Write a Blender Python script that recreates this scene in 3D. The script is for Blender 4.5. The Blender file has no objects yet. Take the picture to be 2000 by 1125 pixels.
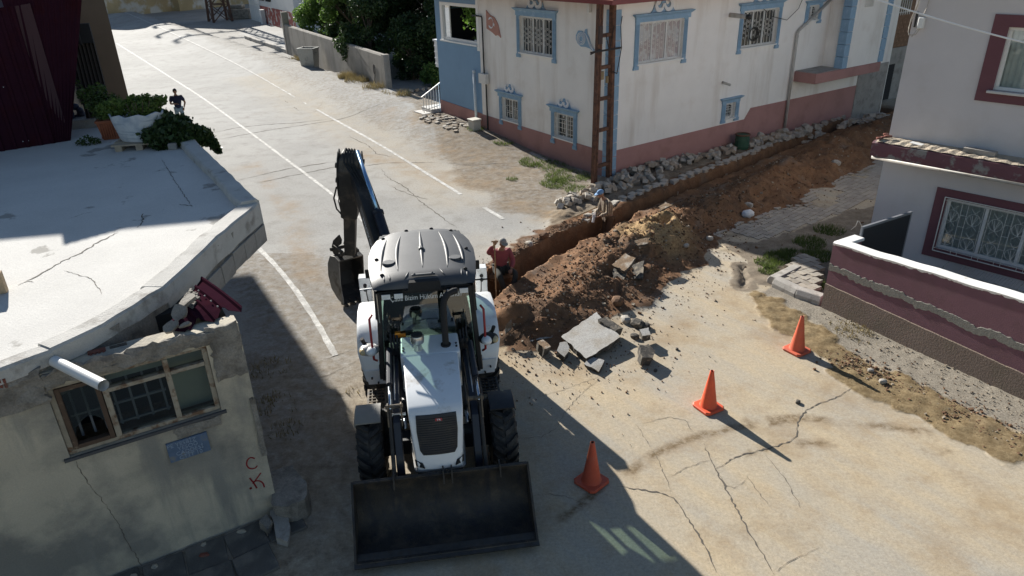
import bpy, bmesh, math, random
import numpy as np
from mathutils import Vector, Matrix, noise as mnoise
from mathutils.geometry import tessellate_polygon
R_ = math.radians
sc = bpy.context.scene
COL = sc.collection

# ---------------------------------------------------------------- camera
CAM_H, FPX, PITCH, ROLL = 7.0, 1398.9, R_(25.757), R_(1.628)
cF = Vector((0, math.cos(PITCH), -math.sin(PITCH)))
_r0, _u0 = Vector((1, 0, 0)), Vector((0, math.sin(PITCH), math.cos(PITCH)))
cR = _r0 * math.cos(ROLL) - _u0 * math.sin(ROLL)
cU = _u0 * math.cos(ROLL) + _r0 * math.sin(ROLL)
cam = bpy.data.cameras.new('camera')
camo = bpy.data.objects.new('camera', cam)
COL.objects.link(camo)
m = Matrix.Identity(4)
for i in range(3):
    m[i][0], m[i][1], m[i][2] = cR[i], cU[i], -cF[i]
m[2][3] = CAM_H
camo.matrix_world = m
cam.sensor_width = 36.0
cam.lens = 36.0 * FPX / 2000.0
cam.clip_start, cam.clip_end = 0.1, 2000.0
sc.camera = camo

# ---------------------------------------------------------------- light
SUN_AZ, SUN_EL = R_(121.5), R_(23.8)
world = bpy.data.worlds.new('World')
sc.world = world
world.use_nodes = True
wn = world.node_tree
sky = wn.nodes.new('ShaderNodeTexSky')
sky.sky_type = 'NISHITA'
sky.sun_disc = False
sky.sun_elevation = SUN_EL
sky.sun_rotation = math.pi / 2 - SUN_AZ
sky.altitude = 1000
sky.air_density = 1.15
sky.dust_density = 0.4
wn.links.new(sky.outputs[0], wn.nodes['Background'].inputs[0])
wn.nodes['Background'].inputs[1].default_value = 0.05
sl = bpy.data.lights.new('sun', 'SUN')
sl.energy = 5.0
sl.angle = R_(0.55)
sl.color = (1.0, 0.955, 0.875)
so = bpy.data.objects.new('sun', sl)
COL.objects.link(so)
so.location = (-20, 40, 30)
_d = Vector((math.cos(SUN_AZ) * math.cos(SUN_EL), math.sin(SUN_AZ) * math.cos(SUN_EL), math.sin(SUN_EL)))
so.rotation_euler = _d.to_track_quat('Z', 'Y').to_euler()
sc.view_settings.view_transform = 'Standard'
sc.view_settings.look = 'None'
sc.view_settings.gamma = 1.0
sc.view_settings.exposure = 0.92
sc.view_settings.use_curve_mapping = False

# ---------------------------------------------------------------- where a point of the photo lies in the place
def ray(px, py):
    return cF * FPX + cR * (px - 1000) - cU * (py - 562.5)
def at(px, py, z=0.0):
    d = ray(px, py)
    t = (z - CAM_H) / d.z
    return Vector((d.x * t, d.y * t, z))

# ---------------------------------------------------------------- numpy noise
_rs = np.random.RandomState(7)
_tab = _rs.rand(256, 256)
def vnoise(x, y):
    xi, yi = np.floor(x).astype(int), np.floor(y).astype(int)
    fx, fy = x - xi, y - yi
    fx, fy = fx * fx * (3 - 2 * fx), fy * fy * (3 - 2 * fy)
    a = _tab[xi % 256, yi % 256]; b = _tab[(xi + 1) % 256, yi % 256]
    c = _tab[xi % 256, (yi + 1) % 256]; d = _tab[(xi + 1) % 256, (yi + 1) % 256]
    return (a * (1 - fx) + b * fx) * (1 - fy) + (c * (1 - fx) + d * fx) * fy
def fbm(x, y, o=4):
    s, a, t = 0.0, 1.0, 0.0
    for i in range(o):
        s = s + a * (vnoise(x * 2 ** i + 17.3 * i, y * 2 ** i + 9.1 * i) - 0.5)
        t += a; a *= 0.5
    return s / t * 2
def sstep(a, b, x):
    t = np.clip((x - a) / (b - a), 0, 1)
    return t * t * (3 - 2 * t)
def pl_dist(x, y, pts):
    best = np.full(np.shape(x), 1e9); tt = np.zeros(np.shape(x)); acc = 0.0
    for (x0, y0), (x1, y1) in zip(pts[:-1], pts[1:]):
        dx, dy = x1 - x0, y1 - y0; L = math.hypot(dx, dy)
        t = np.clip(((x - x0) * dx + (y - y0) * dy) / (L * L), 0, 1)
        d = np.hypot(x - x0 - t * dx, y - y0 - t * dy)
        k = d < best
        best = np.where(k, d, best); tt = np.where(k, acc + t * L, tt); acc += L
    return best, tt
def poly_sd(x, y, pts):                       # signed distance, positive inside
    d, _ = pl_dist(x, y, list(pts) + [pts[0]])
    ins = np.zeros(np.shape(x), bool)
    n = len(pts)
    for i in range(n):
        x0, y0 = pts[i]; x1, y1 = pts[(i + 1) % n]
        if y0 == y1: continue
        c = ((y0 > y) != (y1 > y)) & (x < (x1 - x0) * (y - y0) / (y1 - y0) + x0)
        ins ^= c
    return np.where(ins, d, -d)

# ---------------------------------------------------------------- materials
MATS = {}
def mat(name, color, rough=0.85, var=0.0, vscale=4.0, color2=None, patch=None, bump=0.0, bscale=40.0, metal=0.0,
        spec=0.5, grain=0.0, gscale=120.0, coord='Object', streak=None, trans=0.0, clear=0.0):
    """procedural surface: colour mottled at vscale, optional second colour in patches, fine grain, bump"""
    if name in MATS: return MATS[name]
    mt = bpy.data.materials.new(name); mt.use_nodes = True
    nt = mt.node_tree; N, L = nt.nodes, nt.links
    b = N['Principled BSDF']
    b.inputs['Roughness'].default_value = rough
    b.inputs['Metallic'].default_value = metal
    b.inputs['Specular IOR Level'].default_value = spec
    if clear: b.inputs['Coat Weight'].default_value = clear
    tc = N.new('ShaderNodeTexCoord'); src = tc.outputs[coord]
    def noise(scale, detail=5, vec=None, rgh=0.6):
        n = N.new('ShaderNodeTexNoise'); n.inputs['Scale'].default_value = scale
        n.inputs['Detail'].default_value = detail; n.inputs['Roughness'].default_value = rgh
        L.new(vec or src, n.inputs['Vector']); return n.outputs['Fac']
    def rng(v, a, bb, c, d):
        r = N.new('ShaderNodeMapRange'); r.inputs[1].default_value = a; r.inputs[2].default_value = bb
        r.inputs[3].default_value = c; r.inputs[4].default_value = d; L.new(v, r.inputs[0]); return r.outputs[0]
    def mix(f, a, c):
        mx = N.new('ShaderNodeMix'); mx.data_type = 'RGBA'
        if isinstance(f, float): mx.inputs[0].default_value = f
        else: L.new(f, mx.inputs[0])
        for i, v in ((6, a), (7, c)):
            if isinstance(v, tuple): mx.inputs[i].default_value = (*v, 1)
            else: L.new(v, mx.inputs[i])
        return mx.outputs[2]
    def mul(a, f):
        mx = N.new('ShaderNodeMix'); mx.data_type = 'RGBA'; mx.blend_type = 'MULTIPLY'; mx.inputs[0].default_value = 1
        L.new(a, mx.inputs[6]); L.new(f, mx.inputs[7]); return mx.outputs[2]
    rgb = N.new('ShaderNodeRGB'); rgb.outputs[0].default_value = (*color, 1); c = rgb.outputs[0]
    if color2:
        ps, lo, hi = patch or (2.0, 0.5, 0.6)
        c = mix(rng(noise(ps, 7), lo, hi, 0, 1), c, color2)
    if streak:
        col3, sx, sz, lo, hi = streak
        mp = N.new('ShaderNodeMapping'); mp.inputs['Scale'].default_value = (sx, sx, sz); L.new(src, mp.inputs[0])
        c = mix(rng(noise(1.0, 6, mp.outputs[0]), lo, hi, 0, 1), c, col3)
    if var: c = mul(c, rng(noise(vscale, 6), 0.25, 0.75, 1 - var, 1 + var))
    if grain: c = mul(c, rng(noise(gscale, 3), 0.3, 0.7, 1 - grain, 1 + grain))
    L.new(c, b.inputs['Base Color'])
    if bump:
        bp = N.new('ShaderNodeBump'); bp.inputs['Strength'].default_value = min(1, bump); bp.inputs['Distance'].default_value = 0.02
        L.new(noise(bscale, 6), bp.inputs['Height']); L.new(bp.outputs[0], b.inputs['Normal'])
    MATS[name] = mt
    return mt
def glass(name, tint=(0.75, 0.85, 0.82), refl=0.10, rough=0.02, edge=0.75):
    if name in MATS: return MATS[name]
    mt = bpy.data.materials.new(name); mt.use_nodes = True
    N, L = mt.node_tree.nodes, mt.node_tree.links
    N.remove(N['Principled BSDF'])
    t = N.new('ShaderNodeBsdfTransparent'); t.inputs[0].default_value = (*tint, 1)
    g = N.new('ShaderNodeBsdfGlossy'); g.inputs['Roughness'].default_value = rough; g.inputs[0].default_value = (0.9, 0.95, 1, 1)
    lw = N.new('ShaderNodeLayerWeight'); lw.inputs[0].default_value = 0.25
    r = N.new('ShaderNodeMapRange'); r.inputs[3].default_value = refl; r.inputs[4].default_value = edge
    mx = N.new('ShaderNodeMixShader')
    L.new(lw.outputs['Fresnel'], r.inputs[0]); L.new(r.outputs[0], mx.inputs[0])
    L.new(t.outputs[0], mx.inputs[1]); L.new(g.outputs[0], mx.inputs[2])
    L.new(mx.outputs[0], N['Material Output'].inputs[0])
    MATS[name] = mt
    return mt
def leafmat(name, c1, c2, trans=0.35):
    if name in MATS: return MATS[name]
    mt = bpy.data.materials.new(name); mt.use_nodes = True
    N, L = mt.node_tree.nodes, mt.node_tree.links
    b = N['Principled BSDF']; b.inputs['Roughness'].default_value = 0.55
    tc = N.new('ShaderNodeTexCoord'); n = N.new('ShaderNodeTexNoise'); n.inputs['Scale'].default_value = 3.0
    n.inputs['Detail'].default_value = 8; n.inputs['Roughness'].default_value = 0.8
    L.new(tc.outputs['Object'], n.inputs['Vector'])
    r = N.new('ShaderNodeMapRange'); r.inputs[1].default_value = 0.35; r.inputs[2].default_value = 0.65; L.new(n.outputs['Fac'], r.inputs[0])
    mx = N.new('ShaderNodeMix'); mx.data_type = 'RGBA'; mx.inputs[6].default_value = (*c1, 1); mx.inputs[7].default_value = (*c2, 1)
    L.new(r.outputs[0], mx.inputs[0]); L.new(mx.outputs[2], b.inputs['Base Color'])
    t = N.new('ShaderNodeBsdfTranslucent'); L.new(mx.outputs[2], t.inputs[0])
    ms = N.new('ShaderNodeMixShader'); ms.inputs[0].default_value = trans
    L.new(b.outputs[0], ms.inputs[1]); L.new(t.outputs[0], ms.inputs[2]); L.new(ms.outputs[0], N['Material Output'].inputs[0])
    MATS[name] = mt
    return mt

# ---------------------------------------------------------------- mesh builder
class MB:
    def __init__(s, M=None):
        s.v, s.f, s.mi, s.M, s.cur = [], [], [], M, 0
    def add(s, vs, fs):
        o = len(s.v)
        for p in vs:
            p = Vector(p)
            s.v.append(s.M @ p if s.M is not None else p)
        for f in fs:
            s.f.append([o + i for i in f]); s.mi.append(s.cur)
        return s
    def hexa(s, p):                      # 8 corners: bottom 4 ccw, top 4 ccw
        return s.add(p, [(3, 2, 1, 0), (4, 5, 6, 7), (0, 1, 5, 4), (1, 2, 6, 5), (2, 3, 7, 6), (3, 0, 4, 7)])
    def box(s, x0, x1, y0, y1, z0, z1):
        return s.hexa([(x0, y0, z0), (x1, y0, z0), (x1, y1, z0), (x0, y1, z0), (x0, y0, z1), (x1, y0, z1), (x1, y1, z1), (x0, y1, z1)])
    def bar(s, p, q, w, h=None, up=(0, 0, 1)):
        h = h or w
        p, q = Vector(p), Vector(q); d = (q - p).normalized(); u = Vector(up)
        if abs(d.dot(u)) > 0.98: u = Vector((1, 0, 0))
        a = d.cross(u).normalized() * (w / 2); b = a.cross(d).normalized() * (h / 2)
        return s.hexa([p - a - b, p + a - b, p + a + b, p - a + b, q - a - b, q + a - b, q + a + b, q - a + b])
    def tube(s, pts, r, n=8, cap=True):
        pts = [Vector(p) for p in pts]; rs = r if isinstance(r, (list, tuple)) else [r] * len(pts)
        rings = []; ref = None
        for i, p in enumerate(pts):
            d = (pts[min(i + 1, len(pts) - 1)] - pts[max(i - 1, 0)]).normalized()
            if ref is None:
                ref = Vector((0, 0, 1)) if abs(d.z) < 0.9 else Vector((1, 0, 0))
            a = d.cross(ref).normalized(); b = a.cross(d).normalized(); ref = b
            rings.append([p + (a * math.cos(2 * math.pi * k / n) + b * math.sin(2 * math.pi * k / n)) * rs[i] for k in range(n)])
        vs = [v for rg in rings for v in rg]; fs = []
        for i in range(len(pts) - 1):
            for k in range(n):
                k2 = (k + 1) % n
                fs.append((i * n + k, i * n + k2, (i + 1) * n + k2, (i + 1) * n + k))
        if cap:
            fs.append(tuple(reversed(range(n)))); fs.append(tuple((len(pts) - 1) * n + k for k in range(n)))
        return s.add(vs, fs)
    def cyl(s, p, q, r0, r1=None, n=12, cap=True):
        return s.tube([p, q], [r0, r0 if r1 is None else r1], n, cap)
    def prism(s, poly, a, b, fn=None):   # poly of 2-D points extruded from a to b; fn(u,v,w)->xyz
        fn = fn or (lambda u, v, w: (u, v, w)); n = len(poly)
        vs = [fn(u, v, a) for u, v in poly] + [fn(u, v, b) for u, v in poly]
        tri = tessellate_polygon([[Vector((u, v, 0)) for u, v in poly]])
        fs = [tuple(t) for t in tri] + [tuple(n + i for i in reversed(t)) for t in tri]
        for i in range(n):
            j = (i + 1) % n
            fs.append((i, j, n + j, n + i))
        return s.add(vs, fs)
    def loft(s, rings, closed=True, cap=True):
        n = len(rings[0]); vs = [p for rg in rings for p in rg]; fs = []
        for i in range(len(rings) - 1):
            for k in range(n if closed else n - 1):
                k2 = (k + 1) % n
                fs.append((i * n + k, i * n + k2, (i + 1) * n + k2, (i + 1) * n + k))
        if cap and closed:
            fs.append(tuple(reversed(range(n)))); fs.append(tuple((len(rings) - 1) * n + k for k in range(n)))
        return s.add(vs, fs)
    def ball(s, c, rx, ry=None, rz=None, nu=10, nv=7, M=None):
        ry = ry or rx; rz = rz or rx; vs = []; fs = []
        for i in range(nv + 1):
            t = math.pi * i / nv
            for k in range(nu):
                a = 2 * math.pi * k / nu
                p = Vector((rx * math.sin(t) * math.cos(a), ry * math.sin(t) * math.sin(a), rz * math.cos(t)))
                vs.append(Vector(c) + (M @ p if M is not None else p))
        for i in range(nv):
            for k in range(nu):
                k2 = (k + 1) % nu
                fs.append((i * nu + k, (i + 1) * nu + k, (i + 1) * nu + k2, i * nu + k2))
        return s.add(vs, fs)
    def build(s, name, mats, parent=None, smooth=False, bevel=0.0, seg=1, recalc=True, kind=None, auto=None):
        me = bpy.data.meshes.new(name)
        me.from_pydata([tuple(v) for v in s.v], [], s.f)
        ms = mats if isinstance(mats, (list, tuple)) else [mats]
        for mm in ms: me.materials.append(mm)
        if len(ms) > 1: me.polygons.foreach_set('material_index', s.mi)
        if recalc:
            bm = bmesh.new(); bm.from_mesh(me); bmesh.ops.recalc_face_normals(bm, faces=bm.faces[:]); bm.to_mesh(me); bm.free()
        if smooth or auto:
            me.polygons.foreach_set('use_smooth', [True] * len(me.polygons))
            if auto:
                try: me.set_sharp_from_angle(angle=R_(auto))
                except Exception: pass
        me.update()
        o = bpy.data.objects.new(name, me); COL.objects.link(o)
        if parent: o.parent = parent
        if bevel:
            bv = o.modifiers.new('bevel', 'BEVEL'); bv.width = bevel; bv.segments = seg; bv.limit_method = 'ANGLE'; bv.angle_limit = R_(40)
        if kind: o['kind'] = kind
        return o
def tag(o, label=None, cat=None, group=None, kind=None):
    if label: o['label'] = label
    if cat: o['category'] = cat
    if group: o['group'] = group
    if kind: o['kind'] = kind
    return o
def empty(name, loc, rz, label, cat, group=None):
    o = bpy.data.objects.new(name, None); COL.objects.link(o)
    o.location = loc; o.rotation_euler = (0, 0, rz); o.empty_display_size = 0.3
    return tag(o, label, cat, group)
def copy_tree(o, parent=None):
    c = o.copy(); COL.objects.link(c)
    if parent: c.parent = parent
    for ch in o.children: copy_tree(ch, c)
    return c
def inst(o, loc, rot=(0, 0, 0), sca=(1, 1, 1), parent=None):
    c = o.copy(); COL.objects.link(c); c.location = loc; c.rotation_euler = rot; c.scale = sca
    if parent: c.parent = parent
    return c
def text(name, s, size, M, material, parent, depth=0.002, align='CENTER', sx=1.0):
    cu = bpy.data.curves.new(name, 'FONT'); cu.body = s; cu.size = size; cu.align_x = align; cu.extrude = depth; cu.resolution_u = 3
    t = bpy.data.objects.new(name, cu); COL.objects.link(t)
    bpy.context.view_layer.update()
    me = bpy.data.meshes.new_from_object(t.evaluated_get(bpy.context.evaluated_depsgraph_get()))
    bpy.data.objects.remove(t); bpy.data.curves.remove(cu)
    me.transform(M @ Matrix.Diagonal((sx, 1, 1, 1))); me.materials.clear(); me.materials.append(material); me.name = name
    o = bpy.data.objects.new(name, me); COL.objects.link(o); o.parent = parent
    return o
def stone_mesh(name, sx, sy, sz, rnd, jitter=0.12, material=None):
    b = MB(); q = lambda v: v * (1 + rnd.uniform(-jitter, jitter))
    x, y, z = sx / 2, sy / 2, sz / 2
    b.hexa([(-q(x), -q(y), -q(z)), (q(x), -q(y), -q(z)), (q(x), q(y), -q(z)), (-q(x), q(y), -q(z)),
            (-q(x), -q(y), q(z)), (q(x), -q(y), q(z)), (q(x), q(y), q(z)), (-q(x), q(y), q(z))])
    me = bpy.data.meshes.new(name); me.from_pydata([tuple(v) for v in b.v], [], b.f)
    bm = bmesh.new(); bm.from_mesh(me)
    bmesh.ops.bevel(bm, geom=bm.edges[:], offset=min(sx, sy, sz) * 0.09, segments=1, affect='EDGES')
    bmesh.ops.recalc_face_normals(bm, faces=bm.faces[:]); bm.to_mesh(me); bm.free()
    if material: me.materials.append(material)
    return me
rnd = random.Random(11)
# ================================================================ THE GROUND
def gp(px, py, z=0.0):
    p = at(px, py, z); return (p.x, p.y)
HC = Vector((3.237, 22.534, 0)); H_ROT = R_(34.5)           # corner of the white house; local x along the side street, local y up the main road
CENTRE = [gp(*p) for p in [(228, 85), (292, 125), (355, 165), (400, 194), (475, 249), (565, 316), (640, 372)]] + [(-4.3, 19.4), (-3.0, 17.0)]
RIGHT = [gp(*p) for p in [(211, 16), (305, 58), (364, 85), (460, 129), (542, 172), (635, 224), (720, 270), (795, 315), (900, 380)]]
LEFT = [(-11.6, 25.3), (-9.0, 21.2), (-6.69, 17.5), (-5.75, 16.11), (-4.87, 14.63), (-4.06, 13.12), (-3.4, 11.76)]
TRENCH = [(-0.9, 13.9), (-0.62, 14.5), (0.3, 15.85), (1.4, 17.25), (2.55, 18.3), (3.85, 19.8), (5.5, 21.4), (7.7, 23.4), (10.9, 26.4), (17, 32.2)]
RIDGE = [(0.15, 12.75), (1.0, 13.5), (1.7, 14.5), (2.5, 15.5), (3.35, 16.6), (4.5, 17.8), (5.6, 18.9), (7.5, 20.6), (10.0, 23.0), (15.5, 28.2)]
RIDGE_H = [0.50, 0.28, 0.32, 0.38, 0.62, 0.52, 0.50, 0.55, 0.52, 0.5]
RIDGE_R = [1.15, 1.25, 1.45, 1.55, 1.5, 1.3, 1.3, 1.5, 1.5, 1.5]
VERGE = [(-6.4, 39.5), (-4.6, 32.5), (-2.9, 27.0), (-1.7, 22.6), (-0.4, 19.8), (0.9, 18.9), (2.4, 18.6), (3.3, 22.6), (-1.0, 30.6), (-3.4, 34.2), (-4.2, 39.5)]
HSIDE = [(1.6, 20.2), (1.0, 18.0), (2.3, 18.6), (3.9, 20.4), (5.7, 22.1), (8.0, 24.2), (11.2, 27.3), (17.2, 33.2), (20, 38), (12, 30), (3.3, 23.2)]
CORNER = [(5.25, 17.0), (5.62, 15.6), (5.35, 14.5), (6.5, 13.4), (7.0, 13.4), (8.6, 15.7), (11.5, 19.5), (9.6, 18.9), (7.6, 17.55), (6.2, 16.7)]
GRAVEL = [(5.35, 13.9), (5.9, 14.4), (6.5, 13.2), (8.6, 9.7), (10, 7.3), (8.7, 7.3), (7.85, 8.75), (6.9, 10.15), (6.2, 11.3), (5.95, 12.6)]
MUD = [(5.0, 13.9), (5.4, 14.2), (5.95, 12.7), (6.2, 11.3), (6.9, 10.15), (7.85, 8.75), (8.7, 7.3), (8.1, 7.2), (7.36, 8.1), (6.5, 8.8), (5.95, 9.9), (5.62, 10.6), (5.5, 11.9), (5.2, 12.5)]
PAVED = [(5.0, 17.6), (7.0, 19.1), (9.9, 22.1), (17, 28.6), (20, 30), (13.0, 21.8), (10.6, 19.7), (7.7, 17.6), (6.3, 16.85), (5.6, 16.9)]
TRACKS = [[(1229, 922), (1280, 885), (1355, 854), (1420, 838), (1490, 828), (1550, 820)], [(1100, 1010), (1135, 985), (1170, 955)],
          [(1460, 822), (1560, 816), (1690, 828), (1800, 842), (1890, 858)], [(1560, 866), (1625, 866)], [(1390, 908), (1440, 888), (1490, 878)],
          [(1815, 880), (1850, 884)], [(1640, 690), (1600, 640), (1560, 600)]]
TRACKS = [[gp(*p) for p in t] for t in TRACKS]

STAINS = [([(1240, 640), (1420, 720), (1560, 770), (1720, 860), (1900, 1010)], .38), ([(1420, 560), (1500, 680), (1640, 780), (1700, 900), (1780, 1080)], .35), ([(1330, 620), (1450, 760), (1560, 900), (1680, 1060)], .25),
          ([(1640, 800), (1800, 900), (1990, 1040)], .40), ([(1500, 640), (1620, 720), (1760, 800)], .5), ([(1229, 922), (1280, 885), (1355, 854), (1420, 838), (1550, 820), (1690, 828), (1880, 862)], .20), ([(1390, 910), (1490, 878), (1625, 866), (1800, 890)], .16),
          ([(1000, 690), (1100, 720), (1180, 700)], .5), ([(700, 300), (800, 330), (950, 360), (1080, 420)], .7), ([(780, 230), (850, 290), (1000, 330)], .9), ([(560, 400), (600, 520), (680, 640)], .35), ([(480, 300), (560, 420), (600, 560)], .25)]
STAINS = [([gp(*p) for p in t], w) for t, w in STAINS]
def ridge(x, y):
    out = np.zeros(np.shape(x))
    for i in range(len(RIDGE) - 1):
        (x0, y0), (x1, y1) = RIDGE[i], RIDGE[i + 1]
        dx, dy = x1 - x0, y1 - y0; L2 = dx * dx + dy * dy
        t = np.clip(((x - x0) * dx + (y - y0) * dy) / L2, 0, 1)
        d = np.hypot(x - x0 - t * dx, y - y0 - t * dy)
        h = RIDGE_H[i] * (1 - t) + RIDGE_H[i + 1] * t; r = RIDGE_R[i] * (1 - t) + RIDGE_R[i + 1] * t
        r = r * (1 + 0.5 * fbm(x * 1.0, y * 1.0, 4)); q = np.clip(1 - d / r, 0, 1)
        out = np.maximum(out, h * (q * 0.55 + 0.45 * q * q * (3 - 2 * q)))
    return out

def fields(x, y):
    e, n = (math.cos(H_ROT), math.sin(H_ROT)), (-math.sin(H_ROT), math.cos(H_ROT))
    hx = (x - HC.x) * e[0] + (y - HC.y) * e[1]; hy = (x - HC.x) * n[0] + (y - HC.y) * n[1]
    w = fbm(x * 0.9, y * 0.9, 4); w2 = fbm(x * 3.1 + 5, y * 3.1, 4); w3 = fbm(x * 9 + 3, y * 9, 3)
    F = {}
    td, tt = pl_dist(x, y, TRENCH)
    td = td + 0.05 * w2 + 0.03 * w3
    far_ = sstep(5.5, 7.0, tt); td = td + 0.15 * far_; trench = sstep(0.43, 0.31, td)
    sp = ridge(x, y)
    sp = sp * sstep(0.40, 0.66, td)
    spill = sstep(0.0, 0.05, sp + 0.02 * w2)
    verge = sstep(-0.5, 0.5, poly_sd(x, y, VERGE) + 0.5 * w)
    hs = sstep(-0.25, 0.25, poly_sd(x, y, HSIDE) + 0.3 * w)
    cn = sstep(-0.15, 0.15, poly_sd(x, y, CORNER) + 0.15 * w2)
    gr = sstep(-0.12, 0.12, poly_sd(x, y, GRAVEL) + 0.15 * w2)
    mud = sstep(-0.16, 0.14, poly_sd(x, y, MUD) + 0.26 * w2 + 0.2 * w)
    pv = sstep(-0.1, 0.1, poly_sd(x, y, PAVED) + 0.1 * w2)
    rd, _ = pl_dist(x, y, RIGHT); ld, _ = pl_dist(x, y, LEFT)
    tr = np.zeros(np.shape(x))
    for t in TRACKS:
        d, _ = pl_dist(x, y, t); tr = np.maximum(tr, sstep(0.13, 0.04, d + 0.06 * w2) * sstep(-0.25, 0.25, w2 + 0.2))
    side = sstep(0.3, 1.2, poly_sd(x, y, [(p[0], p[1]) for p in RIGHT] + [(-0.2, 19.5), (0, 24), (-2, 30), (-6, 40), (-13, 52), (-22, 68), (-30, 90), (-45, 115)]) + 0.5 * w)
    z = 0.004 * fbm(x * 0.35, y * 0.35, 3)
    z = z + 0.45 * sstep(2.0, 9.5, hy) * sstep(3.6, 0.4, -hx) * (hx < 1)
    z = z + verge * 0.014 * w2 + hs * (0.05 + 0.045 * w2 + 0.045 * w3) + gr * 0.018 * w3 + mud * (0.012 + 0.035 * w2 + 0.05 * np.maximum(w3, 0)) + cn * 0.04 * w2
    clod = 0.13 * w2 + 0.06 * w3 + 0.035 * fbm(x * 17, y * 17, 2) + 0.16 * fbm(x * 1.7 + 9, y * 1.7, 2)
    crater = np.hypot((x - 3.75), (y - 16.95) * 1.1)
    z = z + sp * (1 + 0.25 * w) + spill * clod * np.clip(sp * 3.0 + 0.12, 0, 1)
    z = z + 0.13 * sstep(0.62, 0.42, crater) * sstep(0.2, 0.42, crater) - 0.16 * sstep(0.40, 0.1, crater)
    z = z - trench * (0.85 - 0.45 * far_ + 0.06 * w2)
    z = z + 0.10 * sstep(0.8, 0.45, td) * (1 - trench) * sstep(0.2, 0.0, sp) * np.maximum(0, w2 + 0.3) * (tt > 0.6)
    # gap in the broken edge of the pavement beside the kerb
    gd, _ = pl_dist(x, y, [(5.12, 14.25), (5.3, 14.75), (5.38, 15.3)])
    z = z - 0.08 * sstep(0.14, 0.03, gd * 1.5 + 0.13 * w2 + 0.09 * w3)
    F['m_trench_shade'] = trench; F['m_soil'] = np.clip(np.maximum(spill, sstep(1.15, 0.7, td + 0.25 * w2 + 0.15 * w)), 0, 1)
    F['m_dirt_shade'] = np.clip(np.maximum.reduce([verge * 0.60, side * 0.42, hs * 0.95, cn, 0.6 * pv * sstep(-0.25, 0.6, w), 0.5 * sstep(2.4, 0.6, np.maximum(ld, 0)) * (x < -3) * (y < 17), 0.5 * sstep(-1.2, -2.6, x + 0.5 * w) * sstep(13.5, 11.5, y)]), 0, 1)  # dirt; the last zone also puts the lower-left building shade into the colour
    F['m_dirt_shade'] = np.maximum(F['m_dirt_shade'], sstep(0.45, 0.1, gd + 0.1 * w2)); st_ = np.zeros(np.shape(x))
    for t, wd in STAINS:
        d, _ = pl_dist(x, y, t); st_ = np.maximum(st_, np.exp(-((d + 0.25 * w2) / wd) ** 2) * sstep(-0.35, 0.35, w + 0.4 * w2))
    F['m_stain'] = st_; F['m_track'] = tr; F['m_mud'] = mud; F['m_grav'] = gr
    F['m_sand'] = sstep(1.3, 0.6, np.hypot(x - 3.6, y - 16.7) + 0.3 * w2) * spill
    dust = sstep(-2.5, 3.0, x + 0.35 * (19 - y) * (y < 19) - 0.55 * np.maximum(0, y - 15) + 1.6 * w)
    F['m_dust'] = np.clip(dust * (y < 40) + 0.35 * sstep(2.2, 0.3, rd) * (y < 45), 0, 1)
    F['m_pave'] = pv
    zone = np.zeros(np.shape(x), int)                       # which object a face belongs to
    zone[(verge > 0.5) | (hs > 0.5) | (cn > 0.5)] = 1
    zone[gr > 0.5] = 2; zone[mud > 0.5] = 3; zone[(pv > 0.5) & (spill < 0.5)] = 4
    zone[spill > 0.5] = 5
    zone[trench > 0.03] = 6
    return z, F, zone

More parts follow.
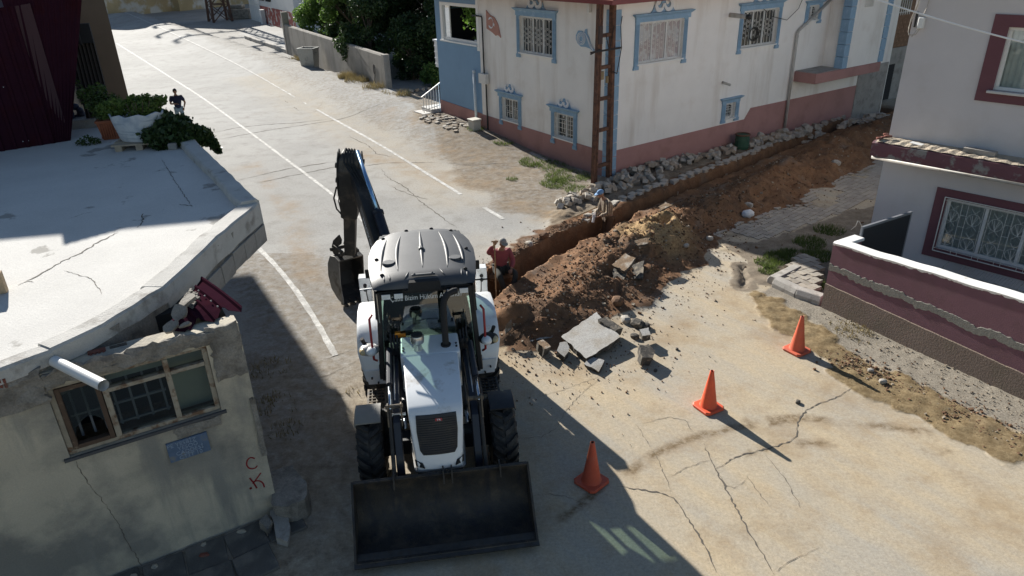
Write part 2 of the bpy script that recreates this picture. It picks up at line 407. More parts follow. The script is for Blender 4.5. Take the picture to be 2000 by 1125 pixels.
def ground_material():
    mt = bpy.data.materials.new('ground_surface'); mt.use_nodes = True; nt = mt.node_tree; N, L = nt.nodes, nt.links
    b = N['Principled BSDF']; geo = N.new('ShaderNodeNewGeometry'); pos = geo.outputs['Position']
    def noise(scale, detail=6, rgh=0.6, vec=None):
        n = N.new('ShaderNodeTexNoise'); n.inputs['Scale'].default_value = scale; n.inputs['Detail'].default_value = detail
        n.inputs['Roughness'].default_value = rgh; L.new(vec or pos, n.inputs['Vector']); return n.outputs['Fac']
    def rng(v, a, bb, c=0.0, d=1.0):
        r = N.new('ShaderNodeMapRange'); r.inputs[1].default_value = a; r.inputs[2].default_value = bb; r.inputs[3].default_value = c; r.inputs[4].default_value = d
        L.new(v, r.inputs[0]); return r.outputs[0]
    def mth(op, a, c):
        q = N.new('ShaderNodeMath'); q.operation = op
        for i, v in enumerate((a, c)):
            if isinstance(v, (int, float)): q.inputs[i].default_value = v
            else: L.new(v, q.inputs[i])
        return q.outputs[0]
    def mix(f, a, c, bl='MIX'):
        mx = N.new('ShaderNodeMix'); mx.data_type = 'RGBA'; mx.blend_type = bl
        if isinstance(f, (int, float)): mx.inputs[0].default_value = f
        else: L.new(f, mx.inputs[0])
        for i, v in ((6, a), (7, c)):
            if isinstance(v, tuple): mx.inputs[i].default_value = (*v, 1)
            else: L.new(v, mx.inputs[i])
        return mx.outputs[2]
    def attr(n):
        a = N.new('ShaderNodeAttribute'); a.attribute_name = n; return a.outputs['Fac']
    n_big, n_mid, n_fine, n_gr = noise(0.22, 6), noise(1.6, 7), noise(14, 6, 0.7), noise(75, 4, 0.8)
    def masked(name, amt=0.55):
        v = mth('ADD', attr(name), mth('MULTIPLY', mth('SUBTRACT', noise(5.0, 8, 0.75), 0.5), amt))
        return rng(v, 0.35, 0.65)
    base = mix(rng(n_big, 0.35, 0.65), (0.315, 0.310, 0.298), (0.40, 0.395, 0.38))
    base = mix(rng(n_mid, 0.5, 0.75), base, (0.27, 0.262, 0.245))
    mp = N.new('ShaderNodeMapping'); mp.vector_type = 'TEXTURE'; mp.inputs['Rotation'].default_value = (0, 0, R_(-56)); mp.inputs['Scale'].default_value = (2.6, 0.42, 1); L.new(pos, mp.inputs[0])
    streak = noise(1.0, 7, 0.65, mp.outputs[0])
    dustv = mth('MULTIPLY', attr('m_dust'), rng(mth('ADD', mth('MULTIPLY', streak, 0.6), mth('MULTIPLY', noise(0.55, 6), 0.5)), 0.38, 0.66, 0.12, 1.0))
    base = mix(mth('MULTIPLY', attr('m_dust'), 0.75), base, (0.40, 0.375, 0.325))
    base = mix(dustv, base, (0.50, 0.41, 0.285))
    base = mix(mth('MULTIPLY', attr('m_dust'), rng(noise(1.05, 8, 0.7), 0.50, 0.70, 0, 0.75)), base, (0.37, 0.275, 0.17))
    base = mix(1.0, base, rng(noise(27, 4, 0.85), 0.3, 0.7, 0.80, 1.16), 'MULTIPLY')
    # aggregate showing through
    base = mix(rng(n_gr, 0.60, 0.70, 0, 0.55), base, (0.60, 0.57, 0.52))
    base = mix(rng(noise(48, 3, 0.8), 0.61, 0.70, 0, 0.6), base, (0.13, 0.12, 0.105))
    dirt = mix(rng(noise(3.2, 8, 0.7), 0.38, 0.62), (0.185, 0.150, 0.112), (0.285, 0.24, 0.185))
    dirt = mix(rng(noise(30, 4, 0.8), 0.58, 0.70, 0, 0.7), dirt, (0.13, 0.10, 0.075))
    c = mix(masked('m_dirt_shade', 1.0), base, dirt)
    c = mix(mth('MULTIPLY', attr('m_stain'), rng(noise(2.2, 8, 0.7), 0.36, 0.64, 0.12, 0.75)), c, (0.30, 0.215, 0.13))
    c = mix(mth('MULTIPLY', attr('m_track'), rng(noise(9, 7, 0.75), 0.36, 0.58, 0.1, 0.95)), c, (0.17, 0.12, 0.068))
    grav = mix(rng(noise(38, 3, 0.8), 0.42, 0.60), (0.20, 0.175, 0.14), (0.35, 0.315, 0.26))
    c = mix(masked('m_grav'), c, grav)
    mud = mix(rng(noise(7, 8, 0.75), 0.4, 0.6), (0.20, 0.142, 0.075), (0.29, 0.22, 0.125))
    mud = mix(rng(noise(19, 5, 0.8), 0.56, 0.68, 0, 0.8), mud, (0.10, 0.072, 0.04))
    c = mix(masked('m_mud', 0.4), c, mud)
    soil = mix(rng(noise(2.4, 8, 0.72), 0.36, 0.64), (0.152, 0.078, 0.042), (0.262, 0.150, 0.083))
    soil = mix(rng(noise(1.3, 7, 0.7), 0.47, 0.62, 0, 0.75), soil, (0.115, 0.075, 0.05))
    soil = mix(rng(noise(0.9, 5, 0.6), 0.58, 0.70, 0, 0.6), soil, (0.21, 0.185, 0.16))
    soil = mix(rng(noise(26, 5, 0.8), 0.55, 0.68, 0, 0.8), soil, (0.085, 0.052, 0.034))
    soil = mix(rng(noise(60, 2, 0.5), 0.66, 0.72, 0, 0.7), soil, (0.36, 0.30, 0.23))
    soil = mix(mth('MULTIPLY', attr('m_trench_shade'), 0.88), soil, (0.085, 0.054, 0.036))  # trench soil darkened in colour to deepen the shade on its walls
    soil = mix(attr('m_sand'), soil, mix(rng(n_fine, 0.4, 0.6), (0.28, 0.185, 0.095), (0.40, 0.28, 0.15)))
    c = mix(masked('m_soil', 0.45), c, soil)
    c = mix(rng(mth('ADD', noise(0.45, 7, 0.7), mth('MULTIPLY', streak, 0.35)), 0.74, 0.95, 0, 0.35), c, (0.17, 0.135, 0.10))
    c = mix(1.0, c, rng(n_fine, 0.25, 0.75, 0.86, 1.12), 'MULTIPLY')
    L.new(c, b.inputs['Base Color'])
    b.inputs['Specular IOR Level'].default_value = 0.12
    L.new(rng(mth('ADD', attr('m_dust'), masked('m_dirt_shade')), 0.0, 1.0, 0.86, 0.95), b.inputs['Roughness'])
    bp = N.new('ShaderNodeBump'); bp.inputs['Strength'].default_value = 0.55; bp.inputs['Distance'].default_value = 0.012
    rough_amt = mth('ADD', 0.45, mth('MULTIPLY', mth('ADD', masked('m_soil'), mth('ADD', masked('m_mud'), masked('m_dirt_shade'))), 1.2))
    L.new(mth('MULTIPLY', mth('ADD', n_gr, mth('MULTIPLY', noise(33, 5, 0.75), 1.3)), rough_amt), bp.inputs['Height'])
    L.new(bp.outputs[0], b.inputs['Normal'])
    return mt
GROUND = ground_material()
ZONES = {0: ('road', 'structure'), 1: ('ground', 'structure'), 2: ('gravel_strip', 'structure'), 3: ('mud_gutter', 'structure'),
         4: ('pavement', 'structure'), 5: ('spoil_heap', 'stuff'), 6: ('trench', 'structure')}
def grid_ground(x0, x1, y0, y1, step, single=None, hole=None):
    nx, ny = max(2, int(round((x1 - x0) / step)) + 1), max(2, int(round((y1 - y0) / step)) + 1)
    X, Y = np.meshgrid(np.linspace(x0, x1, nx), np.linspace(y0, y1, ny)); X, Y = X.ravel(), Y.ravel()
    z, F, zone = fields(X, Y)
    i = np.arange(nx * ny).reshape(ny, nx)
    q = np.stack([i[:-1, :-1], i[:-1, 1:], i[1:, 1:], i[1:, :-1]], -1).reshape(-1, 4)
    fz = np.max(zone[q], 1) if single is None else np.full(len(q), -1)
    made = {}
    for zid in np.unique(fz):
        qq = q[fz == zid]; used, inv = np.unique(qq, return_inverse=True); inv = inv.reshape(qq.shape)
        nm, kd = single if single else ZONES[zid]
        me = bpy.data.meshes.new(nm)
        me.vertices.add(len(used)); me.vertices.foreach_set('co', np.stack([X[used], Y[used], z[used]], 1).astype(np.float32).ravel())
        me.loops.add(len(qq) * 4); me.loops.foreach_set('vertex_index', inv.astype(np.int32).ravel())
        me.polygons.add(len(qq)); me.polygons.foreach_set('loop_start', np.arange(0, len(qq) * 4, 4, dtype=np.int32))
        me.polygons.foreach_set('use_smooth', np.ones(len(qq), bool))
        me.update(calc_edges=True)
        for k, v in F.items():
            a = me.attributes.new(k, 'FLOAT', 'POINT'); a.data.foreach_set('value', v[used].astype(np.float32))
        me.materials.append(GROUND)
        o = bpy.data.objects.new(nm, me); COL.objects.link(o); o['kind'] = kd
        made[nm] = o
    return made
GX0, GX1, GY0, GY1 = -9.1, 14.0, 4.0, 38.3
G = grid_ground(GX0, GX1, GY0, GY1, 0.07)
pavement = G['pavement']
grid_ground(-60, 40, GY1, 130, 0.6, ('road', 'structure'))
grid_ground(-60, GX0, GY0, GY1, 1.0, ('ground', 'structure'))
grid_ground(GX1, 40, GY0, GY1, 1.0, ('ground', 'structure'))
grid_ground(-60, 40, -40, GY0, 2.0, ('ground', 'structure'))
b = MB(); q_ = [(-900, -900, -0.03), (900, -900, -0.03), (900, 900, -0.03), (-900, 900, -0.03), (-60, -40, -0.03), (40, -40, -0.03), (40, 130, -0.03), (-60, 130, -0.03)]; b.add(q_, [(0, 1, 5, 4), (1, 2, 6, 5), (2, 3, 7, 6), (3, 0, 4, 7)])
b.build('terrain', mat('far_earth', (0.25, 0.20, 0.14), 0.95, 0.2, 0.05, coord='Generated'), kind='structure')
def gz(x, y):
    return float(fields(np.array([x]), np.array([y]))[0][0])
def gzs(pts):
    a = np.array(pts); return fields(a[:, 0], a[:, 1])[0]

# painted lines: ribbons just above the road
def resample(pts, step):
    out = [Vector((*p[:2], 0)) for p in pts[:1]]
    for p, q in zip(pts[:-1], pts[1:]):
        p, q = Vector((*p[:2], 0)), Vector((*q[:2], 0)); n = max(1, int((q - p).length / step))
        out += [p.lerp(q, (i + 1) / n) for i in range(n)]
    return out
def smooth_pl(pts, it=2):
    pts = [Vector((p[0], p[1], 0)) for p in pts]
    for _ in range(it):
        o = [pts[0]]
        for a, c in zip(pts[:-1], pts[1:]): o += [a.lerp(c, 0.25), a.lerp(c, 0.75)]
        pts = o + [pts[-1]]
    return pts
def ribbon(b, pts, w, lift, jit=0.0, wj=0.0, taper=False):
    zs = gzs([(p[0], p[1]) for p in pts]); n = len(pts); vs = []
    for i, p in enumerate(pts):
        d = (Vector(pts[min(i + 1, n - 1)]) - Vector(pts[max(i - 1, 0)])); d.z = 0
        if d.length < 1e-6: d = Vector((1, 0, 0))
        d.normalize(); s = Vector((-d.y, d.x, 0)); k = rnd.uniform(-jit, jit)
        ww = w * (1 + rnd.uniform(-wj, wj)) * (min(1.0, 4.0 * min(i, n - 1 - i) / n + 0.25) if taper else 1.0)
        for sg in (-1, 1):
            vs.append((p[0] + s.x * (k + sg * ww / 2), p[1] + s.y * (k + sg * ww / 2), zs[i] + lift))
    b.add(vs, [(2 * i, 2 * i + 1, 2 * i + 3, 2 * i + 2) for i in range(n - 1)])
paint = mat('worn_paint', (0.62, 0.615, 0.59), 0.85, 0.10, 1.5, (0.38, 0.37, 0.35), (3.6, 0.38, 0.58), grain=0.25, gscale=50)
for nm, pl, w in (('road_line', CENTRE, 0.105), ('road_line', RIGHT, 0.115), ('road_line', LEFT, 0.12)):
    b = MB(); ribbon(b, resample(smooth_pl(pl, 3), 0.3), w, 0.008, 0.006, 0.12); b.build(nm, paint, kind='structure')
b = MB(); ribbon(b, resample([gp(945, 405), gp(983, 428)], 0.2), 0.13, 0.008); b.build('road_line', paint, kind='structure')

CR = [[(405, 262), (460, 250), (520, 243), (580, 240), (640, 233)], [(412, 275), (520, 255), (640, 237), (700, 228), (770, 215)],
      [(465, 352), (560, 330), (660, 315)], [(500, 358), (560, 345), (660, 325)], [(745, 330), (755, 345), (790, 365), (830, 400), (870, 430), (892, 445)],
      [(765, 365), (800, 380), (835, 390)], [(865, 318), (920, 324), (985, 320)], [(705, 325), (760, 318), (865, 318)],
      [(235, 102), (300, 95), (370, 85)], [(545, 190), (570, 205), (590, 222)], [(680, 265), (720, 285), (735, 300), (770, 308)],
      [(1170, 740), (1112, 791), (1077, 852), (1000, 859)], [(1056, 775), (1110, 758), (1172, 735)],
      [(1205, 950), (1308, 964), (1336, 1001), (1373, 1057), (1401, 1118)], [(1275, 880), (1299, 927), (1310, 964)], [(1243, 829), (1270, 875)],
      [(1243, 829), (1331, 810), (1359, 852)], [(1373, 866), (1397, 917), (1425, 969), (1462, 1039), (1495, 1090), (1513, 1123)],
      [(1397, 917), (1443, 889), (1485, 880), (1537, 866), (1560, 847), (1555, 829), (1574, 801), (1600, 787), (1640, 775), (1668, 755)],
      [(1457, 927), (1504, 992)], [(1495, 889), (1530, 930), (1565, 992)], [(1513, 1118), (1555, 1090), (1600, 1071)],
      [(1310, 930), (1360, 905), (1400, 895)], [(1397, 917), (1425, 960), (1460, 935)], [(1145, 985), (1090, 965), (1030, 970)],
      [(590, 720), (640, 700), (700, 680)], [(610, 745), (660, 725), (705, 700)]]
b = MB()
for ci, c in enumerate(CR):
    thick = 0.016 if ci in (18, 13, 17) else (0.045 if ci in (0, 1, 2, 3) else (0.028 if ci < 11 else 0.006))
    ribbon(b, resample(smooth_pl([gp(*p) for p in c], 1 if ci > 10 else 0), 0.05 if ci > 10 else 0.14), thick, 0.005, 0.016 if ci > 10 else 0.035, 0.75, True)
b.build('road_cracks', mat('crack_dark', (0.115, 0.10, 0.082), 0.95), kind='structure')
# ================================================================ THE WHITE HOUSE
M_white = mat('white_render', (0.86, 0.83, 0.785), 0.9, 0.05, 1.2, (0.70, 0.64, 0.57), (0.9, 0.56, 0.85), bump=0.25, bscale=60, grain=0.05, gscale=80, streak=((0.64, 0.58, 0.51), 1.7, 0.22, 0.52, 0.82))
M_blue = mat('blue_render', (0.215, 0.35, 0.505), 0.88, 0.06, 1.5, bump=0.2, bscale=60, grain=0.05)
M_trim = mat('blue_trim', (0.245, 0.385, 0.525), 0.75, 0.10, 5.0, (0.34, 0.47, 0.60), (6, 0.55, 0.7))
M_dado = mat('pink_plinth', (0.40, 0.215, 0.195), 0.9, 0.08, 1.4, (0.33, 0.175, 0.155), (1.3, 0.5, 0.7), bump=0.2, bscale=70, grain=0.05)
M_pvc = mat('white_plastic_frame', (0.78, 0.78, 0.76), 0.35, 0.03, 8)
M_iron_w = mat('white_painted_iron', (0.76, 0.75, 0.71), 0.5, 0.08, 12)
M_pane = mat('dark_window_pane', (0.03, 0.038, 0.042), 0.06, 0.3, 1.2, spec=0.8)
M_curt = mat('window_with_curtain', (0.42, 0.36, 0.36), 0.10, 0.10, 3.0, (0.55, 0.55, 0.55), (2.0, 0.5, 0.55), spec=0.8)
M_scroll = mat('white_moulding', (0.74, 0.75, 0.76), 0.7, 0.05, 8)
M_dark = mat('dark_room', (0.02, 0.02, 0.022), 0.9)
M_redfascia = mat('red_fascia', (0.20, 0.03, 0.03), 0.5, 0.15, 3)
M_tile = mat('roof_tile', (0.30, 0.10, 0.06), 0.8, 0.2, 6)
M_conc = mat('bare_concrete', (0.33, 0.31, 0.285), 0.92, 0.15, 2.5, (0.24, 0.22, 0.20), (3.0, 0.5, 0.65), bump=0.5, bscale=35, grain=0.12)
M_pipe = mat('grey_pipe', (0.46, 0.44, 0.41), 0.5, 0.12, 6, streak=((0.30, 0.24, 0.18), 8, 0.5, 0.5, 0.75))
M_black = mat('black_pipe', (0.012, 0.012, 0.013), 0.5)

house = empty('white_house', HC, H_ROT, 'white two storey house with blue window surrounds, pink plinth and blue side wing', 'house')
RF = lambda u, z, o: (u, -o, z)
LF = lambda u, z, o: (-o, u, z)
Z0, ZT = -0.3, 5.34
def face_cells(b, fm, u0, u1, z0, z1, holes, depth):
    us = sorted({u0, u1, *[h[0] for h in holes], *[h[1] for h in holes]})
    zs = sorted({z0, z1, *[h[2] for h in holes], *[h[3] for h in holes]})
    us = [u for u in us if u0 <= u <= u1]; zs = [z for z in zs if z0 <= z <= z1]
    for a, c in zip(us[:-1], us[1:]):
        for d, e in zip(zs[:-1], zs[1:]):
            mu, mz = (a + c) / 2, (d + e) / 2
            if any(h[0] < mu < h[1] and h[2] < mz < h[3] for h in holes): continue
            b.add([fm(a, d, 0), fm(c, d, 0), fm(c, e, 0), fm(a, e, 0)], [(0, 1, 2, 3)])
    for h in holes:
        a, c, d, e = h[:4]; q = h[4] if len(h) > 4 else depth
        for p, r in (((a, d), (c, d)), ((c, d), (c, e)), ((c, e), (a, e)), ((a, e), (a, d))):
            b.add([fm(*p, 0), fm(*r, 0), fm(*r, -q), fm(*p, -q)], [(0, 1, 2, 3)])
L_HOLES = [(2.90, 4.76, 3.50, 4.70), (4.95, 6.00, 0.95, 1.76), (1.77, 2.80, 0.86, 1.70)]
R_HOLES = [(1.06, 3.02, 3.47, 4.68), (5.95, 7.86, 3.48, 4.68), (5.50, 6.02, 1.10, 1.64), (9.64, 10.24, 4.12, 4.62)]
b = MB()
face_cells(b, LF, 0.0, 7.42, Z0, ZT, L_HOLES, 0.20)
face_cells(b, RF, 0.0, 16.0, Z0, ZT, R_HOLES, 0.20)
for q in ([(0.45, 7.42), (16, 7.42)], [(16, 7.42), (16, 0)]):
    (x0, y0), (x1, y1) = q
    b.add([(x0, y0, Z0), (x1, y1, Z0), (x1, y1, ZT), (x0, y0, ZT)], [(0, 1, 2, 3)])
b.add([(0, 0, ZT), (16, 0, ZT), (16, 7.42, ZT), (0, 7.42, ZT)], [(0, 1, 2, 3)])
for h, fm in [(h, LF) for h in L_HOLES] + [(h, RF) for h in R_HOLES]:
    b.add([fm(h[0], h[2], -0.2), fm(h[1], h[2], -0.2), fm(h[1], h[3], -0.2), fm(h[0], h[3], -0.2)], [(0, 1, 2, 3)])
b.build('wall', M_white, house, recalc=False)
# blue wing with its open loggia
b = MB()
WH = (7.58, 10.28, 3.48, 4.93)
face_cells(b, LF, 7.42, 10.72, Z0, ZT, [WH], 0.22)
b.add([(0, 10.72, Z0), (4.2, 10.72, Z0), (4.2, 10.72, 4.62), (0, 10.72, 4.62)], [(0, 1, 2, 3)])       # unseen slot above this end wall, added to let sun onto the vine
b.add([(0, 10.72, 5.22), (4.2, 10.72, 5.22), (4.2, 10.72, ZT), (0, 10.72, ZT)], [(0, 1, 2, 3)])
b.box(0.02, 0.34, 10.36, 10.70, 3.3, 5.0)
b.add([(0.22, 7.42, 3.3), (4.2, 7.42, 3.3), (4.2, 10.72, 3.3), (0.22, 10.72, 3.3)], [(0, 1, 2, 3)])
b.add([(4.2, 7.42, Z0), (4.2, 10.72, Z0), (4.2, 10.72, ZT), (4.2, 7.42, ZT)], [(0, 1, 2, 3)])
b.add([(0, 7.42, ZT), (4.2, 7.42, ZT), (4.2, 10.72, ZT), (0, 10.72, ZT)], [(0, 1, 2, 3)])
b.build('side_wing', M_blue, house, recalc=False)
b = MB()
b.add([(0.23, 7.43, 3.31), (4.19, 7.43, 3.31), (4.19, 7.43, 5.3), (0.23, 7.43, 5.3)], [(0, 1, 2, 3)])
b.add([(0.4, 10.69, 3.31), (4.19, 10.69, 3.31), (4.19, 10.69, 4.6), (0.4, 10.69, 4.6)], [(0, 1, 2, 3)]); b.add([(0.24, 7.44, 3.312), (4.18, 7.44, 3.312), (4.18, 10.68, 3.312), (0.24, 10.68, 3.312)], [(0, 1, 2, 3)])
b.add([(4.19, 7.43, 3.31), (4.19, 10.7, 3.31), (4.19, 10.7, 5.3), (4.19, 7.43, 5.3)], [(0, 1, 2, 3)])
b.build('loggia_shade_lining', M_dark, house, recalc=False)  # near-black sheets inside the wing; the interior shade is put into their colour
def lbar(b, fm, u0, u1, z0, z1, o0, o1):
    b.hexa([fm(u0, z0, o0), fm(u1, z0, o0), fm(u1, z0, o1), fm(u0, z0, o1), fm(u0, z1, o0), fm(u1, z1, o0), fm(u1, z1, o1), fm(u0, z1, o1)])
f = MB()
u0, u1, z0, z1 = WH[:4]
lbar(f, LF, u1 - 0.16, u1 + 0.02, z0, z1, -0.1, 0.015); lbar(f, LF, u0 - 0.17, u0, z0 - 0.2, ZT - 0.1, -0.02, 0.02)
lbar(f, LF, u0, u1 - 0.16, z1 - 0.12, z1, -0.1, 0.013); lbar(f, LF, u0 - 0.02, u1 + 0.06, z0 - 0.05, z0 + 0.005, -0.22, 0.07)
lbar(f, LF, 9.62, 9.66, z0, z1 - 0.12, -0.08, -0.04); lbar(f, LF, u0, u1 - 0.16, z0 + 0.007, z0 + 0.12, -0.09, -0.03)
win = f.build('loggia_window', M_pvc, house)
g = MB(); g.add([LF(9.66, z0 + 0.12, -0.06), LF(u1 - 0.16, z0 + 0.12, -0.06), LF(u1 - 0.16, z1 - 0.12, -0.06), LF(9.66, z1 - 0.12, -0.06)], [(0, 1, 2, 3)])
g.build('pane', glass('loggia_glass', (0.85, 0.9, 0.88), 0.04), win)
# plinth
b = MB()
b.prism([(-0.0, Z0), (7.43, Z0), (7.43, 0.88), (0.0, 0.84)], 0.0, 0.018, LF)
b.prism([(7.44, Z0), (10.74, Z0), (10.74, 0.98), (7.44, 0.90)], 0.0, 0.022, LF)
b.prism([(0.0, Z0), (13.7, Z0), (13.7, 1.28), (6.92, 1.30), (6.62, 0.93), (0.0, 0.87)], 0.0, 0.018, RF)
b.build('plinth', M_dado, house)
# roof
b = MB(); oh = 0.78
b.box(-oh, 16 + oh, -oh, 10.72 + oh, ZT + 0.002, ZT + 0.13)
b.box(10.9, 13.7, -0.9 - oh, -oh - 0.002, ZT + 0.004, ZT + 0.128)
eave = b.build('eave', M_redfascia, house)
b = MB()
x0, x1, y0, y1, zz = -oh - 0.04, 16 + oh, -oh - 0.04, 10.72 + oh, ZT + 0.132
b.add([(x0, y0, zz), (x1, y0, zz), (x1, y1, zz), (x0, y1, zz), (5.5, (y0 + y1) / 2, zz + 2.0), (10.5, (y0 + y1) / 2, zz + 2.0)],
      [(0, 1, 5, 4), (1, 2, 5), (2, 3, 4, 5), (3, 0, 4)])
b.build('roof', M_tile, house)
# ornate windows
def crest(fm, uc, zb, s, parent):
    b = MB(); pts = [(-0.62, 0), (0.62, 0), (0.52, 0.10), (0.45, 0.26), (0.34, 0.30), (0.22, 0.22), (0.12, 0.30), (0.05, 0.46), (-0.05, 0.46), (-0.12, 0.30), (-0.22, 0.22), (-0.34, 0.30), (-0.45, 0.26), (-0.52, 0.10)]
    b.prism([(uc + p * s, zb + q * s) for p, q in pts], 0.0, 0.035, fm)
    c = b.build('crest', M_trim, parent)
    b = MB()
    for sg in (-1, 1):
        path = []
        for k in range(15):
            a = R_(165 + 20 * k) if sg > 0 else R_(15 - 20 * k)
            r = 0.20 - 0.0035 * k
            path.append((uc + sg * 0.235 * s + r * s * math.cos(a), zb + (0.245 + 0.95 * r * math.sin(a)) * s))
        n = len(path); vs = []
        for i, (p, q) in enumerate(path):
            a0 = path[max(i - 1, 0)]; a1 = path[min(i + 1, n - 1)]; dx, dz = a1[0] - a0[0], a1[1] - a0[1]; l = math.hypot(dx, dz)
            w = (0.025 + 0.05 * math.sin(math.pi * min(1, (i + 0.6) / n))) * s
            nx, nz = -dz / l * w, dx / l * w
            vs += [fm(p - nx, q - nz, 0.036), fm(p + nx, q + nz, 0.036), fm(p + nx, q + nz, 0.07), fm(p - nx, q - nz, 0.07)]
        fs = []
        for i in range(n - 1):
            for k in range(4):
                k2 = (k + 1) % 4; fs.append((4 * i + k, 4 * i + k2, 4 * i + 4 + k2, 4 * i + 4 + k))
        fs += [(3, 2, 1, 0), (4 * n - 4, 4 * n - 3, 4 * n - 2, 4 * n - 1)]
        b.add(vs, fs)
    b.build('scroll', M_scroll, parent, smooth=False)
def grille(fm, u0, u1, z0, z1, kind, parent):
    b = MB(); o = 0.03; t = 0.011
    def bar(a, c, w=t): b.bar(fm(*a, o), fm(*c, o), w)
    bar((u0, z0 + 0.02), (u1, z0 + 0.02)); bar((u0, z1 - 0.02), (u1, z1 - 0.02))
    W, Hh = u1 - u0, z1 - z0
    def curl(cu, cz, r, a0, a1, n=7):
        pts = [fm(cu + r * math.cos(R_(a0 + (a1 - a0) * k / n)), cz + r * math.sin(R_(a0 + (a1 - a0) * k / n)), o) for k in range(n + 1)]
        for p, q in zip(pts[:-1], pts[1:]): b.bar(p, q, t * 0.8)
    if kind == 'curl':
        n = max(4, int(W / 0.165))
        for k in range(n + 1):
            u = u0 + W * k / n; bar((u, z0), (u, z1))
            if k < n:
                uc = u + W / n / 2
                for zc in (0.30, 0.45, 0.56, 0.70): curl(uc, z0 + Hh * zc + (0.03 if k % 2 else -0.03), 0.032, 0, 330, 6)
                if k % 2 == 0:
                    for sg in (-1, 1):
                        curl(u + W / n + sg * 0.10, z1 - 0.13, 0.10, 90 if sg > 0 else 90, 180 if sg > 0 else 0, 4)
                        curl(u + W / n + sg * 0.10, z0 + 0.13, 0.10, -90, -180 if sg > 0 else 0, 4)
    elif kind == 'maze':
        for k in range(7): bar((u0 + W * k / 6, z1 - 0.02), (u0 + W * k / 6, z1 - 0.30 * Hh))
        for cx in (0.02, 0.68):
            for dz in (0.66, 0.58, 0.14, 0.06): bar((u0 + W * cx, z0 + Hh * dz), (u0 + W * (cx + 0.3), z0 + Hh * dz))
            for k in (0, 0.1, 0.2, 0.3): bar((u0 + W * (cx + k), z0 + Hh * 0.60), (u0 + W * (cx + k), z0 + Hh * 0.1))
        for dz in (0.44, 0.36, 0.70): bar((u0 + W * 0.33, z0 + Hh * dz), (u0 + W * 0.67, z0 + Hh * dz))
        for k in (0.33, 0.5, 0.67): bar((u0 + W * k, z0), (u0 + W * k, z0 + Hh * 0.36)); bar((u0 + W * k, z0 + Hh * 0.44), (u0 + W * k, z0 + Hh * 0.7))
    else:
        for k in (0.0, 0.14, 0.26, 0.74, 0.86, 1.0): bar((u0 + W * k, z0), (u0 + W * k, z1))
        for dz in (0.24, 0.44, 0.64, 0.80): bar((u0, z0 + Hh * dz), (u1, z0 + Hh * dz))
        for k in (0.44, 0.56): bar((u0 + W * k, z0 + Hh * 0.3), (u0 + W * k, z0 + Hh * 0.75))
        for zc in (0.12, 0.92): b.ball(fm(u0 + W * 0.5, z0 + Hh * zc, o), 0.03, nu=6, nv=4)
    b.build('grille', M_iron_w, parent)
def ornate(fm, hole, uo0, uo1, zb, ztop, gk, panes=3, curtain=False, cr=True, pw=0.17):
    u0, u1, z0, z1 = hole[:4]
    b = MB(); fr = 0.055
    def fb(a, c, d, e, o0=-0.15, o1=-0.09): lbar(b, fm, a, c, d, e, o0, o1)
    fb(u0 + .002, u1 - .002, z0 + .002, z0 + fr); fb(u0 + .002, u1 - .002, z1 - fr, z1 - .002)
    for k in range(panes + 1):
        uu = u0 + .002 + (u1 - u0 - .004 - fr) * k / panes; fb(uu, uu + fr, z0 + fr + .001, z1 - fr - .001, -0.148, -0.088)
    lbar(b, fm, u0 - 0.05, u1 + 0.05, z0 - 0.045, z0 - 0.002, 0.003, 0.07)          # sill
    w = b.build('window', M_pvc, house)
    for k in range(panes):
        a = u0 + (u1 - u0 - fr) * k / panes + fr; c = u0 + (u1 - u0 - fr) * (k + 1) / panes
        p = MB(); p.add([fm(a, z0 + fr, -0.12), fm(c, z0 + fr, -0.12), fm(c, z1 - fr, -0.12), fm(a, z1 - fr, -0.12)], [(0, 1, 2, 3)])
        p.build('pane', M_curt if curtain else M_pane, w)
    grille(fm, u0 + 0.01, u1 - 0.01, z0 + 0.01, z1 - 0.01, gk, w)
    b = MB(); lt = z1 + 0.02
    lbar(b, fm, uo0 + 0.10, uo1 - 0.10, lt, ztop - 0.10, 0.002, 0.06)
    b.hexa([fm(uo0 + 0.09, ztop - 0.10, 0.002), fm(uo1 - 0.09, ztop - 0.10, 0.002), fm(uo1 - 0.09, ztop - 0.10, 0.065), fm(uo0 + 0.09, ztop - 0.10, 0.065),
            fm(uo0, ztop - 0.03, 0.002), fm(uo1, ztop - 0.03, 0.002), fm(uo1, ztop - 0.03, 0.13), fm(uo0, ztop - 0.03, 0.13)])
    lbar(b, fm, uo0, uo1, ztop - 0.029, ztop, 0.002, 0.14)
    for k in range(6):
        uc = u0 + (u1 - u0) * (k + 0.5) / 6; lbar(b, fm, uc - 0.05, uc + 0.05, lt + 0.05, lt + 0.075, 0.061, 0.07)
    for side in (0, 1):
        a = u0 - pw if side == 0 else u1 + 0.01
        c = a + pw - 0.01
        lbar(b, fm, a, c, zb + 0.12, lt - 0.001, 0.002, 0.045)
        for k in range(3): lbar(b, fm, a + 0.02 + k * 0.048, a + 0.045 + k * 0.048, zb + 0.2, lt - 0.06, 0.046, 0.058)
        lbar(b, fm, a - 0.015, c + 0.015, zb + 0.06, zb + 0.119, 0.002, 0.07); lbar(b, fm, a - 0.03, c + 0.03, zb, zb + 0.059, 0.002, 0.055)
    b.build('surround', M_trim, w)
    if cr: crest(fm, (u0 + u1) / 2, ztop + 0.001, 0.62 if u1 - u0 < 1.3 else 0.85, w)
    return w
ornate(LF, L_HOLES[0], 2.62, 5.06, 3.32, 4.97, 'curl')
ornate(LF, L_HOLES[1], 4.66, 6.33, 0.72, 2.00, 'maze', 2)
ornate(LF, L_HOLES[2], 1.49, 3.13, 0.61, 1.94, 'stars', 2)
ornate(RF, R_HOLES[0], 0.78, 3.38, 3.30, 4.94, 'curl', 3, True)
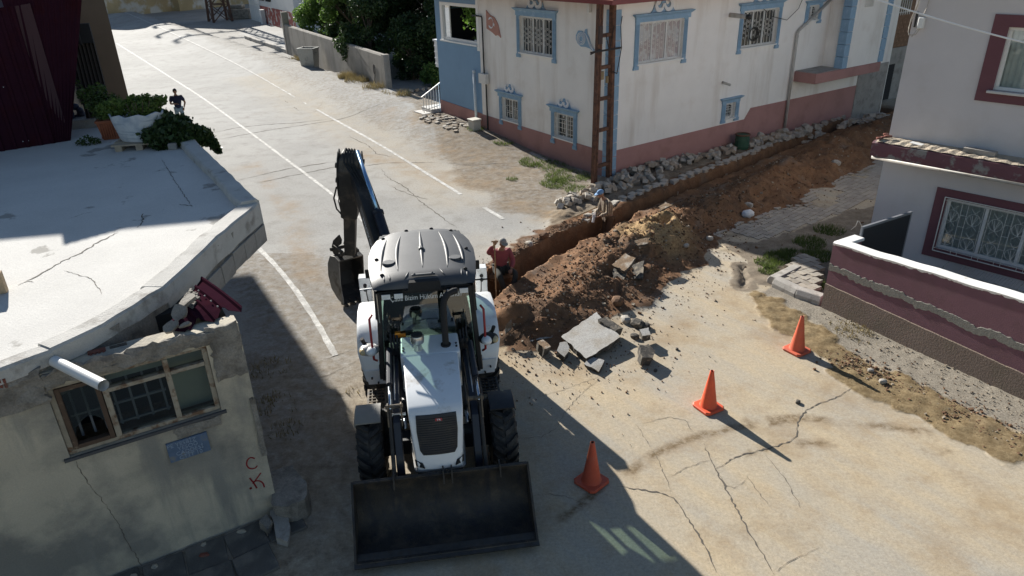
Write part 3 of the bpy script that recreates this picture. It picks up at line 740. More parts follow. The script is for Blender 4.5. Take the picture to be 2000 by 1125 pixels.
ornate(RF, R_HOLES[1], 5.64, 8.13, 3.30, 4.95, 'curl')
ornate(RF, R_HOLES[2], 5.18, 6.32, 0.97, 1.85, 'plain', 1, cr=False, pw=0.2)
ornate(RF, R_HOLES[3], 9.37, 10.50, 3.98, 4.80, 'plain', 2, cr=False, pw=0.18)
# corner quoins
qb = MB(); qb.box(-0.03, 0.30, -0.03, 0.30, 0.0, 0.43)
q0 = qb.build('quoin', M_trim, house, bevel=0.012)
q0.location = (0, 0, -0.2)
for k in range(1, 12): inst(q0, (0, 0, -0.2 + 0.445 * k), parent=house).scale = (1, 1, 1)
# bay on the side street
b = MB()
BO = 0.9
face = lambda u, z, o: (u, -BO - o, z)
face_cells(b, face, 11.0, 13.56, 2.34, ZT, [(11.75, 12.3, 4.5, 4.95)], 0.1)
b.add([(11.0, 0, 2.34), (11.0, -BO, 2.34), (11.0, -BO, ZT), (11.0, 0, ZT)], [(0, 1, 2, 3)])
b.add([(13.56, 0, 2.34), (13.56, -BO, 2.34), (13.56, -BO, ZT), (13.56, 0, ZT)], [(0, 1, 2, 3)])
b.add([(11.75, -BO + .1, 4.5), (12.3, -BO + .1, 4.5), (12.3, -BO + .1, 4.95), (11.75, -BO + .1, 4.95)], [(0, 1, 2, 3)])
bay = b.build('bay', M_white, house, recalc=False)
b = MB()
for k in range(6): b.box(11.76 + k * 0.1, 11.78 + k * 0.1, -BO - 0.05, -BO - 0.03, 4.48, 4.96)
for k in range(3): b.box(11.74, 12.31, -BO - 0.029, -BO - 0.01, 4.55 + 0.15 * k, 4.57 + 0.15 * k)
b.build('grille', M_iron_w, bay)
b = MB(); b.box(9.3, 13.6, -BO - 0.03, -0.001, 1.97, 2.335); bs = b.build('bay_slab', M_dado, house, bevel=0.01)
b = MB(); b.box(9.36, 10.98, -BO + 0.03, -0.002, 2.336, 2.36); b.build('slab_top', M_conc, bs)
for (xa, ya) in ((10.86, -BO - 0.04), (13.36, -BO - 0.04)):
    pq = MB(); pq.box(xa, xa + 0.34, ya, ya + 0.34, 0, 0.43); p0 = pq.build('quoin', M_trim, bay, bevel=0.012); p0.location = (0, 0, 2.345)
    for k in range(1, 7): inst(p0, (0, 0, 2.345 + 0.445 * k), parent=bay)
# lower part under the bay, then bare concrete
b = MB(); b.box(13.72, 15.9, -0.03, -0.003, Z0, 2.0); b.build('unfinished_wall', M_conc, house)
# drain pipe, vents, gas line
b = MB(); b.tube([RF(10.9, 4.80, 0.08), RF(9.10, 3.82, 0.08), RF(9.04, 3.70, 0.08), RF(9.04, 0.1, 0.10)], 0.055, 8); b.tube([RF(9.04, 3.66, 0.08), RF(9.04, 3.58, 0.08)], 0.07, 8)
b.build('drain_pipe', M_pipe, house, smooth=True)
b = MB(); b.tube([RF(5.2, 2.43, 0.0), RF(5.2, 2.38, 0.35)], 0.045, 8); b.build('vent_pipe', M_pipe, house, smooth=True)
b = MB(); b.tube([RF(5.25, 4.62, 0.0), RF(5.25, 4.60, 0.7)], 0.075, 10); b.cur = 1; b.tube([RF(5.25, 4.60, 0.7), RF(5.25, 4.60, 0.82)], 0.08, 10)
b.build('flue_pipe', [M_pipe, M_black], house, smooth=True)
b = MB(); b.tube([LF(7.8, 4.55, 0.05), LF(7.15, 4.55, 0.06), LF(7.1, 4.5, 0.06), LF(7.1, 2.5, 0.06)], 0.03, 6); b.tube([LF(7.0, 2.1, 0.06), LF(7.0, 0.35, 0.06)], 0.03, 6)
b.build('gas_pipe', M_black, house)
b = MB(); lbar(b, LF, 6.84, 7.34, 2.13, 2.50, 0.02, 0.18); b.build('meter_box', mat('box_white', (0.66, 0.65, 0.62), 0.5, 0.06, 6), house, bevel=0.01)
b = MB(); b.tube([LF(7.72, 0.5, 0.12), LF(7.74, 2.46, 0.12)], 0.055, 8); b.ball(LF(7.74, 2.50, 0.12), 0.075, nu=8, nv=5); b.build('vent_pipe', mat('pale_blue_pipe', (0.52, 0.60, 0.66), 0.5, 0.08, 5), house, smooth=True)
b = MB(); lbar(b, LF, 0.98, 1.10, 5.0, 5.28, 0.01, 0.12); b.build('floodlight', M_pvc, house, bevel=0.01)
# wavy flag relief with crescent and star, calligraphic emblem
b = MB()
fl = [(6.86, 4.78), (6.72, 4.68), (6.60, 4.62), (6.48, 4.60), (6.32, 4.55), (6.18, 4.42), (6.08, 4.28), (6.02, 4.10), (5.95, 3.88), (6.12, 3.97), (6.28, 3.93), (6.42, 4.0), (6.58, 4.06), (6.72, 4.10), (6.86, 4.14)]
b.prism(fl, 0.001, 0.03, LF); fg = b.build('flag_relief', mat('faded_red_relief', (0.46, 0.235, 0.185), 0.85, 0.1, 4), house)
b = MB(); cu, cz = 6.56, 4.36
cres = [(cu + 0.17 * math.cos(R_(a)), cz + 0.20 * math.sin(R_(a))) for a in range(30, 331, 15)] + [(cu - 0.0 - 0.035 + 0.13 * math.cos(R_(a)), cz + 0.155 * math.sin(R_(a))) for a in range(318, 41, -15)]
cres = [(2 * cu - p, q) for p, q in cres]
cres = [(2 * cu - p, q) for p, q in cres]
b.prism(cres, 0.031, 0.042, LF)
star = [(cu - 0.20 + (0.075 if k % 2 == 0 else 0.03) * math.cos(R_(90 + 36 * k)), cz - 0.05 + (0.075 if k % 2 == 0 else 0.03) * math.sin(R_(90 + 36 * k))) for k in range(10)]
b.prism(star, 0.031, 0.042, LF); b.build('crescent_and_star', M_scroll, fg)
b = MB()
em = [(1.70, 4.30), (1.60, 4.44), (1.42, 4.44), (1.30, 4.38), (1.26, 4.50), (1.18, 4.52), (1.17, 4.38), (1.08, 4.28), (1.02, 4.14), (0.96, 4.02), (0.80, 3.92), (0.84, 3.87), (1.02, 3.95), (1.22, 3.98), (1.45, 3.97), (1.62, 4.06), (1.70, 4.18)]
b.prism(em, 0.001, 0.025, LF); emb = b.build('calligraphy_emblem', M_trim, house)
b = MB()
for r0 in (0.20, 0.155, 0.10):
    pts = [LF(1.44 + r0 * math.cos(R_(a)), 4.21 + 0.9 * r0 * math.sin(R_(a)), 0.03) for a in range(-60, 301, 24)]
    b.tube(pts, 0.011, 5)
for d in (0.0, 0.045, 0.09): b.tube([LF(1.36 - d, 4.42 - d * .3, 0.03), LF(1.20 - d, 4.34 - d, 0.03), LF(1.12 - d, 4.18 - d * .6, 0.03), LF(1.02 - d, 4.02, 0.03), LF(0.84, 3.90, 0.03)], 0.011, 5)
b.build('emblem_lines', M_scroll, emb)
# cable coil and loose cable on the second upper window
b = MB()
for k in range(4):
    r = 0.20 + 0.02 * k
    b.tube([RF(6.45 + r * math.cos(R_(a)) , 3.92 + 0.9 * r * math.sin(R_(a)), 0.09 + 0.02 * k) for a in range(0, 361, 30)], 0.012, 5)
b.tube([RF(6.9, 4.7, 0.08), RF(7.4, 4.42, 0.12), RF(8.2, 4.25, 0.15), RF(8.8, 4.6, 0.15), RF(9.2, 5.3, 0.12)], 0.012, 5)
b.build('cable', M_black, house)
# front steps with railing, balustrade post
b = MB()
def stp(u0, u1, o0, o1, z0, z1): lbar(b, LF, u0, u1, z0, z1, o0, o1)
stp(10.78, 11.7, -0.6, 0.45, 0.1, 0.60); stp(10.80, 11.7, 0.452, 0.85, 0.1, 0.46)
steps = b.build('entrance_steps', mat('pale_step', (0.55, 0.53, 0.50), 0.8, 0.1, 3), house, bevel=0.01)
b = MB()
for k in range(7): b.bar(LF(10.86, 0.5, 0.0 + 0.13 * k), LF(10.86, 1.62 - 0.07 * k, 0.0 + 0.13 * k), 0.022)
b.bar(LF(10.86, 1.66, -0.1), LF(10.86, 1.16, 0.85), 0.045); b.bar(LF(10.86, 0.72, 0.0), LF(10.86, 0.60, 0.85), 0.03)
b.build('railing', M_iron_w, steps)
b = MB(); b.box(0.05, 0.35, 10.80, 11.05, 2.3, 3.35); b.box(0.0, 0.4, 10.76, 11.09, 3.351, 3.42)
for k in range(4): b.box(0.03, 0.37, 10.785, 11.065, 2.42 + 0.24 * k, 2.46 + 0.24 * k)
b.build('balustrade_post', M_scroll, house)

# ---------------------------------------------------------------- things on and around it
gb = MB(); 
gbx = empty('gas_box', HC + Matrix.Rotation(H_ROT, 3, 'Z') @ Vector((-0.45, 7.35, 0.22)), H_ROT, 'small white gas cabinet on the ground at the foot of the white house wall', 'gas cabinet')
gb.box(-0.17, 0.17, -0.2, 0.2, 0, 0.5); gb.box(-0.2, 0.2, -0.23, 0.23, 0.501, 0.56); gb.build('cabinet', mat('cabinet_cream', (0.60, 0.57, 0.50), 0.6, 0.1, 5), gbx, bevel=0.01)
gb = MB(); gb.box(-0.178, -0.171, -0.15, 0.15, 0.08, 0.44); gb.build('door', mat('cabinet_door', (0.52, 0.50, 0.45), 0.6), gbx)

# rusty ladder pole at the corner
M_rust = mat('rusty_steel', (0.155, 0.075, 0.045), 0.85, 0.3, 5, (0.085, 0.042, 0.03), (7, 0.45, 0.62), bump=0.3, bscale=50)
pole = empty('lattice_pole', (2.98, 22.28, 0), R_(41), 'rusty steel ladder pole with rungs standing at the corner of the white house', 'utility pole')
for sg in (-1, 1):
    b = MB(); b.bar((sg * 0.36, 0, -0.3), (sg * 0.24, 0, 8.2), 0.13, 0.17); 
    b.bar((sg * 0.36 - sg * 0.035, -0.07, -0.3), (sg * 0.24 - sg * 0.035, -0.07, 8.2), 0.03, 0.06)
    b.build('upright', M_rust, pole)
for k, z in enumerate((0.52, 1.66, 2.62, 3.55, 4.46, 5.4, 6.35, 7.3)):
    b = MB(); w = 0.36 - 0.12 * (z + .3) / 8.5 - 0.06; b.bar((-w, 0, z), (w, 0, z), 0.10, 0.10); b.build('rung', M_rust, pole)
b = MB(); b.bar((-0.75, -0.1, 4.05), (0.62, -0.1, 4.05), 0.035, 0.05); b.bar((-0.75, -0.1, 4.0), (-0.33, -0.1, 4.10), 0.03)
for p, q in (((0.1, -.1, 4.1), (0.25, -.1, 4.7)), ((0.05, -.1, 4.05), (-0.1, -.1, 4.5)), ((0.62, -.1, 4.05), (0.55, -.1, 4.7)), ((0.62, -.1, 4.03), (0.45, -.1, 3.3)), ((0.45, -.1, 3.3), (0.27, -.1, 3.4)), ((0.55, -.1, 4.7), (0.6, -.1, 4.95))): b.bar(p, q, 0.018)
b.build('crossarm', mat('old_dark_steel', (0.03, 0.025, 0.025), 0.8), pole)
b = MB(); b.box(-0.42, -0.28, -0.14, -0.08, 4.25, 4.75); b.build('terminal_box', mat('dark_brown_box', (0.06, 0.035, 0.03), 0.7), pole)
b = MB(); b.box(-0.18, 0.0, 0.02, 0.1, 3.18, 3.42); b.box(0.16, 0.25, 0.02, 0.1, 3.05, 3.25); b.build('number_plate', mat('ochre_plate', (0.30, 0.22, 0.12), 0.7, 0.2, 9), pole)

# brown brick neighbour further up the side street
M_brick = mat('brown_brickwork', (0.20, 0.115, 0.07), 0.92, 0.2, 3, (0.27, 0.16, 0.10), (6, 0.5, 0.6))
nb = empty('brick_house', HC + Matrix.Rotation(H_ROT, 3, 'Z') @ Vector((16.6, 0.9, 0)), H_ROT, 'unplastered brown brick house beyond the white house on the side street', 'house')
b = MB(); b.box(0, 9, 0, 8, 2.3, 6.0); b.build('wall', M_brick, nb)
brk = MB(); brk.box(0, 0.30, -0.02, 0.02, 0, 0.17); bk0 = brk.build('brick', M_brick, nb); bk0.location = (0.02, -0.004, 2.36); nbk = 0
for r in range(6):
    for k in range(9):
        if nbk == 0: nbk = 1; continue
        q = inst(bk0, (0.02 + 0.32 * k + (0.16 if r % 2 else 0), -0.004 + rnd.uniform(-.006, .006), 2.36 + 0.19 * r), parent=nb)
b = MB(); b.box(-0.05, 9, -0.05, 8, -0.3, 2.298); b.build('ground_floor', M_conc, nb)
b = MB(); b.box(0.4, 1.5, -0.052, -0.02, -0.2, 1.6); b.build('doorway', M_dark, nb)
b = MB(); b.box(0.35, 1.9, -0.03, -0.002, 3.7, 5.4); w = b.build('window', M_pane, nb)
b = MB()
for k in range(9): b.bar((0.38 + 0.18 * k, -0.07, 3.68), (0.38 + 0.18 * k, -0.07, 5.42), 0.025)
for z in (3.8, 4.5, 5.3): b.bar((0.34, -0.06, z), (1.9, -0.06, z), 0.025)
b.build('grille', M_iron_w, w)
b = MB(); b.box(-0.2, 9.2, -0.2, 8.2, 6.001, 6.2); b.build('roof', M_conc, nb)
# ================================================================ THE FLAT-ROOFED BUILDING ON THE LEFT
LA = at(545, 1000); LROT = R_(210.5)
LMAT = Matrix.Translation(LA) @ Matrix.Rotation(LROT, 4, 'Z'); LINV = LMAT.inverted()
def toL(px, py, z): return LINV @ at(px, py, z)
M_old = mat('old_plaster', (0.52, 0.465, 0.365), 0.92, 0.10, 1.1, (0.225, 0.215, 0.19), (0.5, 0.45, 0.57), bump=0.5, bscale=28, grain=0.08, gscale=60, streak=((0.27, 0.26, 0.23), 2.6, 0.35, 0.50, 0.66))
M_rough = mat('rough_concrete', (0.27, 0.25, 0.22), 0.95, 0.2, 3.5, (0.17, 0.155, 0.135), (4.5, 0.45, 0.62), bump=1.0, bscale=22, grain=0.2, gscale=50)
M_screed = mat('roof_screed', (0.60, 0.585, 0.555), 0.93, 0.08, 0.9, (0.33, 0.315, 0.29), (1.15, 0.625, 0.66), bump=0.35, bscale=45, grain=0.10, gscale=70)
M_curb = mat('curb_concrete', (0.50, 0.485, 0.455), 0.92, 0.14, 2.2, (0.30, 0.28, 0.255), (2.6, 0.54, 0.66), bump=0.5, bscale=40, grain=0.10)
M_wood = mat('weathered_window_wood', (0.34, 0.30, 0.235), 0.85, 0.2, 9, (0.17, 0.10, 0.06), (7, 0.50, 0.62), bump=0.3)
M_woodb = mat('brown_window_wood', (0.095, 0.060, 0.040), 0.8, 0.2, 9, (0.30, 0.24, 0.17), (9, 0.6, 0.7))
M_redbrick = mat('hollow_red_brick', (0.20, 0.065, 0.045), 0.9, 0.3, 8, (0.13, 0.09, 0.075), (9, 0.5, 0.65), bump=0.3)
M_maroon = mat('maroon_sheet_metal', (0.032, 0.011, 0.019), 0.7, 0.12, 2.5, (0.035, 0.010, 0.014), (3, 0.5, 0.7), spec=0.0)
lb = empty('flat_roofed_building', LA, LROT, 'single storey grey building with cracked flat concrete roof, broken curb and weathered wooden window', 'building')
WF = lambda u, z, o: (u, o, z)
WIN = (0.40, 2.06, 1.86, 2.78)
b = MB()
face_cells(b, WF, 0.0, 5.5, -0.2, 2.97, [WIN], 0.24)
b.add([(0, 0, -0.2), (0, -7, -0.2), (0, -7, 2.62), (0, 0, 2.62)], [(0, 1, 2, 3)])
b.add([(0, 0, 2.62), (0, -0.26, 2.62), (0, -0.26, 2.97), (0, 0, 2.97)], [(0, 1, 2, 3)])
b.add([(0, 0, 2.97), (5.5, 0, 2.97), (5.5, -0.26, 2.97), (0, -0.26, 2.97)], [(0, 1, 2, 3)])
b.add([(0, -0.26, 1.8), (0.4, -0.26, 1.8), (0.4, -0.26, 2.97), (0, -0.26, 2.97)], [(0, 1, 2, 3)])
b.add([(5.5, 0, -0.2), (5.5, -7, -0.2), (5.5, -7, 2.9), (5.5, 0, 2.9)], [(0, 1, 2, 3)])
b.build('wall', M_old, lb, recalc=False)
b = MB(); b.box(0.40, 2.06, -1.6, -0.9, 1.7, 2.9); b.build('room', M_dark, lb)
# rough corner pier above the plaster, broken at the top
def rubble_blob(name, c, s, seed, material, parent=None, sub=2, amp=0.22):
    r = random.Random(seed)
    bm = bmesh.new(); bmesh.ops.create_icosphere(bm, subdivisions=sub, radius=1)
    off = Vector((r.random() * 50, r.random() * 50, 0))
    for v in bm.verts:
        n = v.co.normalized(); k = 1 + amp * mnoise.noise(n * 1.6 + off) + amp * 0.7 * mnoise.noise(n * 4 + off) + amp * 0.5 * mnoise.noise(n * 9 + off)
        q = n * k; mx = max(abs(q.x), abs(q.y), abs(q.z)); q = q.lerp(q / mx * 0.85, 0.45)
        v.co = Vector((q.x * s[0], q.y * s[1], q.z * s[2]))
    me = bpy.data.meshes.new(name); bm.to_mesh(me); bm.free(); me.materials.append(material)
    o = bpy.data.objects.new(name, me); COL.objects.link(o); o.location = c
    if parent: o.parent = parent
    return o
def rough_slab(name, M, nx, nz, w, h, t, amp, seed, material, parent):
    """a thick panel with an uneven face and ragged outline, local x by z, facing +y"""
    bb = MB(M); r = random.Random(seed); g = []
    for j in range(nz + 1):
        for i in range(nx + 1):
            x, z = w * i / nx, h * j / nz
            ed = (i in (0, nx)) or (j in (0, nz))
            g.append((x + r.uniform(-1, 1) * amp * 0.7, t + amp * mnoise.noise((x * 6 + seed, z * 6, 0.3)) * 1.2 - (0.5 * t if ed else 0), z + r.uniform(-1, 1) * amp * 0.7))
    n = len(g); fs = []
    for j in range(nz):
        for i in range(nx):
            a = j * (nx + 1) + i; fs.append((a, a + 1, a + nx + 2, a + nx + 1))
    back = [(x, -0.004, z) for x, y, z in g]; vs = g + back
    rim = [i for i in range(nx + 1)] + [(j + 1) * (nx + 1) - 1 for j in range(1, nz + 1)] + [nz * (nx + 1) + i for i in range(nx - 1, -1, -1)] + [j * (nx + 1) for j in range(nz - 1, 0, -1)]
    for k in range(len(rim)):
        a, c = rim[k], rim[(k + 1) % len(rim)]; fs.append((a, c, n + c, n + a))
    bb.add(vs, fs); return bb.build(name, material, parent)
TR = lambda x, y, z: Matrix.Translation((x, y, z))
rough_slab('rough_pier', TR(0.0, 0.0, 2.28), 7, 12, 0.36, 0.72, 0.035, 0.03, 3, M_rough, lb)
rough_slab('rough_beam', TR(2.05, 0.0, 2.60), 30, 8, 3.4, 0.45, 0.055, 0.045, 5, M_rough, lb)
rough_slab('rough_beam', TR(0.30, 0.0, 2.79), 24, 6, 1.75, 0.20, 0.04, 0.045, 6, M_rough, lb)
for i, (u, z, w, h) in enumerate([(0.42, 1.66, 0.55, 0.16), (1.2, 2.80, 0.5, 0.14), (0.0, 1.0, 0.05, 0.9)]):
    rough_slab('broken_plaster', TR(u, 0.002, z), 8, 4, w, h, 0.025, 0.03, 20 + i, M_rough, lb)
# window: frame, posts, transom, sashes, panes
b = MB()
u0, u1, z0, z1 = WIN
def wb(b, a, c, d, e, o0=-0.12, o1=-0.04): lbar(b, WF, a, c, d, e, o0, o1)
wb(b, u0 + .002, u1 - .002, z0 + .002, z0 + 0.055); wb(b, u0 + .002, u1 - .002, z1 - 0.05, z1 - .002)
wb(b, u0 + .002, u0 + 0.06, z0 + 0.056, z1 - 0.051); wb(b, u1 - 0.06, u1 - .002, z0 + 0.056, z1 - 0.051)
wb(b, 0.84, 0.90, z0 + 0.056, z1 - 0.051, -0.118, -0.03); wb(b, 1.50, 1.56, z0 + 0.056, z1 - 0.051, -0.118, -0.025)
wb(b, u0 + 0.061, 0.839, 2.52, 2.57, -0.116, -0.02); wb(b, 0.901, 1.499, 2.52, 2.57, -0.116, -0.02)
wwin = b.build('window', M_wood, lb, bevel=0.004)
b = MB()
for a, c, d, e in ((1.57, 1.62, z0 + .058, z1 - .053), (1.945, 1.995, z0 + .058, z1 - .053), (1.621, 1.944, z0 + .058, z0 + .11), (1.621, 1.944, z1 - .10, z1 - .053)): wb(b, a, c, d, e, -0.10, -0.02)
b.build('sash', M_woodb, wwin, bevel=0.004)
b = MB(); lbar(b, WF, u0 - 0.05, u1 + 0.06, z0 - 0.04, z0 - 0.003, 0.002, 0.035); b.build('sill', mat('dark_sill', (0.08, 0.08, 0.085), 0.8, 0.2, 8), wwin)
G_old = glass('dusty_glass', (0.62, 0.66, 0.63), 0.10, 0.12, 0.6)
def pane(a, c, d, e, o=-0.08):
    p = MB(); p.add([WF(a, d, o), WF(c, d, o), WF(c, e, o), WF(a, e, o)], [(0, 1, 2, 3)]); return p.build('pane', G_old, wwin)
pane(0.90, 1.50, z0 + .055, 2.52); pane(0.90, 1.50, 2.57, z1 - .05); pane(0.46, 0.84, z0 + .055, 2.52); pane(0.46, 0.84, 2.57, z1 - .05)
p = MB(); pts = [(1.62, z1 - .1), (1.62, 2.14)] + [(1.62 + 0.325 * k / 8, 2.14 + 0.14 * math.sin(math.pi * (k / 8) ** 0.8)) for k in range(1, 8)] + [(1.945, 2.08), (1.945, z1 - .1)]
p.prism(pts, -0.062, -0.058, WF); bp = p.build('pane', G_old, wwin); bp['label'] = 'broken pane with its lower half missing'
b = MB()                                   # inner casement behind the glass
for k in range(4): wb(b, 0.95 + 0.17 * k, 0.975 + 0.17 * k, z0 + .06, 2.62, -0.30, -0.27)
for z in (z0 + 0.08, 2.2, 2.55): wb(b, 0.93, 1.5, z, z + 0.025, -0.299, -0.271)
for k in range(3): wb(b, 1.62 + 0.13 * k, 1.645 + 0.13 * k, z0 + .06, 2.62, -0.30, -0.27)
wb(b, 1.6, 1.95, 2.2, 2.225, -0.299, -0.271)
b.build('inner_casement', mat('grey_blue_wood', (0.17, 0.19, 0.22), 0.7, 0.1, 6), wwin)
b = MB(); wb(b, 0.42, 0.86, z0, z1 - .06, -0.31, -0.30); wb(b, 0.90, 1.5, 2.56, z1 - .04, -.25, -.24); b.build('blind', mat('pale_green_blind', (0.40, 0.43, 0.37), 0.8, 0.08, 3), wwin)
# address plaque, graffiti
M_plq = mat('blue_enamel_plaque', (0.10, 0.155, 0.25), 0.55, 0.25, 6, (0.16, 0.17, 0.18), (6, 0.52, 0.64))
b = MB(); lbar(b, WF, 0.63, 1.10, 1.36, 1.64, 0.004, 0.03); plq = b.build('address_plaque', M_plq, lb, bevel=0.003)
M_plt = mat('plaque_letters', (0.26, 0.33, 0.43), 0.6, 0.2, 30)
MX = lambda u, z, o: Matrix(((-1, 0, 0, u), (0, 0, 1, o), (0, 1, 0, z), (0, 0, 0, 1)))     # text plane facing +y, reading towards -x
for i, (s, dx) in enumerate((('PE YESBİZ', 0.06), ('YESOĞ', 0.0), ('CADDESİ', -0.01), ('CTİT 10', -0.01))):
    text('lettering', s, 0.075, MX(0.87 + dx, 1.572 - 0.066 * i, 0.032), M_plt, plq, 0.003)
M_red = mat('red_spray_paint', (0.36, 0.025, 0.03), 0.7, 0.2, 20)
b = MB()
def stroke(pts, w):
    pts = smooth_pl([(p[0], p[1]) for p in pts], 2); n = len(pts)
    for k in range(n - 1):
        p, q = pts[k], pts[k + 1]; d = (q - p).normalized(); s = Vector((-d.y, d.x, 0)) * w / 2
        b.add([WF(*(v.x, v.y), 0.004) for v in (p - s - d * w * .3, p + s - d * w * .3, q + s + d * w * .3, q - s + d * w * .3)], [(0, 1, 2, 3)])
b = MB(); stroke([(0.155, 1.00), (0.20, 1.04), (0.25, 1.01), (0.27, 0.93), (0.235, 0.86), (0.17, 0.845), (0.145, 0.87)], 0.018); b.build('graffiti_letter', M_red, lb, recalc=False); b = MB()
stroke([(0.265, 0.72), (0.245, 0.66), (0.22, 0.58), (0.21, 0.53)], 0.02); stroke([(0.12, 0.74), (0.19, 0.67), (0.24, 0.62)], 0.018); stroke([(0.225, 0.645), (0.17, 0.64), (0.12, 0.58), (0.115, 0.50)], 0.018)
b.build('graffiti_letter', M_red, lb, recalc=False); b = MB(); stroke([(0.285, 0.565), (0.280, 0.55)], 0.03)
b.build('graffiti_dot', M_red, lb, recalc=False)
b = MB()
cr = resample([(2.02, 1.78, 0), (1.98, 1.45, 0), (1.90, 1.15, 0), (1.84, 0.8, 0), (1.80, 0.4, 0), (1.74, 0.0, 0)], 0.04)
vs = []
for i, p in enumerate(cr):
    j = rnd.uniform(-0.012, 0.012); w = rnd.uniform(0.001, 0.006); vs += [WF(p.x + j - w, p.y, 0.003), WF(p.x + j + w, p.y, 0.003)]
b.add(vs, [(2 * i, 2 * i + 1, 2 * i + 3, 2 * i + 2) for i in range(len(cr) - 1)]); b.build('wall_crack', MATS['crack_dark'] if 'crack_dark' in MATS else M_dark, lb, recalc=False)

# ---------------- roof slab, with its curb
ZR = 3.10
OUT = [toL(505, 395, 3.2), toL(440, 450, 3.2), toL(365, 520, 3.2), toL(320, 560, 3.2), toL(200, 632, 3.2), toL(100, 680, 3.2), toL(0, 716, 3.2)]
OUT = [Vector((p.x, p.y, 0)) for p in OUT]
OUT.append(Vector((4.6, 0.16, 0)))
FAR = [toL(375, 270, 3.2), ]; FAR = [Vector((p.x, p.y, 0)) for p in FAR]
dirn = (FAR[0] - OUT[0]).normalized(); FAR.append(OUT[0] + dirn * 9.5)
outline = [p for p in OUT] + [Vector((9.5, 0.16, 0)), Vector((9.5, FAR[1].y, 0)), FAR[1], FAR[0]]
def subdiv(pl, step, jit, seed):
    r = random.Random(seed); o = []
    for p, q in zip(pl[:-1], pl[1:]):
        n = max(1, int((q - p).length / step))
        o += [p.lerp(q, i / n) + Vector((r.uniform(-jit, jit), r.uniform(-jit, jit), 0)) for i in range(n)]
    return o + [pl[-1]]
EDGE = subdiv(OUT, 0.16, 0.018, 4)
b = MB(); ol = [(p.x, p.y) for p in EDGE] + [(p.x, p.y) for p in outline[len(OUT):]]
b.prism(ol, 2.62, ZR, lambda u, v, w: (u, v, w)); b.build('roof_slab', M_rough, lb)
# screed on top, fine grid clipped to the outline
inner = [(p.x, p.y) for p in EDGE] + [(p.x, p.y) for p in outline[len(OUT):]]
b = MB(); tri = tessellate_polygon([[Vector((u, v, 0)) for u, v in inner]]); b.add([(u, v, ZR + 0.006) for u, v in inner], [tuple(t) for t in tri]); b.build('roof_screed', M_screed, lb)
def curb(pl, w, z0, z1, name, seed, zj=0.02):
    r = random.Random(seed); rings = []
    for i, p in enumerate(pl):
        d = (pl[min(i + 1, len(pl) - 1)] - pl[max(i - 1, 0)]).normalized(); s = Vector((d.y, -d.x, 0))     # towards the roof
        if s.dot(Vector((5, -5, 0)) - p) < 0: s = -s
        ww = w * (1 + r.uniform(-0.06, 0.06)); zt = z1 + r.uniform(-zj, zj)
        o = p - s * 0.02
        rings.append([(o.x, o.y, z0 + r.uniform(-zj, zj) * 1.5), (o.x + s.x * 0.012, o.y + s.y * 0.012, zt - 0.03), (o.x + s.x * 0.04, o.y + s.y * 0.04, zt),
                      (p.x + s.x * (ww - 0.03), p.y + s.y * (ww - 0.03), zt), (p.x + s.x * ww, p.y + s.y * ww, zt - 0.025), (p.x + s.x * (ww + 0.02), p.y + s.y * (ww + 0.02), ZR - 0.02)])
    bb = MB(); bb.loft(rings); return bb.build(name, M_curb, lb, auto=35)
curb(subdiv([OUT[0] , FAR[0], FAR[1]], 0.3, 0.006, 8), 0.30, 2.70, 3.24, 'roof_curb', 8)
curb(subdiv(OUT[:4], 0.24, 0.008, 9), 0.30, 2.86, 3.215, 'roof_curb', 9, 0.012)
curb(subdiv(OUT[3:6], 0.24, 0.010, 10), 0.26, 2.98, 3.20, 'roof_curb', 10, 0.012)
curb(subdiv(OUT[5:], 0.2, 0.014, 11), 0.22, 3.00, 3.18, 'roof_curb', 11)
# cement blocks of the overhang's face, uneven
blk = []
for i in range(2):
    p, q = OUT[i], OUT[i + 1]; L = (q - p).length; n = max(1, int(L / 0.38)); d = (q - p) / n; ang = math.atan2(d.y, d.x)
    for k in range(n):
        c = p + d * (k + 0.5)
        me = stone_mesh('cement_block', L / n - 0.02, 0.07, 0.30, rnd, 0.03, M_conc)
        o = bpy.data.objects.new('cement_block', me); COL.objects.link(o); o.parent = lb
        o.location = (c.x, c.y, 2.66 + rnd.uniform(-0.015, 0.015)); o.rotation_euler = (rnd.uniform(-.04, .04), 0, ang)
# exposed hollow bricks between slab and beam
hb = MB(); hb.box(-0.09, 0.09, -0.05, 0.03, -0.06, 0.06)
for k in range(4): hb.box(-0.08 + 0.042 * k, -0.055 + 0.042 * k, 0.031, 0.055, -0.055, 0.055)
hb0 = hb.build('hollow_brick', M_redbrick, lb); hb0.location = (1.28, -0.20, 2.91); k = 0
for u in (1.50, 1.70, 2.42, 2.62, 2.82, 3.02): inst(hb0, (u, -0.17 + (0.19 if u > 2 else 0) + rnd.uniform(-.015, .015), (2.91 if u < 2 else 3.0) + rnd.uniform(-.02, .02)), (rnd.uniform(-.1, .1), rnd.uniform(-.08, .08), rnd.uniform(-.15, .15)), parent=lb)
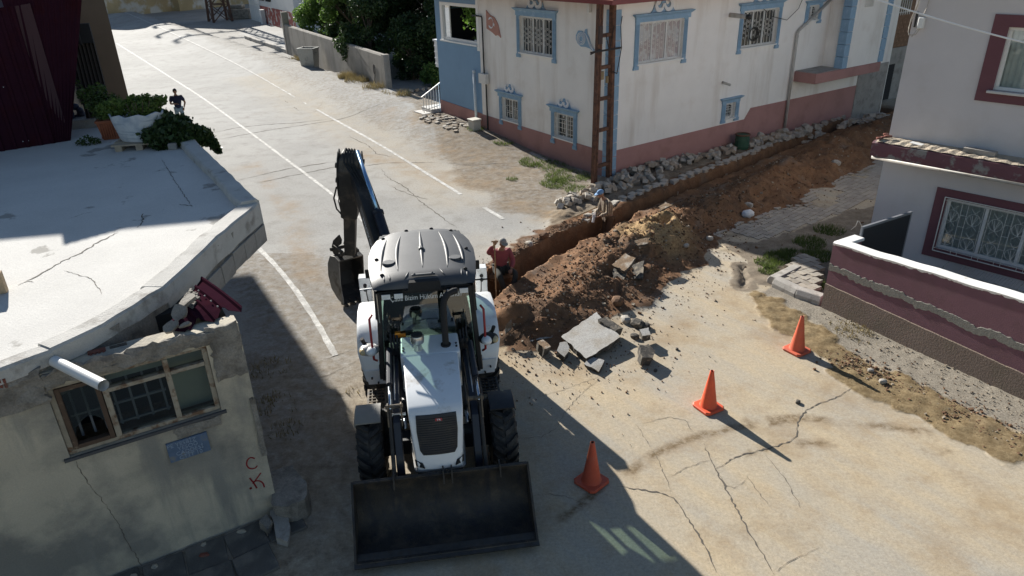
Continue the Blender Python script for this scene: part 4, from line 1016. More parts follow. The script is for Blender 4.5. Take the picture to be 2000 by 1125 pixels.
# white drain pipe
pa, pb = toL(108, 706, 3.06), None
for o_ in np.linspace(0.2, 1.6, 60):                     # end of the pipe lies 0.85 m out from the wall
    pass
def hit_o(px, py, o):
    r0 = LINV @ Vector((0, 0, CAM_H)); d = (LINV.to_3x3() @ ray(px, py)); t = (o - r0.y) / d.y; return r0 + d * t
pa, pb = hit_o(112, 708, 0.0), hit_o(202, 753, 0.75)
b = MB(); b.tube([pa - (pb - pa) * 0.06, pb], 0.062, 16, cap=False); b.tube([pb, pa - (pb - pa) * 0.06], 0.056, 16, cap=False)
dd = (pb - pa).normalized(); b.tube([pb - dd * 0.004, pb], 0.0615, 16, cap=False)
b.build('roof_drain_pipe', mat('white_pvc_pipe', (0.72, 0.72, 0.70), 0.4, 0.05, 6), lb, auto=40, recalc=False)
b = MB(); b.cyl(pa + dd * 0.5, pa + dd * 0.501, 0.055, n=12); b.build('pipe_bore', M_dark, lb)

# torn corrugated sheet and chunks over the corner
sh = empty('corrugated_sheet', (0, 0, 0), 0, 'bent maroon corrugated metal sheet lying over the broken wall corner', 'metal sheet')
T0, T1, B0, B1 = at(396, 541, 3.02), at(330, 632, 3.0), at(479, 603, 3.0), at(344, 655, 2.97)
prof = []
for r in range(5):
    a = r / 5
    prof += [(a, 0), (a + 0.025, 0.028), (a + 0.055, 0.028), (a + 0.08, 0)]
prof.append((1.0, 0.0))
nb_ = 5; rings = []
for j in range(nb_ + 1):
    t = j / nb_; row = []
    for (s, h) in prof:
        ragged = 1 if j < nb_ else (0.93 + 0.10 * math.sin(s * 17))
        tt = t * ragged; p = T0.lerp(T1, s).lerp(B0.lerp(B1, s), tt)
        row.append(Vector((p.x, p.y, p.z + h + 0.05 * math.sin(math.pi * tt) * (0.4 + s))))
    rings.append(row)
b = MB(); b.loft(rings, closed=False); o = b.build('sheet', M_maroon, sh)
so_ = o.modifiers.new('thickness', 'SOLIDIFY'); so_.thickness = 0.004
b = MB()
for j in range(4):
    p = T0.lerp(B0, 0.2 + 0.2 * j).lerp(T1.lerp(B1, 0.2 + 0.2 * j), 0.3); b.ball(p + Vector((0, 0, 0.06)), 0.012, nu=6, nv=4)
b.build('screws', M_pipe, sh)
chunks = [((366, 588), 3.13, (0.20, 0.03, 0.30), (1.15, 0.1, -0.6), 'grey plaster slab leaning on the roof edge above the maroon sheet'), ((350, 612), 3.11, (0.17, 0.03, 0.20), (0.3, 0.5, 0.4), 'flat broken plaster plate lying on the maroon sheet'),
          ((334, 638), 3.06, (0.12, 0.03, 0.14), (0.9, -0.3, 1.0), 'small plaster shard at the lower left end of the maroon sheet'), ((362, 634), 3.06, (0.10, 0.02, 0.05), (0.2, 0.1, 0.2), 'thin pale plaster strip on the low edge of the maroon sheet')]
for i, (p, z, s, r, lab) in enumerate(chunks):
    rr_ = random.Random(70 + i); n_ = 10
    pl_ = [(0.85 * max(s[0], .06) * math.cos(2 * math.pi * k / n_ + .3) * rr_.uniform(.6, 1.15), 0.55 * max(s[2], .05) * math.sin(2 * math.pi * k / n_ + .3) * rr_.uniform(.6, 1.15)) for k in range(n_)]
    b = MB(); b.prism(pl_, -.02, .02); o = b.build('plaster_chunk', M_rough, None); o.location = at(*p, z); o.rotation_euler = (0.45 + .2 * (i % 2), -0.35, r[2]); tag(o, lab, 'rubble', 'plaster pieces fallen on the metal sheet')
b = MB(); 
for i in range(90):
    p = T0.lerp(T1, rnd.uniform(0.35, 0.75)).lerp(B0.lerp(B1, rnd.uniform(0.3, 0.7)), rnd.uniform(0, 0.35)); s = rnd.uniform(0.008, 0.022)
    b.hexa([(p.x + dx * s * rnd.uniform(.6, 1.3), p.y + dy * s * rnd.uniform(.6, 1.3), p.z + 0.05 + dz * s) for dz in (-1, 1) for dx, dy in ((-1, -1), (1, -1), (1, 1), (-1, 1))])
tag(b.build('rubble_crumbs', M_rough), kind='stuff')

# wooden block at the left edge of the roof, cracks in the screed
b = MB(); b.box(-0.10, 0.10, -0.06, 0.06, 0, 0.28); o = b.build('timber_block', mat('raw_timber', (0.40, 0.30, 0.19), 0.8, 0.2, 14), None, bevel=0.006)
o.location = at(-2, 572, ZR + 0.006); o.rotation_euler = (0, 0, 0.4); tag(o, 'short pale timber block standing on the sunlit concrete roof at the far left', 'timber block')
def roof_ribbon(name, pls, w, j, lift=0.010):
    b = MB()
    for pl in pls:
        pts = resample([tuple(toL(*p, ZR)[:2]) for p in pl], 0.05); n = len(pts); vs = []
        for i, p in enumerate(pts):
            d = (pts[min(i + 1, n - 1)] - pts[max(i - 1, 0)]); d.normalize(); s = Vector((-d.y, d.x, 0)); k = rnd.uniform(-j, j)
            ww = w * rnd.uniform(0.4, 1.6) * min(1, 5 * min(i, n - 1 - i) / n + 0.3)
            vs += [(p.x + s.x * (k - ww / 2), p.y + s.y * (k - ww / 2), ZR + lift), (p.x + s.x * (k + ww / 2), p.y + s.y * (k + ww / 2), ZR + lift)]
        b.add(vs, [(2 * i, 2 * i + 1, 2 * i + 3, 2 * i + 2) for i in range(n - 1)])
    return b.build(name, MATS.get('crack_dark') or M_dark, lb, recalc=False)
M_crk = mat('crack_dark', (0.05, 0.045, 0.04), 0.95)
roof_ribbon('roof_crack', [[(35, 558), (75, 540), (120, 512), (160, 495), (185, 478), (230, 455)], [(270, 445), (280, 430), (278, 418)], [(350, 400), (378, 403)]], 0.020, 0.02)
roof_ribbon('roof_crack', [[(38, 556), (55, 550), (65, 553)], [(125, 530), (180, 545), (200, 575)], [(315, 310), (345, 360), (375, 405)], [(135, 428), (165, 418), (180, 415)]], 0.010, 0.012)

# ---------------- maroon shed and brown building standing at the back of the roof
S0, S1 = at(-60, 306, ZR), at(139, 275, ZR)
dS = (S1 - S0); dS.z = 0; dS.normalize(); srot = math.atan2(dS.y, dS.x)
shed = empty('maroon_shed', S1, srot, 'tall dark red shed of ribbed metal sheets standing on the flat roof', 'shed')
pan = MB(); W_ = 0.98
def rib_panel(w, h0, h1, nr, rh):
    b = MB(); pr = []
    for r in range(nr):
        a = w * r / nr; q = w / nr
        pr += [(a, 0), (a + 0.62 * q, 0), (a + 0.70 * q, -rh), (a + 0.92 * q, -rh), (a + q, 0)]
    top = [(x, y, h0 + (h1 - h0) * x / w) for x, y in pr]; bot = [(x, y, 0) for x, y in pr]
    b.loft([bot, top], closed=False); return b
HS0, HS1 = 2.55, 3.0
npan = 6; x = -0.32
for k in range(npan):
    h1 = HS1 - (HS1 - HS0) * (-x) / 4.0; h0 = HS1 - (HS1 - HS0) * (-x + W_) / 4.0
    o = rib_panel(W_ - 0.004, h0, h1, 4, 0.03).build('panel', M_maroon, shed); o.location = (x - W_, 0, 0); x -= W_
b = MB(); n_ = 36
b.loft([[(-.50 + .495 * k / n_, 0.012 - .010 * (k % 3 == 1), 0) for k in range(n_ + 1)], [(-.50 + 1.64 * k / n_, 0.012 + .24 * k / n_ - .03 * (k % 3 == 1), HS1 + .3) for k in range(n_ + 1)]], closed=False); b.build('panel', M_maroon, shed)
b = MB(); b.box(-6.2, -0.004, 0.035, 4.0, 0, 2.2)
b.hexa([(-6.2, 0.036, 2.2), (-0.004, 0.036, 2.2), (-0.004, 4.0, 2.2), (-6.2, 4.0, 2.2), (-6.2, 0.036, 2.22), (-0.004, 0.036, HS1 - 0.02), (-0.004, 4.0, HS1 + .1), (-6.2, 4.0, 2.4)])
b.build('wall', mat('shed_inside', (0.05, 0.02, 0.025), 0.8), shed)
b = MB()
for k in range(34): b.ball((-0.45 - rnd.random() * 5, -0.012, 0.15 if k % 2 else 1.35), 0.010, nu=5, nv=3)
b.build('screws', M_scroll, shed)
# low brown corrugated sheet between shed and brown building
bs2 = MB(); p0, p1 = at(143, 240, ZR + 0.25), at(200, 235, ZR + 0.25); d = p1 - p0; L = d.length; prf = []
brn = empty('brown_sheet_screen', p0 + Vector((0, 0.6, -0.05)), math.atan2(d.y, d.x), 'dark brown corrugated sheet screen between the maroon shed and the brown wall', 'metal sheet')
for k in range(29): prf.append((L * k / 28 * 1.15, 0.03 * math.sin(k * math.pi / 2)))
bs2.loft([[(x * .85, y, 0) for x, y in prf], [(x * .8 - .05, y + 0.5, 2.0) for x, y in prf]], closed=False); o = bs2.build('sheet', mat('brown_sheet', (0.035, 0.027, 0.024), 0.6, 0.25, 4), brn); q = o.modifiers.new('thickness', 'SOLIDIFY'); q.thickness = 0.006
b = MB(); b.box(-0.35, L * 1.25, -0.12, 0.9, -0.35, 0.02); b.build('plinth', M_conc, brn)
b = MB(); b.box(0.0, 0.55, 0.30, 0.42, 1.75, 2.2); b.box(0.0, 0.04, 0.2, 0.31, 1.73, 2.22); b.box(0.26, 0.30, 0.2, 0.31, 1.73, 2.22); b.build('shutter', M_dark, brn)
for i, (px, py, rr, hh, c, nm, lab) in enumerate([(146, 248, 0.075, 1.15, (0.02, 0.03, 0.06), 'rolled_tarpaulin', 'dark blue rolled tarpaulin standing against the maroon shed'), (162, 244, 0.11, 0.45, (0.05, 0.06, 0.10), 'rag_bundle', 'crumpled dark cloth bundle in the corner beside the rolled tarpaulin')]):
    b = MB(); p = at(px, py, ZR)
    if i == 0: b.tube([p, p + Vector((0, 0, hh * .5)), p + Vector((-0.06, 0.05, hh))], [rr, rr * 0.95, rr * 0.9], 10)
    else:
        for k in range(5): b.ball(p + Vector((rnd.uniform(-.08, .08), rnd.uniform(-.06, .06), 0.1 + 0.09 * k)), rr * rnd.uniform(.7, 1.1), rr * .8, rr * 0.8, 8, 6)
    tag(b.build(nm, mat(nm + '_cloth', c, 0.6, 0.3, 8), None, smooth=True), lab, 'tarpaulin' if i == 0 else 'cloth')
# brown building
cb0 = at(252, 190, ZR); cdir = Vector((math.cos(R_(30.5)), math.sin(R_(30.5)), 0))
cbp = Vector((-10.35, 20.55, 0)); cbp = at(254, 200, ZR)
bb_ = empty('brown_house', Vector((cbp.x, cbp.y, 0)), R_(30.5), 'narrow house wall rendered brown below and cream above, behind the roof plants', 'house')
M_brr = mat('brown_render', (0.135, 0.100, 0.070), 0.9, 0.08, 2, bump=0.2, grain=0.06)
M_crr = mat('cream_render', (0.42, 0.38, 0.32), 0.9, 0.08, 2, bump=0.3, grain=0.08)
b = MB(); b.box(-1.10, 0, 0, 12, -0.2, 6.15); b.build('wall', M_brr, bb_)
b = MB(); b.box(-1.10, -0.86, -0.02, -0.001, 0, 6.15); b.build('corner_strip', M_crr, bb_)
b = MB(); b.hexa([(-1.102, -0.01, 6.151), (0.01, -0.01, 6.151), (0.01, 12, 6.151), (-1.102, 12, 6.151), (-1.102, -0.01, 8.2), (0.01, -0.01, 8.4), (0.01, 12, 8.4), (-1.102, 12, 8.2)]); b.build('upper_wall', M_crr, bb_)
b = MB(); b.hexa([(-13, 0.02, -.2), (-1.104, 0.02, -.2), (-1.104, 5, -.2), (-13, 5, -.2), (-13, 0.02, 6.25), (-1.104, 0.02, 8.2), (-1.104, 5, 8.2), (-13, 5, 6.25)]); b.build('side_wall', M_crr, bb_)
b = MB(); b.hexa([(-13.1, -.02, 6.26), (0.95, -.02, 8.52), (0.95, 12.2, 8.52), (-13.1, 12.2, 6.26), (-13.1, -.02, 6.36), (0.95, -.02, 8.60), (0.95, 12.2, 8.60), (-13.1, 12.2, 6.36)]); b.build('roof', M_tile, bb_)
b = MB()
for k in range(3): b.tube([(-1.15 - 0.03 * k, -0.03, 3.2), (-1.13 - 0.035 * k, -0.05, 5.0), (-1.16 - 0.02 * k, -0.03, 7.7)], 0.016, 5)
b.build('cable', M_black, bb_)
# ================================================================ THE HOUSE ON THE RIGHT
RC = at(1688, 500); RROT = R_(-49)
rh = empty('pale_house', RC, RROT, 'pale lilac grey two storey house with plum window frames behind the low yard wall', 'house')
M_lilac = mat('pale_lilac_render', (0.64, 0.61, 0.615), 0.9, 0.04, 1.2, (0.57, 0.535, 0.525), (0.8, 0.52, 0.75), bump=0.3, bscale=90, grain=0.06, gscale=110)
M_plum = mat('plum_paint', (0.165, 0.068, 0.082), 0.85, 0.08, 2, grain=0.05)
M_plumw = mat('worn_plum_paint', (0.175, 0.078, 0.092), 0.9, 0.1, 2, (0.28, 0.265, 0.25), (2.2, 0.52, 0.585), bump=0.4, bscale=40, grain=0.1)
QF = lambda u, z, o: (u, -o, z)
UW = (1.78, 3.4, 4.12, 5.30); LW = (1.46, 3.75, 0.66, 1.80)
b = MB()
face_cells(b, QF, 0.0, 6.5, -0.3, 6.3, [UW, LW], 0.20)
b.add([(0, 0, -0.3), (0, 7, -0.3), (0, 7, 6.3), (0, 0, 6.3)], [(0, 1, 2, 3)])
b.add([(0, 0, 6.3), (6.5, 0, 6.3), (6.5, 7, 6.3), (0, 7, 6.3)], [(0, 1, 2, 3)])
b.add([(6.5, 0, -0.3), (6.5, 7, -0.3), (6.5, 7, 6.3), (6.5, 0, 6.3)], [(0, 1, 2, 3)]); b.add([(0, 7, -0.3), (6.5, 7, -0.3), (6.5, 7, 6.3), (0, 7, 6.3)], [(0, 1, 2, 3)])
for h in (UW, LW): b.add([QF(h[0], h[2], -0.2), QF(h[1], h[2], -0.2), QF(h[1], h[3], -0.2), QF(h[0], h[3], -0.2)], [(0, 1, 2, 3)])
b.build('wall', M_lilac, rh, recalc=False)
b = MB(); b.box(-0.4, 6.9, -0.4, 7.4, 6.302, 6.5); b.build('roof', M_conc, rh)
M_pg = glass('house_glass', (0.80, 0.85, 0.84), 0.16, 0.03, 0.8)
M_net = mat('net_curtain', (0.55, 0.57, 0.54), 0.9, 0.1, 6)
def plain_window(h, fr, panes, sill=True):
    b = MB(); u0, u1, z0, z1 = h
    f = 0.06
    lbar(b, QF, u0 + .002, u1 - .002, z0 + .002, z0 + f, -0.12, -0.05); lbar(b, QF, u0 + .002, u1 - .002, z1 - f, z1 - .002, -0.12, -0.05)
    for k in range(panes + 1):
        uu = u0 + .002 + (u1 - u0 - .004 - f) * k / panes; lbar(b, QF, uu, uu + f, z0 + f + .001, z1 - f - .001, -0.118, -0.048)
    w = b.build('window', M_pvc, rh, bevel=0.005)
    for k in range(panes):
        a, c = u0 + (u1 - u0 - f) * k / panes + f, u0 + (u1 - u0 - f) * (k + 1) / panes
        p = MB(); p.add([QF(a, z0 + f, -0.09), QF(c, z0 + f, -0.09), QF(c, z1 - f, -0.09), QF(a, z1 - f, -0.09)], [(0, 1, 2, 3)]); p.build('pane', M_pg, w)
    p = MB(); n = 60
    p.loft([[QF(u0 + (u1 - u0) * k / n, z, -0.165 - 0.012 * math.sin(k * 1.7)) for k in range(n + 1)] for z in (z0 + .02, z1 - .02)], closed=False); p.build('curtain', M_net, w)
    b = MB(); a, c, d, e = fr
    lbar(b, QF, a, c, e - (e - z1), e, 0.002, 0.03); lbar(b, QF, a, c, d, z0, 0.002, 0.03); lbar(b, QF, a, u0, z0 + .001, z1 - .001, 0.002, 0.029); lbar(b, QF, u1, c, z0 + .001, z1 - .001, 0.002, 0.029)
    b.build('surround', M_plum, w)
    if sill:
        b = MB(); lbar(b, QF, u0 - 0.08, u1 + 0.08, z0 - 0.05, z0 - 0.002, 0.031, 0.12); b.build('sill', mat('marble_sill', (0.60, 0.58, 0.56), 0.4, 0.1, 6), w, bevel=0.006)
    return w
plain_window(UW, (1.50, 3.70, 3.89, 5.52), 2)
lw = plain_window(LW, (1.22, 4.0, 0.43, 2.0), 3, False)
b = MB(); t = 0.0075; o = 0.06
u0, u1, z0, z1 = LW[0] - 0.03, LW[1] + .03, LW[2] - 0.06, LW[3] + 0.03
def gb_(a, c, w=t): b.bar(QF(*a, o), QF(*c, o), w)
gb_((u0, z0), (u1, z0), .018); gb_((u0, z1), (u1, z1), .018); gb_((u0, z0), (u0, z1), .018); gb_((u0, z0 + .07), (u1, z0 + .07)); gb_((u0, z1 - .06), (u1, z1 - .06))
for k in range(6):
    uc = u0 + 0.21 + 0.42 * k
    for du in (0.15, 0.27): gb_((uc + du, z0), (uc + du, z1))
    for zc in (z0 + 0.32, z0 + 0.86):
        for a in range(0, 360, 30):
            gb_((uc + 0.13 * math.cos(R_(a)), zc + 0.13 * math.sin(R_(a))), (uc + 0.13 * math.cos(R_(a + 30)), zc + 0.13 * math.sin(R_(a + 30))), t * .9)
        for dx in (-0.09, -0.04, 0.04, 0.09): gb_((uc + dx, zc + 0.09), (uc + dx * .35, zc - 0.03), t * .8); gb_((uc + dx * .35, zc - .03), (uc, zc - 0.13), t * .8)
        gb_((uc - .08, zc + .24), (uc, zc + .14), t * .8); gb_((uc + .08, zc + .24), (uc, zc + .14), t * .8); gb_((uc - .1, zc - .22), (uc, zc - .13), t * .8); gb_((uc + .1, zc - .22), (uc, zc - .13), t * .8)
        gb_((uc - 0.15, zc), (uc - 0.13, zc)); gb_((uc + 0.13, zc), (uc + 0.15, zc)); gb_((uc + .15, zc + .05), (uc + .27, zc + .05)); gb_((uc + .15, zc - .2), (uc + .27, zc - .2))
for z in (0.25, 0.5, 0.75): b.bar(QF(u0, z0 + z, o), QF(u0, z0 + z, 0.0), .014)
b.build('grille', M_iron_w, lw)
# ledge between the floors, with gutter pipe
b = MB(); n = 40; rings = []
for k in range(n + 1):
    u = -0.12 + 6.6 * k / n; j = 0.02 * mnoise.noise((u * 3, 0, 0)); j2 = 0.02 * mnoise.noise((u * 5, 3, 0))
    rings.append([(u, -0.002, 2.56), (u, -0.52, 2.55 + j * .4), (u, -0.535 + j2, 2.68), (u, -0.53 + j, 2.84 + j), (u, -0.46 + j2, 2.87 + j2), (u, -0.002, 2.87)])
b.loft(rings); led = b.build('ledge', M_plumw, rh)
b = MB(); b.loft([[(u, -0.515, 2.872 + 0.01 * math.sin(u * 19)), (u, -0.4, 2.905 + 0.015 * math.sin(u * 31)), (u, -0.003, 2.90)] for u in [-0.05 + 0.1 * k for k in range(66)]], closed=False); b.build('ledge_screed', mat('sandy_screed', (0.46, 0.39, 0.30), 0.95, 0.2, 5, (0.24, 0.2, 0.16), (6, 0.5, 0.65), bump=1, bscale=30, grain=0.2), led)
b = MB(); b.tube([(-0.10, -0.44, 2.50), (6.5, -0.44, 2.50)], 0.04, 8); b.build('ledge_pipe', M_pipe, rh, smooth=True)
b = MB(); b.box(1.62, 2.2, -0.36, -0.20, 2.91, 3.0); b.build('loose_block', M_conc, rh)
for i, (u, o_, s) in enumerate([(-0.02, 0.42, .06), (0.04, 0.36, .05), (0.10, 0.30, .07), (0.02, 0.22, .05)]):
    q = rubble_blob('brick_scrap', RC + Matrix.Rotation(RROT, 3, 'Z') @ Vector((u, -o_, 2.93 + 0.02 * i)), (s * 1.5, s, s * .6), 60 + i, M_redbrick, None, 1); tag(q, 'broken red brick scrap on the end corner of the plum ledge', 'rubble', 'brick scraps on the ledge corner')
b = MB(); b.box(-0.13, 0.13, -0.06, 0.06, 0, 0.012)
pl = b.build('white_tile', M_pvc, None); pl.location = RC + Matrix.Rotation(RROT, 3, 'Z') @ Vector((0.72, -0.33, 2.915)); pl.rotation_euler = (0.1, 0.05, -1.0); tag(pl, 'small white tile lying on the plum ledge of the pale house', 'tile')
b = MB(); b.box(0.14, 0.26, -0.09, -0.002, 5.18, 5.40); b.build('junction_box', M_pvc, rh, bevel=0.015)
b = MB()
b.tube([(0.30, -0.02, 6.2), (0.24, -0.03, 5.6), (0.20, -0.05, 5.41)], 0.008, 5); b.tube([(0.2, -0.05, 5.18), (0.15, -0.1, 5.06), (0.03, -0.12, 5.05), (-0.03, -0.05, 5.2), (0.05, -0.03, 5.6), (0.1, -.03, 6.2)], 0.010, 5)
b.tube([(0.16, -0.05, 5.18), (0.10, -0.12, 5.02), (0.0, -0.1, 5.10), (-0.02, -.04, 5.35), (0.06, -.03, 5.7)], 0.008, 5); b.build('wall_cable', mat('pale_cable', (0.45, 0.40, 0.34), 0.6), rh)
b = MB(); b.tube([(0.07, -0.03, 5.2), (0.08, -0.03, 5.5)], 0.022, 6); b.build('cable_clamp', M_black, rh)
# white overhead wire crossing to the house
b = MB(); w0, w1 = at(1690, -8, 6.2), at(2060, 98, 5.6)
b.tube([w0.lerp(w1, k / 12) + Vector((0, 0, -0.03 * math.sin(math.pi * k / 12))) for k in range(13)], 0.011, 6)
tag(b.build('overhead_wire', M_scroll, None), 'thin white overhead wire crossing in front of the pale house', 'wire')

# ---------------- yard wall, gate, drying rack
YA, YB = at(1605, 600), at(2000, 780); yd = (YB - YA).normalized(); YROT = math.atan2(yd.y, yd.x)
yw = empty('yard_wall', YA, YROT, 'plum painted yard wall with white cap and a grey render band, in front of the pale house', 'wall')
M_yplum = mat('yard_plum', (0.195, 0.098, 0.120), 0.92, 0.10, 1.4, (0.165, 0.088, 0.098), (2, 0.5, 0.7), bump=0.25, bscale=60, grain=0.07)
M_yrend = mat('yard_render', (0.22, 0.165, 0.135), 0.95, 0.15, 1.6, (0.19, 0.15, 0.115), (2.4, 0.48, 0.66), bump=0.7, bscale=30, grain=0.14)
M_band = mat('grey_patch_render', (0.235, 0.225, 0.20), 0.95, 0.12, 4, bump=0.5, bscale=45, grain=0.12)
M_cap = mat('white_cap_paint', (0.80, 0.79, 0.77), 0.75, 0.06, 3, (0.55, 0.52, 0.48), (5, 0.62, 0.72))
YL = 5.6; top = lambda u: 1.44 + 0.055 * u + 0.02 * mnoise.noise((u * 1.7, 0, 0))
n = 60; rng_ = [YL * k / n for k in range(n + 1)]
b = MB(); b.loft([[(u, -0.001, -0.2), (u, -0.001, top(u)), (u, 0.2, top(u)), (u, 0.2, -0.2)] for u in rng_]); b.build('wall_body', M_yplum, yw)
low = lambda u: 0.55 + 0.0 * u + 0.015 * mnoise.noise((u * 5, 4, 0)) - 0.03 * u
b = MB(); b.loft([[(u, -0.030, -0.2), (u, -0.030, low(u)), (u, -0.002, low(u) + .005), (u, -0.002, -0.2)] for u in rng_]); b.build('render_base', M_yrend, yw)
bm_ = lambda u: 0.93 - 0.02 * u + 0.05 * mnoise.noise((u * 2.2, 11, 0)) + 0.02 * mnoise.noise((u * 11, 2, 0))
bh_ = lambda u: 0.075 + 0.05 * mnoise.noise((u * 2.0, 31, 0)) + 0.035 * mnoise.noise((u * 13, 7, 0))
fine = [YL * k / 220 for k in range(221)]
b = MB(); b.loft([[(u, -0.002, bm_(u) - max(.02, bh_(u))), (u, -0.010, bm_(u) - max(.02, bh_(u)) + .006), (u, -0.012, bm_(u) + max(.02, bh_(u + 3)) - .006), (u, -0.002, bm_(u) + max(.02, bh_(u + 3)))] for u in fine]); b.build('render_band', M_band, yw)
dr = lambda u: 0.035 + 0.03 * mnoise.noise((u * 9, 21, 0)) + 0.02 * mnoise.noise((u * 23, 1, 0))
b = MB(); b.loft([[(u, -0.006, top(u) - max(.005, dr(u))), (u, -0.016, top(u) + 0.005), (u, 0.02, top(u) + 0.035), (u, 0.20, top(u) + 0.035), (u, 0.225, top(u) + .003), (u, 0.21, top(u) - 0.03)] for u in fine]); b.build('cap', M_cap, yw, auto=40)
b = MB(); b.box(0.001, 0.20, 0.201, 0.62, -0.2, top(0)); b.build('end_pier', M_yplum, yw)
b = MB(); b.box(-0.016, 0.225, 0.226, 0.66, top(0) - 0.03, top(0) + 0.036); b.build('cap', M_cap, yw, bevel=0.012)
gate = empty('yard_gate', YA + Matrix.Rotation(YROT, 3, 'Z') @ Vector((0.1, 0.68, 0.0)), YROT + R_(90), 'dark sheet metal gate between the yard wall and the pale house', 'gate')
M_gate = mat('dark_gate_metal', (0.025, 0.027, 0.032), 0.5, 0.1, 4)
b = MB(); b.box(0.0, 1.62, -0.02, 0.02, 0.08, 1.62); b.build('gate_panel', M_gate, gate)
b = MB(); b.bar((0, 0, 1.645), (1.62, 0, 1.645), 0.05); b.bar((0.02, 0, 0.03), (0.02, 0, 1.62), 0.045); b.bar((1.60, 0, 0.03), (1.60, 0, 1.62), 0.045); b.build('gate_frame', mat('grey_gate_frame', (0.22, 0.23, 0.25), 0.5), gate)
b = MB(); b.tube([(0.0, 0.0, 1.67), (-0.05, 0.05, 1.78), (-0.15, 0.02, 1.82), (-0.28, -0.04, 1.76), (-0.35, 0, 1.68)], 0.006, 5); b.build('bent_wire', M_pipe, gate)
rk = empty('drying_rack', RC + Matrix.Rotation(RROT, 3, 'Z') @ Vector((2.15, -0.05, 0.36)), RROT, 'metal wire drying rack fixed to the pale house under the lower window', 'drying rack')
b = MB(); b.tube([(-0.35, 0.02, 0.05), (-0.35, -0.42, 0.02), (1.25, -0.42, 0.02), (1.35, -0.34, 0.02), (1.35, -0.02, 0.05)], 0.012, 6); b.tube([(-0.05, 0.02, 0.05), (-0.05, -0.40, 0.025)], 0.010, 6); b.tube([(1.1, 0.02, 0.05), (1.1, -0.40, 0.025)], 0.010, 6)
b.tube([(0.2, 0.0, -0.32), (0.2, -0.38, 0.0)], 0.01, 6); b.tube([(0.9, 0.0, -0.32), (0.9, -0.38, 0.0)], 0.01, 6); b.build('frame', M_pipe, rk)
b = MB()
for k in range(18): b.bar((0.0 + 0.06 * k, 0.0, 0.04), (0.0 + 0.06 * k, -0.40, 0.03), 0.006)
b.build('wires', M_pipe, rk)

# ================================================================ KERBS, PAVERS, LOOSE STONES
M_kerb = mat('kerb_concrete', (0.40, 0.375, 0.34), 0.92, 0.15, 4, (0.28, 0.255, 0.225), (5, 0.52, 0.66), bump=0.5, bscale=40, grain=0.12)
def kerb(name, p, q, w, h, lab, parent=None):
    L = (q - p).length; b = MB(); pr = [(0, 0), (0, h * .55), (w * .22, h), (w, h), (w, 0)]
    b.prism([(y, z) for y, z in pr], 0, L - 0.02, lambda y, z, x: (x, y, z)); o = b.build(name, M_kerb, None, bevel=0.012)
    o.location = (p.x, p.y, -0.03); d = q - p; o.rotation_euler = (rnd.uniform(-.02, .02), rnd.uniform(-.02, .02), math.atan2(d.y, d.x))
    if lab: tag(o, lab, 'kerb stone', 'kerb stones at the yard corner')
    return o
K0, K1, K2 = at(1506, 560), at(1552, 582), at(1601, 598)
kerb('kerb_stone', K0, K1, 0.26, 0.22, 'left one of the two parallel kerb stones in front of the paved yard corner')
kerb('kerb_stone', K1, K2, 0.26, 0.22, 'kerb stone touching the end of the plum yard wall')
kerb('kerb_stone', at(1545, 527), at(1496, 552), 0.24, 0.20, 'tilted pale kerb stone pointing away at the grassy corner')
M_paver = [mat('paver_%d' % k, c, 0.92, 0.14, 4, (0.27, 0.215, 0.15), (1.6, 0.50, 0.68), bump=0.35, bscale=50, grain=0.12) for k, c in enumerate([(0.36, 0.325, 0.275), (0.40, 0.355, 0.295), (0.32, 0.285, 0.24)])]
def paver_mesh(k):
    L, W, Hh, d = 0.20, 0.145, 0.08, 0.028
    b = MB(); pr = [(-L / 2, -W / 2), (-L / 6, -W / 2 + d), (L / 6, -W / 2 + 0), (L / 2, -W / 2 + d), (L / 2, W / 2 + d), (L / 6, W / 2), (-L / 6, W / 2 + d), (-L / 2, W / 2)]
    b.prism(pr, -Hh, 0.0); me = bpy.data.meshes.new('paver'); me.from_pydata([tuple(v) for v in b.v], [], b.f)
    bm = bmesh.new(); bm.from_mesh(me); bmesh.ops.recalc_face_normals(bm, faces=bm.faces[:]); bm.to_mesh(me); bm.free(); me.materials.append(M_paver[k]); return me
PAVM = [paver_mesh(k) for k in range(3)]
def put(name, me, loc, rot, parent=None):
    o = bpy.data.objects.new(name, me); COL.objects.link(o); o.location = loc; o.rotation_euler = rot
    if parent: o.parent = parent
    return o
pa_ = R_(42); e1, e2 = Vector((math.cos(pa_), math.sin(pa_), 0)), Vector((-math.sin(pa_), math.cos(pa_), 0))
cand = []
for i in range(-20, 90):
    for j in range(-14, 40):
        p = Vector((5.0, 17.0, 0)) + e1 * (0.206 * i) + e2 * (0.150 * j) + e1 * (0.03 if j % 2 else 0)
        cand.append((p.x, p.y))
ca = np.array(cand); cz, cF_, czn = fields(ca[:, 0], ca[:, 1])
sdp = poly_sd(ca[:, 0], ca[:, 1], PAVED) + 0.12 * fbm(ca[:, 0] * 3, ca[:, 1] * 3, 2)
rdg = ridge(ca[:, 0], ca[:, 1])
sel = [(y * y + x * x, x, y, z) for (x, y), z, s, r in zip(cand, cz, sdp, rdg) if s > 0.05 and r < 0.05 and y < 29]
sel.sort()
far = MB()
for k, (_, x, y, z) in enumerate(sel):
    miss = mnoise.noise((x * 0.8, y * 0.8, 5)) > 0.34
    if miss: continue
    rot = (rnd.uniform(-.03, .03), rnd.uniform(-.03, .03), pa_ + rnd.uniform(-.03, .03)); zz = z + 0.018 + rnd.uniform(-.006, .006)
    if k < 300: put('paver', PAVM[rnd.randrange(3)], (x, y, zz), rot, pavement)
    else:
        far.M = Matrix.Translation((x, y, zz)) @ Matrix.Rotation(pa_ + rnd.uniform(-.02, .02), 4, 'Z'); far.box(-0.1, 0.1, -0.072, 0.072, -0.08, 0)
